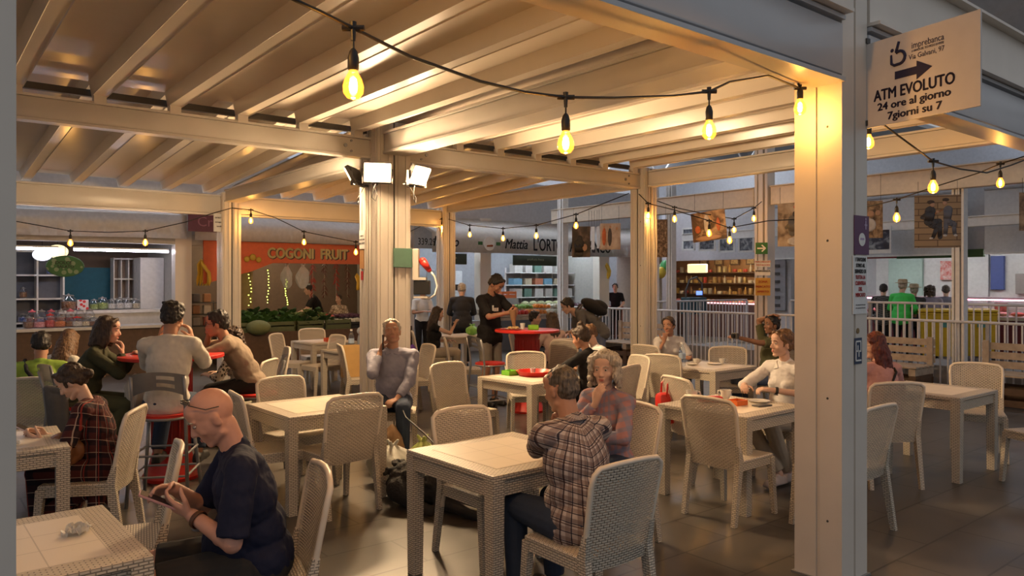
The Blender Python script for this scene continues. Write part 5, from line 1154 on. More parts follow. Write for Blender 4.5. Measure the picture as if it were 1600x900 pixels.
def planks():
    m, t, b = nt('plank_print'); uv = N(t, 'ShaderNodeTexCoord'); br = N(t, 'ShaderNodeTexBrick'); br.inputs['Scale'].default_value = 1; br.inputs['Brick Width'].default_value = .5; br.inputs['Row Height'].default_value = .09; br.inputs['Mortar Size'].default_value = .006
    mp = N(t, 'ShaderNodeMapping'); mp.inputs['Rotation'].default_value = (math.pi/2, 0, 0); t.links.new(uv.outputs['Object'], mp.inputs[0])
    br.inputs['Color1'].default_value = (.40, .27, .15, 1); br.inputs['Color2'].default_value = (.30, .20, .11, 1); br.inputs['Mortar'].default_value = (.12, .07, .04, 1); t.links.new(mp.outputs[0], br.inputs[0]); t.links.new(br.outputs[0], b.inputs['Base Color']); return m
print_('photo print of two people in caps sitting on wooden steps', 1433, 1497, 305, 387, 10.9, planks(), [('seated_man', DKF, [(-.16, .20, -.20, .0, .12), (-.20, -.02, .03, .0, .08), (.03, .0, .05, -.30, .06), (-.16, -.05, -.02, -.12, .07), (-.02, -.12, -.10, -.30, .05), (-.16, .20, -.34, .08, .045), (-.34, .08, -.16, .04, .04)]), ('seated_woman', mat('grey_blue_print', (.13, .13, .16), .6), [(.22, .22, .20, .04, .10), (.20, .0, .34, -.06, .08), (.34, -.06, .36, -.24, .05), (.18, -.02, .16, -.24, .055)]), ('caps', mat('cap_print', (.06, .04, .03), .6), [(-.15, .37, .10, .045), (.17, .41, .09, .04)]), ('faces', SKF, [(-.11, .32, .065, .055), (.15, .345, .06, .05), (.0, .18, .04, .03)]), ('instrument', mat('violin_print', (.35, .14, .05), .5), [(-.22, .08, .10, .22, .022)]), ('shoes', LTF, [(.16, -.27, .05, .025), (.38, -.27, .05, .025), (-.14, -.32, .05, .02)])])
print_('narrow photo print of people in black and white just right of the foreground post', 1340, 1377, 314, 372, 10.2, picture('print_a', SEPIA, 7, 1), [('faces', SKF, [(.05, .15, .16, .10), (.32, .17, .12, .10)]), ('shirts', LTF, [(.0, -.15, .3, .22)])])
print_('photo print of a man and a red umbrella left of the foreground post', 1217, 1262, 318, 385, 11.6, picture('print_b', [(.16, .11, .07), (.42, .32, .22), (.55, .45, .34)], 4, 2), [('umbrella', REF, [(.30, .42, .36, .09)]), ('figure', mat('grey_print', (.16, .14, .12), .5), [(.0, .12, -.02, -.16, .17), (-.02, .1, -.22, -.06, .06)]), ('head', DKF, [(.08, .25, .13, .10)]), ('arm', SKF, [(.18, .02, .22, .05)]), ('trousers', LTF, [(.05, -.38, .3, .12)])])
print_('dark landscape photo print above the framed pictures', 1081, 1134, 330, 376, 12.4, picture('print_c', [(.012, .008, .006), (.10, .05, .03), (.55, .38, .25)], 3, 5), [('figures', RDF, [(-.32, -.12, .10, .16), (.28, .05, .07, .28)]), ('column', LTF, [(-.05, .05, .11, .42)]), ('rocks', SKF, [(0, -.40, .48, .10)])], rz=-.6, tilt=-.10)
print_('photo print full of brown driftwood right of the post', 1008, 1042, 343, 402, 14.5, picture('print_d', [(.02, .013, .01), (.16, .10, .06), (.45, .34, .24)], 14, 4))
print_('portrait photo print of a person in shadow left of the post', 894, 922, 354, 402, 15.0, picture('print_e', [(.012, .01, .01), (.05, .035, .03), (.14, .10, .08)], 3, 7), [('figure', RUBB, [(-.08, .12, -.08, .10, .16), (-.1, -.06, -.1, -.36, .28)]), ('face', SKF, [(.2, -.18, .16, .14)])])
print_('photo print of women in patterned dresses left of the post', 938, 969, 349, 390, 14.5, picture('print_f', [(.3, .22, .18), (.55, .5, .47)], 3, 8), [('dresses', RDF, [(-.30, .0, .12, .42)]), ('dark_dress', DKF, [(-.02, -.02, .12, .42)]), ('faces', SKF, [(-.30, .36, .06, .07), (0, .36, .06, .07), (.32, .3, .06, .07)])])
print_('photo print cut off by the right edge of the view', 1597, 1650, 300, 360, 10.5, picture('print_g', SEPIA, 5, 9))
for i, (x0, x1, y0, y1, Yq) in enumerate(((923, 930, 354, 390, 15.5), (932, 937, 354, 388, 15.3))):
    print_(('back of a pale card hanging edge-on beside the shadow portrait', 'second pale card hanging edge-on, left of the patterned dresses')[i], x0, x1, y0, y1, Yq, PAPER, rz=-.9)
# framed pictures on the grey wall to the right
FR_ = [(1066, 1086, 356, 391), (1092, 1118, 366, 392), (1123, 1148, 360, 394), (1154, 1178, 359, 394), (1224, 1246, 372, 394)]
for i, (x0, x1, y0, y1) in enumerate(FR_):
    Yw = 22.0-i*.45; labs = ('leftmost of the white framed pictures on the grey panel', 'white framed picture under the dark landscape print', 'white framed picture just left of the one with a grey city view', 'white framed grey picture nearest to the post with the arrow sign', 'white framed picture under the red umbrella print')
    t = thing('picture_frame', labs[i], 'picture', px((x0+x1)/2, (y0+y1)/2, Yw), -.75, 'white framed pictures on the grey panel'); w_ = (x1-x0)*Yw/F*1.1; h = (y1-y0)*Yw/F
    bm = B(); 
    for s_ in (-1, 1): box(bm, (s_*(w_/2-.02), 0, 0), (.05, .04, h)); box(bm, (0, 0, s_*(h/2-.02)), (w_, .04, .05))
    obj('frame', bm, PAPER, t); bm = B(); box(bm, (0, .005, 0), (w_-.05, .02, h-.05)); obj('picture_sheet', bm, picture('bw%d' % i, [(.03, .03, .035), (.16, .18, .22), (.5, .52, .55)], 5, i), t)
t = thing('picture_frame', 'white framed blue and black picture just right of the foreground post', 'picture', px(1365, 375, 17.2), -.75); bm = B(); box(bm, (0, 0, 0), (.75, .04, .62)); obj('frame', bm, PAPER, t); bm = B(); box(bm, (0, -.022, 0), (.68, .01, .44)); obj('picture_sheet', bm, picture('bwz', [(.01, .01, .02), (.03, .04, .07), (.4, .45, .5)], 3, 3), t)
# ================================================================ RAILINGS, BENCHES, BINS
RAILM = mat('white_rail', (.62, .62, .64), .45)
def railing(p, q, z0, z1, label, nb, r=.022, g='white railings'):
    d = q-p; L = d.length; a = math.atan2(d.y, d.x); t = thing('railing', label, 'railing', p, a, g)
    bm = B(); cyl(bm, (0, 0, z1), (L, 0, z1), r, n=10); obj('top_rail', bm, RAILM, t, smooth='auto'); bm = B(); box(bm, (L/2, 0, z0), (L, .03, .03)); obj('bottom_rail', bm, RAILM, t)
    for x in (0, L): bm = B(); box(bm, (x, 0, (z1-.02)/2), (.05, .05, z1-.02)); obj('upright', bm, RAILM, t)
    first = None
    for k in range(1, nb):
        x = L*k/nb
        if first is None:
            bm = B(); box(bm, (0, 0, (z0+z1)/2), (.022, .012, z1-z0)); first = obj('baluster', bm, RAILM, t); first.location = (x, 0, 0)
        else: o = first.copy(); COL.objects.link(o); o.parent = t; o.location = (x, 0, 0)
where = ('seen past the posts above the bending man', 'behind the smiling woman', 'to the left of the post with the arrow sign', 'behind the camera man', 'hidden partly by the foreground post', 'just right of the foreground post', 'in front of the left yellow bin', 'in front of the right yellow bin', 'at the right edge')
cuts = [-2.6, -1.1, .6, 2.7, 3.1, 4.3, 5.5, 6.6, 7.7, 9.0]
for i in range(9):
    if i == 3: continue
    railing(NP(cuts[i], 0), NP(cuts[i+1], 0), .12, 1.1, 'front white railing panel '+where[i], max(6, int((cuts[i+1]-cuts[i])/.105)))
cuts2 = [2.6, 4.2, 5.8, 7.4, 9.2]; w2 = ('left of the foreground post', 'just right of the foreground post', 'crossing the yellow bins', 'at the right edge')
for i in range(4): railing(NP(cuts2[i], 1.35), NP(cuts2[i+1], 1.35), .2, 1.33, 'rear white railing panel '+w2[i], 13)
A_, B_ = Vector((3.1, 17.2, 0)), Vector((6.0, 19.3, 0))
for i in range(2): railing(A_.lerp(B_, i/2), A_.lerp(B_, (i+1)/2), .2, 1.24, 'rear white railing panel in front of the shop window, '+('left half', 'right half')[i], 15)
bm = B(); box(bm, NP(5.5, .68, .2), (9, 1.1, .4), R2); struct('trim_12', bm, mat('concrete', (.30, .29, .28), .8))
def bench(loc, a, L, label, back=True):
    t = thing('pallet_bench', label, 'bench', loc, a, 'pallet benches along the railing')
    for k in range(5): bm = B(); box(bm, (0, -.26+k*.13, .43), (L, .10, .022)); obj('seat_slat', bm, WOODL, t)
    for k in range(3): bm = B(); box(bm, (0, .34, .52+k*.13), (L, .022, .10)); obj('back_slat', bm, WOODL, t)
    for s_ in (-1, 0, 1): bm = B(); box(bm, (s_*(L/2-.06), 0, .36), (.10, .62, .10)); box(bm, (s_*(L/2-.06), .31, .62), (.08, .04, .48)); obj('block', bm, WOODL, t)
    for z in (.06, .22): bm = B(); box(bm, (0, -.28, z), (L, .022, .09)); box(bm, (0, .28, z), (L, .022, .09)); obj('lower_slat', bm, WOODD, t)
    for s_ in (-1, 0, 1): bm = B(); box(bm, (s_*(L/2-.06), 0, .155), (.10, .6, .30)); obj('foot_block', bm, WOODD, t)
ra = TH+math.pi/2+math.pi
bench(NP(7.6, -.55), ra, 2.0, 'pallet bench at the right edge by the railing'); bench(NP(5.1, -.55), ra, 1.7, 'pallet bench between the red-haired woman and the railing'); bench(NP(.2, -.6), ra, 1.5, 'pallet bench behind the smiling woman')
def bin_(x, label):
    p = px(x, 439, 16.1); t = thing('wheeled_bin', label, 'bin', (p.x, p.y, 0), -.45, 'yellow wheeled bins'); Y_ = mat('yellow_bin', (.62, .42, .02), .45)
    bm = B(); taper(bm, (0, 0, .14), (0, 0, 1.02), (.60, .58), (.72, .70)); box(bm, (0, 0, 1.03), (.76, .74, .04), bev=.01); [box(bm, (q*.2, -.34, .7), (.03, .03, .5)) for q in (-1, 1)]; obj('tub', bm, Y_, t)
    bm = B(); box(bm, (0, 0, 1.09), (.76, .76, .06), bev=.025); box(bm, (0, .34, 1.1), (.6, .1, .06), bev=.02); obj('lid', bm, Y_, t, smooth='auto')
    for s_ in (-1, 1): bm = B(); cyl(bm, (s_*.30-.03, -.2, .09), (s_*.30+.03, -.2, .09), .09, n=16); obj('wheel', bm, RUBB, t)
    for s_ in (-1, 1): bm = B(); cyl(bm, (s_*.30-.03, .24, .09), (s_*.30+.03, .24, .09), .09, n=16); obj('wheel', bm, RUBB, t)
    bm = B(); box(bm, (.1, -.352, .82), (.2, .004, .14)); obj('notice_label', bm, mat('teal_label', (.08, .28, .25), .5), t)
bin_(1466, 'left yellow wheeled bin behind the railing'); bin_(1524, 'right yellow wheeled bin behind the railing')
# ================================================================ STALLS
def sbox(name, t0, t1, w0, w1, z0, z1, m, kind=None, label=None, cat=None, group=None, parent=None, bev=0):
    c = DP((t0+t1)/2, (w0+w1)/2, (z0+z1)/2)
    bm = B(); box(bm, (0, 0, 0), (t1-t0, w1-w0, z1-z0), bev=bev); o = obj(name, bm, m, loc=c, rz=TH, kind=kind)
    if label: tag(o, label, cat, group)
    return o
STW = mat('stall_wall', (.46, .44, .40), .7); STG = mat('stall_wall_grey', (.36, .36, .38), .7); ORG = mat('orange_fascia', (.60, .10, .025), .45)
# stall shells: partition walls, pillars, ceilings
n_ = 0
for t_ in (-5.0, -.12, 5.0, 11.4):
    sbox('wall_partition', t_-.06, t_+.06, .15, 2.8, 0, 3.0, STW, 'structure')
for t_, w_ in ((-.20, .30), (7.05, .34), (4.8, .3), (11.3, .4)):
    sbox('trim_pillar', t_-w_/2, t_+w_/2, -.06, .2, 0, 3.3, STEEL, 'structure')
sbox('wall_stall_back', -6, 5, 2.8, 2.9, 0, 3, mat('stall_back_brown', (.16, .11, .08), .7), 'structure'); sbox('wall_stall_rear', 5, 13, 2.8, 2.9, 0, 3, STG, 'structure'); sbox('ceiling_stalls', -6, 13, .1, 2.9, 3.0, 3.06, STG, 'structure')
sbox('trim_lintel', -6, 4.9, -.05, .12, 2.42, 2.62, STW, 'structure'); sbox('trim_upper_wall', -6, 13.5, .0, .1, 2.62, 4.3, GREYW, 'structure'); sbox('trim_lintel_2', 4.9, 13, .0, .12, 2.5, 2.62, GREYW, 'structure')
def awning(name, label, t0, t1, w0, z0, zv, drop, m, seed=0, low=2.9):
    """sloping cloth + hanging front strip, gently rippled"""
    bm = B(); n = 40; rows = [[], [], [], []]
    for i in range(n+1):
        a = t0+(t1-t0)*i/n; r_ = .03*math.sin(a*2.3+seed)+.012*math.sin(a*7+seed); s_ = .035*math.sin(a*1.1+seed*2)
        for k, p in enumerate((DP(a, .05, z0), DP(a, w0*.5, (z0+zv)/2-.05+s_), DP(a, w0, zv+s_*.4), DP(a, w0+r_*.4, zv-drop+s_*.3))): rows[k].append(bm.verts.new(p))
    for k in range(3):
        for i in range(n): bm.faces.new((rows[k][i], rows[k][i+1], rows[k+1][i+1], rows[k+1][i]))
    bmesh.ops.solidify(bm, geom=bm.faces[:], thickness=.008); o = obj('awning', bm, m, smooth=True); tag(o, label, 'awning', 'stall awnings'); return o
def TX(x, w_):
    r = (x-800)/F; X0, Y0 = -6.2-V.y*0-math.sin(TH)*w_, 14.7+math.cos(TH)*w_; return (r*Y0-X0)/(math.cos(TH)-r*math.sin(TH))
AWN = mat('pale_awning', (.80, .77, .75), .8, bump=.3, bscale=6); AWG = mat('grey_awning', (.85, .82, .78), .8, bump=.2, bscale=6)
awning('', 'white cloth awning over the sweet stall', -5.2, -.25, -.45, 3.15, 2.93, .43, AWN, 1)
awning('', 'pale awning above the orange fruit stall sign', -.1, 4.7, -.45, 3.25, 2.80, .30, AWN, 3)
aw = awning('', 'grey awning with the names of the greengrocer', 5.0, 12.7, -.75, 3.3, 2.83, .44, AWG, 0)
for s_, t_, sz, sh_, bd, z_, sxx in (('339.292', 4.85, .22, 0, 0, 2.60, .8), ('Marco', 5.32, .32, .25, .004, 2.62, .85), ('Mattia', 7.40, .34, .25, .004, 2.62, .85), ("L'ORTO   A   BIANCO", 9.35, .44, 0, .005, 2.62, .66)):
    o = text(s_, BLKINK, sz, None, DP(t_, -.845, z_), rot=(math.pi/2, 0, TH), bold=bd, shear=sh_, sx=sxx); o.parent = aw; 
bm = B(); cyl(bm, (0, 0, 0), (0, -.006, 0), .17, n=28); c = DP(6.58, -.83, 2.62); o = obj('round_emblem', bm, PAPER, loc=c, rz=TH); o.parent = aw
bm = B(); box(bm, (-.27, -.004, 0), (.13, .004, .08)); box(bm, (.27, -.004, 0), (.13, .004, .08)); o = obj('emblem_ribbon', bm, mat('emblem_green', (.04, .14, .04), .6), loc=c, rz=TH); o.parent = aw
bm = B(); cap(bm, (-.06, -.008, -.06), .02, (.08, -.008, -.05), .025); o = obj('emblem_fruit', bm, mat('emblem_red', (.35, .08, .02), .6), loc=c, rz=TH); o.parent = aw
# --- sweet stall
lt_n = [0]
def tubelight(label, a0, a1, w_, z, s_=14, col=(.86, .84, 1.0), grp='fluorescent tubes'):
    t = thing('fluorescent_light', label, 'lamp', DP((a0+a1)/2, w_, z), TH, grp); L = a1-a0
    bm = B(); box(bm, (0, 0, .035), (L, .06, .03)); obj('fitting', bm, WHITEP, t); bm = B(); cyl(bm, (-L/2, 0, 0), (L/2, 0, 0), .022, n=10); obj('tube', bm, emitm('tube_glow_%g_%g' % (s_, col[2]), col, s_), t)
tubelight('left fluorescent tube in the sweet stall', TX(20, .25), TX(91, .25), .25, 2.29, 26); tubelight('right fluorescent tube in the sweet stall', TX(115, .25), TX(263, .25), .25, 2.29, 26)
tubelight('inner fluorescent tube of the fruit stall', .6, 3.5, 1.3, 2.75, 60, (1, .75, .45), 'inner tubes'); tubelight('inner fluorescent tube of the greengrocer, left', 5.3, 6.8, .9, 2.9, 90, (.8, .9, 1.0), 'inner tubes'); tubelight('inner fluorescent tube of the greengrocer, right', 7.4, 11.1, .7, 2.9, 90, (.9, .92, 1.0), 'inner tubes')
for (x, y, Y, rx, m_, lab) in ((66, 398, 14.0, .16, emitm('lantern_white', (.85, .87, 1), 1.3), 'white glowing round lantern in the sweet stall'), (90, 393, 14.3, .18, emitm('lantern_cream', (1, .85, .45), 1.0), 'cream glowing round lantern in the sweet stall')):
    t = thing('paper_lantern', lab, 'lantern', px(x, y, Y), 0, 'round lanterns'); bm = B(); sph(bm, (0, 0, 0), (rx, rx, rx*.72), None, 3); obj('globe', bm, m_, t, smooth=True); bm = B(); cyl(bm, (0, 0, rx*.6), (0, 0, .5), .006, n=6); obj('cord', bm, RUBB, t)
t = thing('oval_sign', 'green oval sign hanging in the sweet stall', 'sign', px(102, 416, 13.4), TH); bm = B(); sph(bm, (0, 0, 0), (.30, .03, .19), None, 3); obj('board', bm, spotted('green_oval', (.06, .16, .06), (.22, .30, .18), 9, .35), t, smooth=True)
text('DOLCE', BLKINK, .08, t, (-.03, -.035, .06), ext=.0005, bold=.001); text('SALATO', BLKINK, .07, t, (.0, -.035, -.01), ext=.0005, bold=.001); bm = B(); cyl(bm, (0, 0, .18), (0, 0, .45), .004, n=5); obj('cord', bm, RUBB, t)
# white cube shelving
t = thing('cube_shelf', 'white cube shelving at the left of the sweet stall', 'shelf', DP(-3.05, 1.9, 0), TH); bm = B(); W_ = 2.2
for k in range(5): box(bm, (0, 0, .45+k*.46), (W_, .36, .03))
for k in range(6): box(bm, (-W_/2+k*W_/5, 0, 1.38), (.03, .36, 1.88))
obj('boards', bm, WHITEP, t); bm = B(); box(bm, (0, .17, 1.38), (W_, .01, 1.86)); obj('back_panel', bm, mat('shelf_back', (.13, .14, .17), .7), t)
t = thing('cube_shelf', 'second white shelving with narrow slots by the white door', 'shelf', DP(-.72, 2.2, 0), TH); bm = B()
for k in range(5): box(bm, (0, 0, .5+k*.42), (.56, .32, .03))
for k in range(5): box(bm, (-.28+k*.14, 0, 1.35), (.02, .32, 1.7))
obj('boards', bm, WHITEP, t); bm = B(); box(bm, (0, .15, 1.35), (.56, .01, 1.7)); obj('back_panel', bm, mat('shelf_back_warm', (.30, .24, .20), .7), t)
sbox('cabinet', -.64, -.19, 1.4, 2.0, 0, 2.2, WHITEP, None, 'tall plain white cabinet in the sweet stall', 'cabinet', bev=.01)
sbox('curtain', -1.85, -.95, 2.55, 2.6, .8, 2.0, mat('blue_curtain', (.02, .14, .22), .7, bump=.5, bscale=8), None, 'blue cloth hanging at the back of the sweet stall', 'curtain')
CT = mat('counter_white', (.62, .60, .56), .4)
t = thing('shop_counter', 'front counter of the sweet stall', 'counter', DP(-2.7, .25, 0), TH); bm = B(); box(bm, (0, 0, .42), (4.9, .60, .84)); obj('base', bm, WOODD, t); bm = B(); box(bm, (0, -.02, .87), (4.95, .70, .05)); obj('counter_top', bm, CT, t)
t = thing('shop_counter', 'raised inner counter of the sweet stall', 'counter', DP(-1.2, 1.1, 0), TH); bm = B(); box(bm, (0, 0, .55), (1.85, .40, 1.1)); obj('base', bm, CT, t); bm = B(); box(bm, (0, 0, 1.13), (1.9, .48, .06)); obj('counter_top', bm, WHITEP, t)
JG = glassy('jar_glass', (.95, .97, 1), .14)
def jar(label, p, r, h, cm, lid=None, grp='sweet jars'):
    t = thing('sweet_jar', label, 'jar', p, 0, grp); bm = B(); lathe(bm, [(r*.7, 0), (r, h*.12), (r, h*.7), (r*.6, h*.88), (r*.6, h*.92)], n=16); obj('glass', bm, JG, t, smooth=True)
    bm = B(); lathe(bm, [(r*.66, .01), (r*.9, h*.13), (r*.9, h*.55), (.001, h*.6)], n=14); obj('sweets', bm, cm, t, smooth='auto'); bm = B(); lathe(bm, [(r*.65, h*.9), (r*.65, h*.97), (.02, h), (.015, h*1.06), (.001, h*1.07)], n=14); obj('lid', bm, lid or METG, t, smooth='auto')
cols = dict(red=(.55, .05, .04), pink=(.65, .22, .25), brown=(.22, .09, .03), orange=(.65, .16, .03), cream=(.6, .5, .35), white=(.65, .63, .6), green=(.25, .35, .08), blue=(.05, .1, .35))
def sw(c): return spotted('sweets_'+c, cols[c], tuple(min(1, v*1.8+.05) for v in cols[c]), 45, .35, .4)
rn = random.Random(11)
row = [(45, 'brown', .16), (61, 'pink', .15), (78, 'red', .20), (93, 'orange', .16), (108, 'brown', .15), (120, 'white', .14), (134, 'cream', .13), (147, 'brown', .12)]
for i, (x, c, h) in enumerate(row): jar('jar of %s sweets on the front counter, number %d from the left post' % (c, i+1) if False else 'jar of %s sweets %s on the front counter' % (c, ('farthest left', 'second from the left', 'under the taller pink lid', 'left of a brown jar', 'behind the white jar', 'by the green jacketed woman', 'behind the green jacketed woman', 'rightmost of the front row')[i]), DP(TX(x, .12), .12, .896), .09+.02*(i % 2), h+.04, sw(c), REDP if i in (2, 5) else None)
for i, c in enumerate(('pink', 'blue', 'red', 'orange', 'red', 'brown', 'white')): jar('jar of %s sweets in the second row, %s' % (c, ('at the left end', 'beside the blue one at the left', 'third along', 'in the middle', 'fifth along', 'near the inner counter', 'at the right end')[i]), DP(TX(50+i*15, .40), .40, .896), .09, .30, sw(c), mat('pink_lid', (.7, .15, .2), .4) if i in (0, 2, 4) else None)
for i, (x, c, r_, h) in enumerate(((107, 'brown', .14, .30), (147, 'green', .09, .20), (160, 'green', .11, .24), (174, 'white', .09, .2), (187, 'white', .10, .22), (199, 'white', .10, .22), (212, 'cream', .09, .2))): jar('large jar of %s %s on the inner counter' % (c, ('biscuits at the left', 'sugared almonds in wrappers', 'wrapped treats, the bigger one', 'meringues, left', 'meringues, middle', 'meringues, right', 'biscuits near the white cabinet')[i]), DP(TX(x, 1.05), 1.05, 1.162), r_, h, sw(c), grp='large jars')
for i in range(5):
    for k, z in enumerate((.93, 1.39, 1.85)):
        if (i+k) % 3 == 2: continue
        jar('small jar on shelf %s of the cube shelving, compartment %s' % (('below the middle', 'in the middle', 'above the middle')[k], ('far left', 'left', 'centre', 'right', 'far right')[i]), DP(-3.93+i*.44, 1.85, z), .07+.02*((i+k) % 2), .16+.04*(k % 2), sw(('brown', 'cream', 'orange', 'blue', 'white')[(i+2*k) % 5]), grp='jars on the cube shelving')
t = thing('sweet_packet', 'packet of red and white sweets on the inner counter', 'packet', DP(TX(129, 1.0), 1.0, 1.162), TH); bm = B(); box(bm, (0, 0, .10), (.20, .06, .20), bev=.015); obj('packet_bag', bm, spotted('redwhite', (.65, .6, .6), (.6, .04, .04), 14, .4), t)
# --- fruit stall
t = thing('shop_sign', 'orange fascia sign with pale capitals over the fruit stall', 'sign', DP(2.3, -.12, 2.28), TH); bm = B(); box(bm, (0, 0, .02), (4.3, .06, .42)); prism(bm, [(-2.15, -.18), (-1.0, -.18), (-.75, -.18), (-1.2, -.36), (-2.15, -.62)], -.03, .03, rotm(0, math.pi/2)); obj('board', bm, ORG, t)
GOLD = mat('sign_lettering', (.75, .62, .28), .5, noise=0)
text('COGONI  FRUIT', mat('sign_outline', (.05, .02, .01), .5, noise=0), .30, t, (.02, -.036, -.005), bold=.018, fit=1.84, ext=.001); text('COGONI  FRUIT', GOLD, .30, t, (.0, -.042, .005), bold=.008, fit=1.8, ext=.001)
bm = B(); [sph(bm, (x, -.05, z), (r_, .02, r_)) for x, z, r_ in ((-1.2, -.08, .07), (-1.32, -.12, .06), (-1.08, -.13, .06))]; obj('painted_fruit', bm, mat('painted_fruit', (.5, .32, .03), .5), t, smooth=True)
LED = emitm('yellow_green_led', (.75, .9, .12), 6)
for i, (x, z0_, z1_) in enumerate(((.98, 1.3, 2.0), (1.35, 1.2, 2.0), (1.75, 1.25, 1.95), (2.15, 1.2, 1.75))):
    t = thing('led_string', 'hanging string of yellow-green fairy lights in the fruit stall, %s' % ('leftmost', 'second from the left', 'third from the left', 'rightmost')[i], 'fairy lights', DP(x, .7, 0), TH, 'fairy lights'); bm = B(); tube(bm, [(0, 0, z0_), (.01, 0, (z0_+z1_)/2), (0, 0, z1_)], .004, 5); obj('wire', bm, RUBB, t)
    bm = B(); [sph(bm, (rn.uniform(-.03, .03), 0, z0_+(z1_-z0_)*k/11), .012, None, 1) for k in range(12)]; obj('lights', bm, LED, t)
sbox('brown_board', .95, 1.45, .8, .9, 1.1, 2.0, mat('cardboard_panel', (.22, .15, .09), .8), None, 'brown panel behind the fairy lights of the fruit stall', 'panel')
LEAF = mat('leaf_green', (.05, .13, .03), .6, noise=.4, nscale=30); LEAF2 = mat('leaf_dark', (.03, .075, .025), .6, noise=.4, nscale=30); LEAF3 = mat('leaf_pale', (.22, .30, .12), .6, noise=.3, nscale=30)
def leafy(label, p, s_, m, seed, grp):
    rn = random.Random(seed); bm = B()
    for k in range(26):
        a = rn.uniform(0, 6.28); e = rn.uniform(.1, 1.2); d = Vector((math.cos(a)*math.cos(e), math.sin(a)*math.cos(e), math.sin(e))); L = s_*rn.uniform(.6, 1.1); w_ = L*.28
        c = d*L*.5; sd_ = d.cross(Zv).normalized()*w_; up = Vector((0, 0, L*.12))
        v = [bm.verts.new(q) for q in (Vector((0, 0, 0)), c+sd_+up, d*L-Vector((0, 0, L*.2)), c-sd_+up)]; bm.faces.new(v)
    o = obj('leafy_greens', bm, m, loc=p); tag(o, label, 'vegetable', grp); return o
GC = mat('green_crate', (.10, .12, .05), .6)
protoc = None
def crate(label, p, sz, m, name='produce_crate', grp='produce crates', a=TH):
    t = thing(name, label, 'crate', p, a, grp); bm = B(); box(bm, (0, 0, .01), (sz[0], sz[1], .02))
    for s_ in (-1, 1):
        for z in (.3, .8): box(bm, (s_*(sz[0]/2-.008), 0, sz[2]*z), (.016, sz[1], sz[2]*.36)); box(bm, (0, s_*(sz[1]/2-.008), sz[2]*z), (sz[0], .016, sz[2]*.36))
    for s_ in (-1, 1):
        for q in (-1, 1): box(bm, (s_*(sz[0]/2-.015), q*(sz[1]/2-.015), sz[2]/2), (.03, .03, sz[2]))
    obj('crate_slats', bm, m, t); return t
sbox('display_table', .6, 4.6, -.55, .75, 0, .70, WOODD, None, 'long dark display table of the fruit stall', 'table')
lp = [leafy('dark leafy greens heaped on the fruit stall table', DP(1, 0, .9), .30, LEAF, 1, 'bunches of dark greens on the fruit stall'), leafy('x', DP(1, 0, .9), .28, LEAF2, 2, 'g'), leafy('x', DP(1, 0, .9), .24, LEAF3, 3, 'g')]
first = True; rn = random.Random(4)
GL = ('dark leafy greens heaped on the fruit stall table', 'blackish leafy greens heaped on the fruit stall table', 'pale leafy bunches heaped on the fruit stall table'); GG = ('bunches of dark greens on the fruit stall', 'bunches of blackish greens on the fruit stall', 'bunches of pale greens on the fruit stall')
used = [False]*3
for i in range(8):
    for k in range(3):
        j = 0 if i < 5 and k < 2 else 1 if (i+k) % 2 else 2
        if i < 5 and k == 2: j = 1
        pz_ = DP(.75+i*.27+rn.uniform(-.05, .05), -.35+k*.28, .84+k*.07)
        if used[j]: dup(lp[j], pz_, rn.uniform(0, 6), GL[j], GG[j], rn.uniform(.8, 1.1))
        else: used[j] = True; lp[j].location = pz_; lp[j]['label'] = GL[j]; lp[j]['group'] = GG[j]
for i in range(4): crate('green produce crate under the leafy greens, %s' % ('at the left end', 'second from left', 'third from left', 'at the right end')[i], DP(.95+i*.62, -.22, .70), (.58, .58, .20), GC)
bm = B(); sph(bm, (0, 0, 0), (.24, .2, .15), None, 3); o = obj('green_sack', bm, mat('sack_green', (.16, .18, .07), .8, bump=.5, bscale=30), loc=DP(1.05, -.62, .80), smooth=True); tag(o, 'green sack in front of the leafy greens', 'sack')
def fruit(label, r, m, grp, stem=True, name='fruit', sq=1.):
    t = thing(name, label, 'fruit', (0, 0, 0), 0, grp); bm = B(); lathe(bm, [(.001, .12*r), (.5*r, .02*r), (.95*r, .5*r*sq), (r, 1.0*r*sq), (.8*r, 1.6*r*sq), (.3*r, 1.85*r*sq), (.001, 1.72*r*sq)], n=12); obj('flesh', bm, m, t, smooth=True)
    bm = B(); cyl(bm, (0, 0, 1.7*r*sq), (.1*r, 0, 2.1*r*sq), .06*r, n=5); obj('stem', bm, WOODD, t); return t
FM = [('red', (.45, .03, .02)), ('orange', (.65, .20, .02)), ('yellow', (.60, .42, .05)), ('green', (.15, .28, .04)), ('white', (.62, .60, .5)), ('purple', (.08, .02, .05))]
FR0 = {c: None for c, _ in FM}
def putfruit(c, p, sc, place):
    lab = 'round %s fruit on the %s' % (c, place); grp = '%s fruit on the %s' % (c, place)
    if FR0[c] is None: t = fruit(lab, .045, mat('fruit_'+c, dict(FM)[c], .35, noise=.15), grp); t.location = p; t.scale = (sc,)*3; FR0[c] = t
    else: dup(FR0[c], p, rn.uniform(0, 6), lab, grp, sc)
for i, c in enumerate(('white', 'white', 'yellow', 'red', 'purple', 'green')):
    crate('black produce crate of %s fruit on the fruit stall table, %s' % (c, ('first by the greens', 'beside the first', 'third', 'fourth', 'fifth', 'last at the right')[i]), DP(2.45+(i % 3)*.66+.3, -.25+(i//3)*.55, .70+(i//3)*.08), (.60, .48, .14), RUBB)
    for a in range(5):
        for b_ in range(4): putfruit(c, DP(2.45+(i % 3)*.66+.08+a*.11, -.25+(i//3)*.55-.17+b_*.11, .80+(i//3)*.08+rn.uniform(-.01, .02)), 1.15, 'fruit stall table')
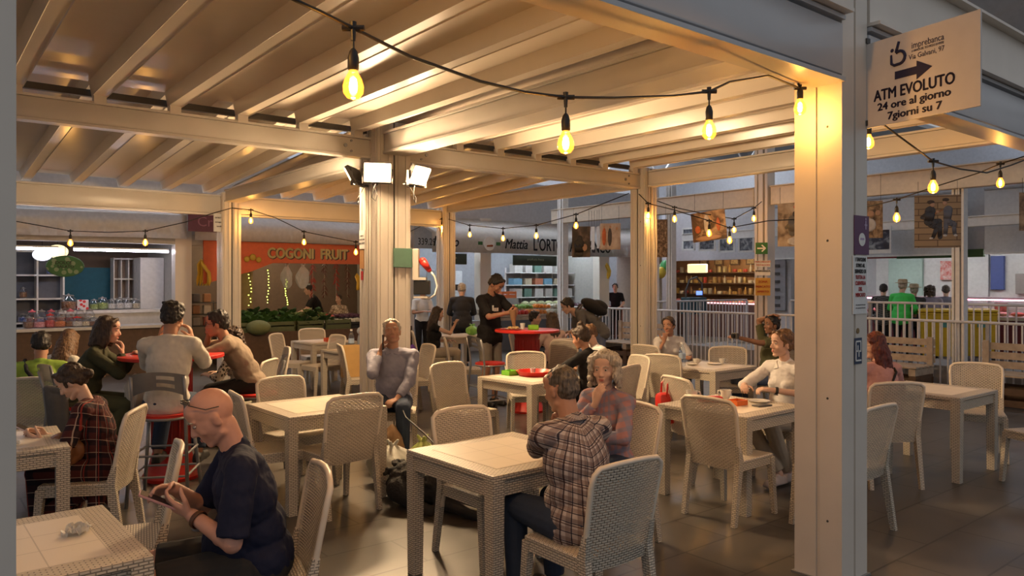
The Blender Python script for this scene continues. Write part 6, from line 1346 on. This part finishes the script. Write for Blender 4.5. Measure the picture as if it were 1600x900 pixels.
# hanging bags, peppers, bananas in the fruit stall
CLR = mat('clear_bag', (.6, .6, .58), .3, alpha=.55, bump=.5, bscale=20)
for i in range(4):
    p = DP((1.9, 2.25, 4.1, 4.45)[i], .05, 1.55); t = blobbag('hanging clear plastic bag in the fruit stall, %s' % ('left of the centre', 'at the centre', 'right, nearest the sign end', 'far right')[i], p, (.28, .14, .55), CLR, 20+i)
RPE = mat('chilli_red', (.30, .02, .015), .4)
for i in range(4):
    t = thing('chilli_string', 'string of dark red chillies hanging in the fruit stall, %s' % ('leftmost', 'second from the left', 'third', 'rightmost')[i], 'chillies', DP(2.7+i*.28, .55, 1.35), TH, 'chilli strings'); bm = B(); rn2 = random.Random(i)
    for k in range(30): z = rn2.uniform(0, .75); a = rn2.uniform(0, 6.28); cyl(bm, (.01*math.cos(a), .01*math.sin(a), z+.04), (.08*math.cos(a), .08*math.sin(a), z-.04), .014, .004, 6)
    obj('peppers', bm, RPE if i % 2 == 0 else mat('chilli_dark', (.10, .02, .012), .4), t); bm = B(); cyl(bm, (0, 0, 0), (0, 0, 1.0), .006, n=5); obj('twine', bm, WOODL, t)
def bananas(label, p, sc=1, rz=0, grp=None):
    t = thing('banana_bunch', label, 'bananas', p, rz, grp); t.scale = (sc,)*3; YB = mat('banana_yellow', (.75, .45, .03), .4)
    for k in range(6):
        a = -1+.4*k; bm = B(); tube(bm, [(0, 0, .10), (.03*math.cos(a*2), .03*a, .05), (.06*math.cos(a), .08*a, -.04), (.05*math.cos(a), .10*a, -.12), (.02, .10*a, -.17)], [.006, .016, .019, .016, .005], 7); obj('banana', bm, YB, t, smooth=True)
bananas('big bunch of inflated yellow bananas hanging left of the cream post', DP(.12, -.1, 1.95), 1.9, 1, 'hanging bananas'); bananas('yellow banana bunch hanging beside the orange sign, nearer the pillar', DP(-.02+.45, .0, 2.12), 1.5, 2, 'hanging bananas'); bananas('small yellow bunch hanging in the fruit stall by the clear bags', DP(3.55, .1, 1.75), 1.4, 0, 'hanging bananas')
t = thing('parcel_box', 'sign card with purple lettering panel above the pillar', 'sign', DP(.05, -.58, 2.85), TH); bm = B(); box(bm, (0, 0, 0), (.62, .03, .40)); obj('board', bm, mat('plum_board', (.12, .03, .06), .5), t); text('Cre', mat('plum_letter', (.30, .12, .18), .5, noise=0), .26, t, (.05, -.02, -.02), ext=.001)
t = thing('notice', 'white notice hung by the cream post, beside the plum coloured board', 'notice', px(342, 348, 12.6), TH); bm = B(); box(bm, (0, 0, 0), (.17, .01, .30)); obj('board', bm, PAPER, t)
for i, s_ in enumerate(('DIVIETO', 'occupare', 'tavoli')): text(s_, BLKINK, .035, t, (0, -.008, .08-.07*i), ext=.0005, bold=.001)
for i in range(9): 
    p = DP(.1+rn.uniform(-.3, .35), .9+.2*(i % 3), .95+.16*(i//3)); t = thing('packaged_goods', 'packaged product on the rack between the pillar and the cream post, %s' % ('bottom left', 'bottom middle', 'bottom right', 'middle left', 'centre', 'middle right', 'top left', 'top middle', 'top right')[i], 'package', DP(.05+.22*(i % 3), .8, .80+.24*(i//3)), TH, 'products by the pillar'); bm = B(); box(bm, (0, 0, .09), (.15, .12, .18), bev=.02); obj('pack', bm, mat('pack%d' % (i % 4), ((.4, .2, .1), (.5, .45, .4), (.3, .08, .05), (.1, .1, .12))[i % 4], .5), t)
t = thing('wire_rack', 'dark rack holding packaged products by the pillar', 'rack', DP(.27, .8, 0), TH); bm = B(); [box(bm, (0, 0, z), (.8, .3, .02)) for z in (.79, 1.03, 1.27)]; [box(bm, (x, y, .65), (.02, .02, 1.3)) for x in (-.4, .4) for y in (-.14, .14)]; obj('frame', bm, DARKM, t)
# --- greengrocer
SH_ = [(5.9, 2.2), (8.0, 2.3), (9.3, 2.3), (10.1, 2.3)]
for i, (a, w_) in enumerate(((9.5, 1.35), (10.7, 1.35))):
    t = thing('shop_shelf', 'back shelving of the greengrocer, %s half' % ('left', 'right')[i], 'shelf', DP(a, w_, 0), TH); bm = B()
    for z in (.9, 1.25, 1.6, 1.95): box(bm, (0, 0, z), (1.16, .4, .03))
    for x in (-.57, 0, .57): box(bm, (x, .18, 1.3), (.04, .04, 1.6))
    obj('boards', bm, WHITEP, t); bm = B(); box(bm, (0, .21, 1.3), (1.16, .02, 1.6)); obj('back_panel', bm, mat('shelf_back_grey', (.30, .30, .31), .7), t)
PC = [(.42, .36, .25), (.45, .43, .40), (.12, .25, .35), (.5, .48, .45), (.35, .12, .06), (.10, .18, .14)]; rn = random.Random(21)
for i in range(22):
    zi = (.915, 1.265, 1.615, 1.965)[i % 4]; tt = 9.12+(i//4)*.38+rn.uniform(-.02, .02)
    t = thing('goods_box', 'box of goods on the greengrocer shelving, %s shelf, %s' % (('lowest', 'second', 'third', 'top')[i % 4], ('at the left end', 'second from left', 'third from left', 'third from right', 'second from right', 'at the right end')[i//4]), 'box', DP(tt, 1.30, zi), TH, 'boxes on the greengrocer shelving'); bm = B(); box(bm, (0, 0, .09+.03*(i % 2)), (rn.uniform(.22, .33), .24, .18+.06*(i % 2))); obj('carton', bm, mat('carton%d' % (i % 6), PC[i % 6], .7), t)
sbox('display_table', 6.9, 10.8, -.7, .6, 0, .74, mat('blue_grey_base', (.10, .11, .13), .6), None, 'sloping display table of the greengrocer', 'table')
rn = random.Random(31)
for i in range(12):
    cI = ('red', 'red', 'orange', 'white', 'green', 'red', 'yellow', 'red', 'green', 'orange', 'white', 'purple')[i]; a = 7.15+(i % 6)*.62; w_ = -.42+(i//6)*.55; z = .74+(i//6)*.12
    crate('wooden crate of %s produce at the greengrocer, %s row, %s' % (cI, ('front', 'back')[i//6], ('far left', 'left', 'centre left', 'centre right', 'right', 'far right')[i % 6]), DP(a, w_, z), (.58, .50, .14), WOODL, grp='greengrocer crates')
    for x in range(4):
        for y in range(3): putfruit(cI, DP(a-.19+x*.125, w_-.14+y*.13, z+.10+rn.uniform(-.01, .03)), 1.45, 'greengrocer display')
for i in range(5): bm = B(); sph(bm, (0, 0, .1), (.13, .13, .11), None, 3); o = obj('melon', bm, mat('melon_pale', (.36, .38, .20), .6, noise=.3, nscale=12), loc=DP(8.9+i*.29, .62, .96), smooth=True); tag(o, 'pale round melon on the greengrocer display', 'melon', 'melons on the greengrocer display')
for i, (a, lab) in enumerate(((6.3, 'left'), (8.95, 'right'))):
    t = thing('banner', 'dark green banner hanging inside the greengrocer, %s one' % lab, 'banner', DP(a, .25, 2.27), TH, 'dark green banners'); bm = B(); box(bm, (0, 0, 0), (.75 if i == 0 else 1.55, .02, .27)); obj('cloth', bm, mat('banner_green', (.04, .05, .03), .7), t); text('ortofrutta fresca' if i else 'bio', mat('banner_letters', (.35, .36, .22), .6, noise=0), .09, t, (0, -.014, .03), ext=.001, shear=.2)
sbox('fridge', 6.9, 7.7, 1.9, 2.5, 0, 2.0, mat('fridge_white', (.6, .62, .63), .35), None, 'white fridge at the left of the greengrocer', 'fridge', bev=.02)
t = thing('scale', 'shop scale on a pole at the greengrocer', 'scale', DP(6.15, .1, 0), TH); bm = B(); cyl(bm, (0, 0, .74), (0, 0, 1.5), .02); box(bm, (0, 0, .76), (.3, .3, .05)); obj('pole', bm, METG, t); bm = B(); box(bm, (0, 0, 1.56), (.34, .05, .14), rotm(0, -.4)); obj('display', bm, DARKM, t)
sbox('low_counter', 5.3, 6.8, -.3, .5, 0, .74, GREYP, None, 'grey counter under the shop scale', 'counter')
crate('orange crate on the greengrocer display', DP(8.5, .98, 1.25), (.5, .35, .18), mat('orange_crate', (.62, .16, .04), .5), grp='orange crates'); sbox('stand', 8.2, 8.8, .78, 1.18, 0, 1.25, GREYP, None, 'grey stand under the orange crate', 'stand')
# --- pink lit butcher stall behind the end of the lettering
PNKL = emitm('pink_strip', (1, .35, .5), 12)
sbox('butcher_counter', 11.6, 12.7, .5, 1.1, 0, .95, mat('brick_red_counter', (.22, .08, .06), .6), None, 'brick red counter of the far butcher', 'counter'); sbox('light_strip', 11.6, 12.9, .7, .75, 1.28, 1.31, PNKL, None, 'pink light strip over the far butcher counter', 'lamp'); sbox('cold_box', 11.6, 12.9, 2.5, 2.7, .95, 2.3, mat('pinkish_tiles', (.5, .25, .25), .5), None, 'pinkish tiled back of the far butcher', 'panel'); tubelight('ceiling tube of the far butcher', 11.6, 12.9, 1.2, 2.6, 45, (1, .8, .8), 'inner tubes')
bm = B(); sph(bm, (0, 0, 0), (.16, .16, .19), None, 3); o = obj('balloon', bm, mat('balloon_green', (.08, .40, .12), .3), loc=px(1040, 417, 20.5), smooth=True); tag(o, 'green balloon by the slim white post', 'balloon', 'balloons'); bm = B(); sph(bm, (0, 0, 0), (.13, .13, .16), None, 3); o = obj('balloon', bm, mat('balloon_yellow', (.7, .5, .05), .3), loc=px(1033, 426, 20.4), smooth=True); tag(o, 'yellow balloon under the green balloon', 'balloon', 'balloons')
bananas('yellow bunch hanging at the far butcher', px(948, 420, 20.8), 1.6, 0)
# --- shop on the W line (warm deli) and the meat counter
def WP(s, w_, z=0): return NP(s, 6.5+w_, z)
def wb(name, s0, s1, w0, w1, z0, z1, m, kind=None, label=None, cat=None, group=None, bev=0):
    c = WP((s0+s1)/2, (w0+w1)/2, (z0+z1)/2); bm = B(); box(bm, (0, 0, 0), (s1-s0, w1-w0, z1-z0), bev=bev); o = obj(name, bm, m, loc=c, rz=TH+math.pi/2+math.pi, kind=kind)
    if label: tag(o, label, cat, group)
    return o
wb('wall_deli_back', -7, -.9, 2.6, 2.7, 0, 2.7, mat('deli_wall', (.30, .16, .08), .6), 'structure'); wb('wall_deli_side', -7.05, -7, 0, 2.7, 0, 2.7, GREYW, 'structure'); wb('wall_deli_post', -1.2, -.5, 0, 2.7, 0, 2.7, GREYW, 'structure')
wb('trim_deli_pillar', -4.95, -4.6, -.1, .1, 0, 2.4, GREYW, 'structure')
def wtube(label, s0, s1, w_, z, st, col):
    t = thing('fluorescent_light', label, 'lamp', WP((s0+s1)/2, w_, z), TH+math.pi/2, 'tubes of the far shops'); L = s1-s0; bm = B(); box(bm, (0, 0, .035), (L, .08, .03)); obj('fitting', bm, WHITEP, t); bm = B(); cyl(bm, (-L/2, 0, 0), (L/2, 0, 0), .03, n=10); obj('tube', bm, emitm('wtube_%g_%g' % (st, col[1]), col, st), t)
wtube('warm tube in the deli', -4.6, -1.4, .8, 2.45, 60, (1, .72, .38)); wtube('cool tube over the meat counter', .8, 4.2, .8, 2.6, 22, (1, .95, .95)); wtube('cool tube over the meat counter at the right edge', 4.6, 8.5, .8, 2.6, 22, (1, .95, .95)); wtube('dim tube in the shop behind the foreground post', -.4, .5, 1.5, 2.3, 8, (1, .8, .6))
t = thing('warm_lamp', 'glowing cream lamp panel at the top left of the deli', 'lamp', WP(-4.25, .8, 2.12), TH+math.pi/2); bm = B(); box(bm, (0, 0, 0), (.75, .1, .28), bev=.03); obj('panel', bm, emitm('deli_panel', (1, .72, .35), 1.2), t)
wb('deli_counter', -5.0, -1.3, .5, 1.1, 0, 1.0, mat('deli_counter', (.14, .07, .05), .5), None, 'dark counter of the deli', 'counter'); wb('light_strip', -4.5, -1.3, .6, .64, 1.02, 1.05, emitm('pink_strip_soft', (1, .5, .55), 3), None, 'pinkish strip light on the deli counter', 'lamp')
for k, z in enumerate((1.25, 1.62, 1.98)): wb('deli_shelf', -6.9, -1.3, 2.2, 2.55, z, z+.03, WOODD, None, '%s shelf of the deli' % ('lowest', 'middle', 'top')[k], 'shelf')
rn = random.Random(77); DC = [(.5, .35, .15), (.55, .45, .25), (.45, .06, .04), (.55, .5, .42), (.28, .15, .06), (.5, .3, .08)]
protod = {}
for i in range(81):
    k = i % 3; s_ = -6.7+(i//3)*.198; z = (1.28, 1.65, 2.01)[k]; kind = rn.choice(('wheel', 'bottle', 'packet')); lab = {'wheel': 'round cheese on the %s shelf of the deli', 'bottle': 'bottle on the %s shelf of the deli', 'packet': 'packet on the %s shelf of the deli'}[kind] % ('lowest', 'middle', 'top')[k]; ci = rn.randrange(6)
    bm = B()
    if kind == 'wheel': lathe(bm, [(.001, 0), (.07, .003), (.078, .02), (.078, .08), (.07, .098), (.001, .10)], n=14)
    elif kind == 'bottle': lathe(bm, [(.001, 0), (.035, .003), (.037, .14), (.014, .19), (.014, .25), (.001, .25)], n=10)
    else: box(bm, (0, 0, .10), (.12, .08, .20), bev=.012)
    o = obj({'wheel': 'cheese_wheel', 'bottle': 'oil_bottle', 'packet': 'pasta_packet'}[kind], bm, mat('deli%d' % ci, DC[ci], .4), loc=WP(s_, 2.35, z), rz=TH, smooth='auto'); tag(o, lab, {'wheel': 'cheese', 'bottle': 'bottle', 'packet': 'packet'}[kind], lab.replace('on the', 'row on the'))
for i in range(22):
    bm = B(); sph(bm, (0, 0, .07), (.13, .10, .08), None, 2); o = obj('salami', bm, mat('deli_meat%d' % (i % 3), ((.5, .12, .10), (.55, .35, .18), (.60, .25, .2))[i % 3], .4, noise=.25), loc=WP(-5.0+i*.17, .8, 1.0), rz=i, smooth=True); tag(o, 'piece of cured meat or cheese on the deli counter', 'food', 'pieces on the deli counter')
for i in range(5):
    t = thing('picture_frame', 'small dark framed picture high on the deli wall, %s' % ('farthest left', 'second from left', 'middle', 'second from right', 'farthest right')[i], 'picture', WP(-5.3+i*.62, 2.52, 2.42), TH+math.pi/2+math.pi, 'framed pictures in the deli'); bm = B(); box(bm, (0, 0, 0), (.36, .03, .36)); obj('frame', bm, WOODD, t); bm = B(); box(bm, (0, -.02, 0), (.26, .01, .26)); obj('picture_sheet', bm, picture('deli_pic', [(.15, .08, .04), (.5, .38, .2)], 5, 2), t)
wb('menu_board', -1.18, -.62, -.08, -.04, .9, 2.3, mat('board_grey', (.28, .28, .30), .6), None, 'grey panel with a column of small dark signs beside the deli', 'panel')
for i in range(6): wb('small_sign', -1.02, -.78, -.1, -.085, 1.0+i*.22, 1.08+i*.22, DARKM, None, 'small dark plate on the grey panel, %s' % ('lowest', 'second from below', 'third from below', 'third from the top', 'second from the top', 'topmost')[i], 'plate', 'small plates on the grey panel')
# cart with blue chair-like frame in front of the deli
t = thing('shopping_trolley', 'dark trolley with a curved handle standing before the deli', 'trolley', (4.55, 18.9, 0), .6); bm = B(); tube(bm, [(-.3, 0, .9), (-.28, 0, 1.5), (-.15, 0, 1.75), (.1, 0, 1.82), (.3, 0, 1.65), (.32, 0, .9)], .022, 8); obj('handle', bm, DARKM, t, smooth=True); bm = B(); box(bm, (0, 0, 1.1), (.62, .3, .42), bev=.02); obj('basket', bm, mat('petrol_cloth', (.03, .07, .09), .7), t); bm = B(); [cyl(bm, (x, 0, .0), (x, 0, .9), .02) for x in (-.28, .28)]; obj('leg', bm, DARKM, t); bm = B(); box(bm, (.02, -.16, 1.42), (.2, .02, .1)); obj('display', bm, emitm('blue_display', (.1, .25, 1), 1.5), t)
# meat counter
wb('wall_meat_back', .6, 10, 2.6, 2.7, 0, 3.0, mat('white_tiles', (.62, .64, .62), .35), 'structure'); wb('wall_meat_side', .55, .6, .2, 2.7, 0, 3, GREYW, 'structure')
t = thing('meat_counter', 'long chilled meat counter with pink lighting behind the shoppers', 'counter', WP(5.0, .5, 0), TH+math.pi/2+math.pi); bm = B(); box(bm, (0, 0, .42), (8.6, .9, .84)); obj('base', bm, mat('dark_red_base', (.14, .02, .03), .5), t); bm = B(); box(bm, (0, 0, .88), (8.6, .95, .08)); obj('tray_deck', bm, mat('steel_deck', (.5, .5, .52), .3, metal=.5), t); bm = B(); box(bm, (0, .32, 1.32), (8.6, .35, .05)); obj('hood', bm, mat('counter_hood', (.6, .55, .6), .4), t); bm = B(); box(bm, (0, .22, 1.28), (8.5, .04, .03)); obj('light_strip', bm, PNKL, t); bm = B(); box(bm, (0, -.38, 1.12), (8.6, .008, .42)); obj('front_glass', bm, glassy('counter_glass', (1, .95, .97), .08), t)
for i in range(26):
    bm = B(); sph(bm, (0, 0, .05), (.14, .16, .05), None, 2); c3 = ((.45, .04, .03), (.6, .25, .22), (.7, .22, .05))[i % 3 if i > 14 else i % 2]
    o = obj('meat_cut', bm, mat('meat%s' % str(c3[0]), c3, .35, noise=.2, nscale=25), loc=WP(.95+i*.32, .45, .92), rz=i*.7, smooth=True); tag(o, 'cut of meat lying in the chilled counter', 'meat', 'meat cuts in the chilled counter')
wb('wall_poster', 2.35, 2.75, 2.5, 2.58, 1.75, 2.25, picture('meat_poster', [(.5, .08, .06), (.6, .5, .45)], 6, 3), None, 'square poster of meat on the tiled wall', 'poster'); wb('air_unit', 4.6, 5.4, 2.2, 2.58, 1.95, 2.25, WHITEP, None, 'white appliance high on the tiled wall right of the slim post', 'appliance', bev=.03)
wb('shop_fascia', .6, 2.6, -.1, 0, 2.28, 2.46, mat('fascia_red', (.30, .03, .03), .5), None, 'dark red strip sign under the blinds', 'sign'); wb('shop_fascia', 2.4, 4.3, -.12, -.02, 2.26, 2.44, mat('fascia_green', (.05, .12, .04), .5), None, 'dark green strip sign under the blinds', 'sign'); wb('trim_shop_post', 5.85, 6.2, -.3, 0, 0, 2.4, mat('brown_grey_post', (.20, .18, .18), .6), 'structure')
for i, (a, b_, z0_, z1_, c_, lab) in enumerate(((1.0, 1.9, 1.0, 2.35, (.35, .48, .42), 'pale green wall panel at the left of the meat shop'), (2.95, 3.5, .95, 2.4, (.60, .62, .60), 'tall white door panel behind the shoppers'), (3.55, 3.85, 1.5, 2.35, (.05, .08, .25), 'narrow blue banner on the tiled wall'), (4.1, 4.5, 1.4, 1.9, (.25, .22, .2), 'dark rack on the tiled wall left of the white appliance'), (6.4, 6.7, 1.2, 2.3, (.3, .2, .15), 'brown rack on the tiled wall at the right edge'))):
    wb('wall_panel_board', a, b_, 2.48, 2.58, z0_, z1_, mat('panel%d' % i, c_, .5), None, lab, 'panel', bev=.01)
for i, (s_, c_, lab) in enumerate(((5.0, (.06, .40, .06), 'green bag hanging in the meat shop'), (5.35, (.62, .6, .52), 'cream bag hanging beside the green bag'), (5.7, (.5, .45, .38), 'tan bag hanging right of the cream bag'))): blobbag(lab, WP(s_, 1.9, 1.25), (.34, .2, .5), mat('hangbag%d' % i, c_, .5, bump=.4, bscale=12), 40+i)
wb('worktop', .8, 9.5, 2.1, 2.55, 0, .95, mat('steel_top', (.4, .4, .4), .3, metal=.6), None, 'steel worktop along the tiled wall', 'counter')
for i in range(10): blob = None
for i in range(8):
    c3 = ((.1, .1, .1), (.08, .35, .1), (.5, .5, .5), (.3, .05, .05))[i % 4]; t = thing('kitchen_container', 'container on the steel worktop, %s' % ('first from the left', 'second from the left', 'third from the left', 'fourth from the left', 'fifth, near the slim post', 'sixth, beyond the slim post', 'seventh', 'last at the right')[i], 'container', WP(1.6+i*.75, 2.3, .95), 0, 'containers on the worktop'); bm = B(); lathe(bm, [(.10, 0), (.14, .02), (.15, .22), (.13, .22), (.1, .03), (.001, .03)], n=14); obj('tub', bm, mat('tub%d' % (i % 4), c3, .5), t, smooth='auto')
for i in range(3): wb('spot_glow', 1.0+i*2.5, 1.9+i*2.5, .4, .5, 2.66, 2.70, emitm('tube_cool_soft', (.9, .95, 1), 20), None, 'ceiling light of the meat shop, %s' % ('left', 'middle', 'right')[i], 'lamp', 'ceiling lights of the meat shop')
wb('ceiling_meat', .6, 10, 0, 2.7, 2.95, 3.0, WHITEP, 'structure'); wb('ceiling_deli', -7, -.5, 0, 2.7, 2.7, 2.75, STG, 'structure')
wb('wall_above_meat', -.9, 10, -.02, .1, 2.44, 4.2, GREYW, 'structure')
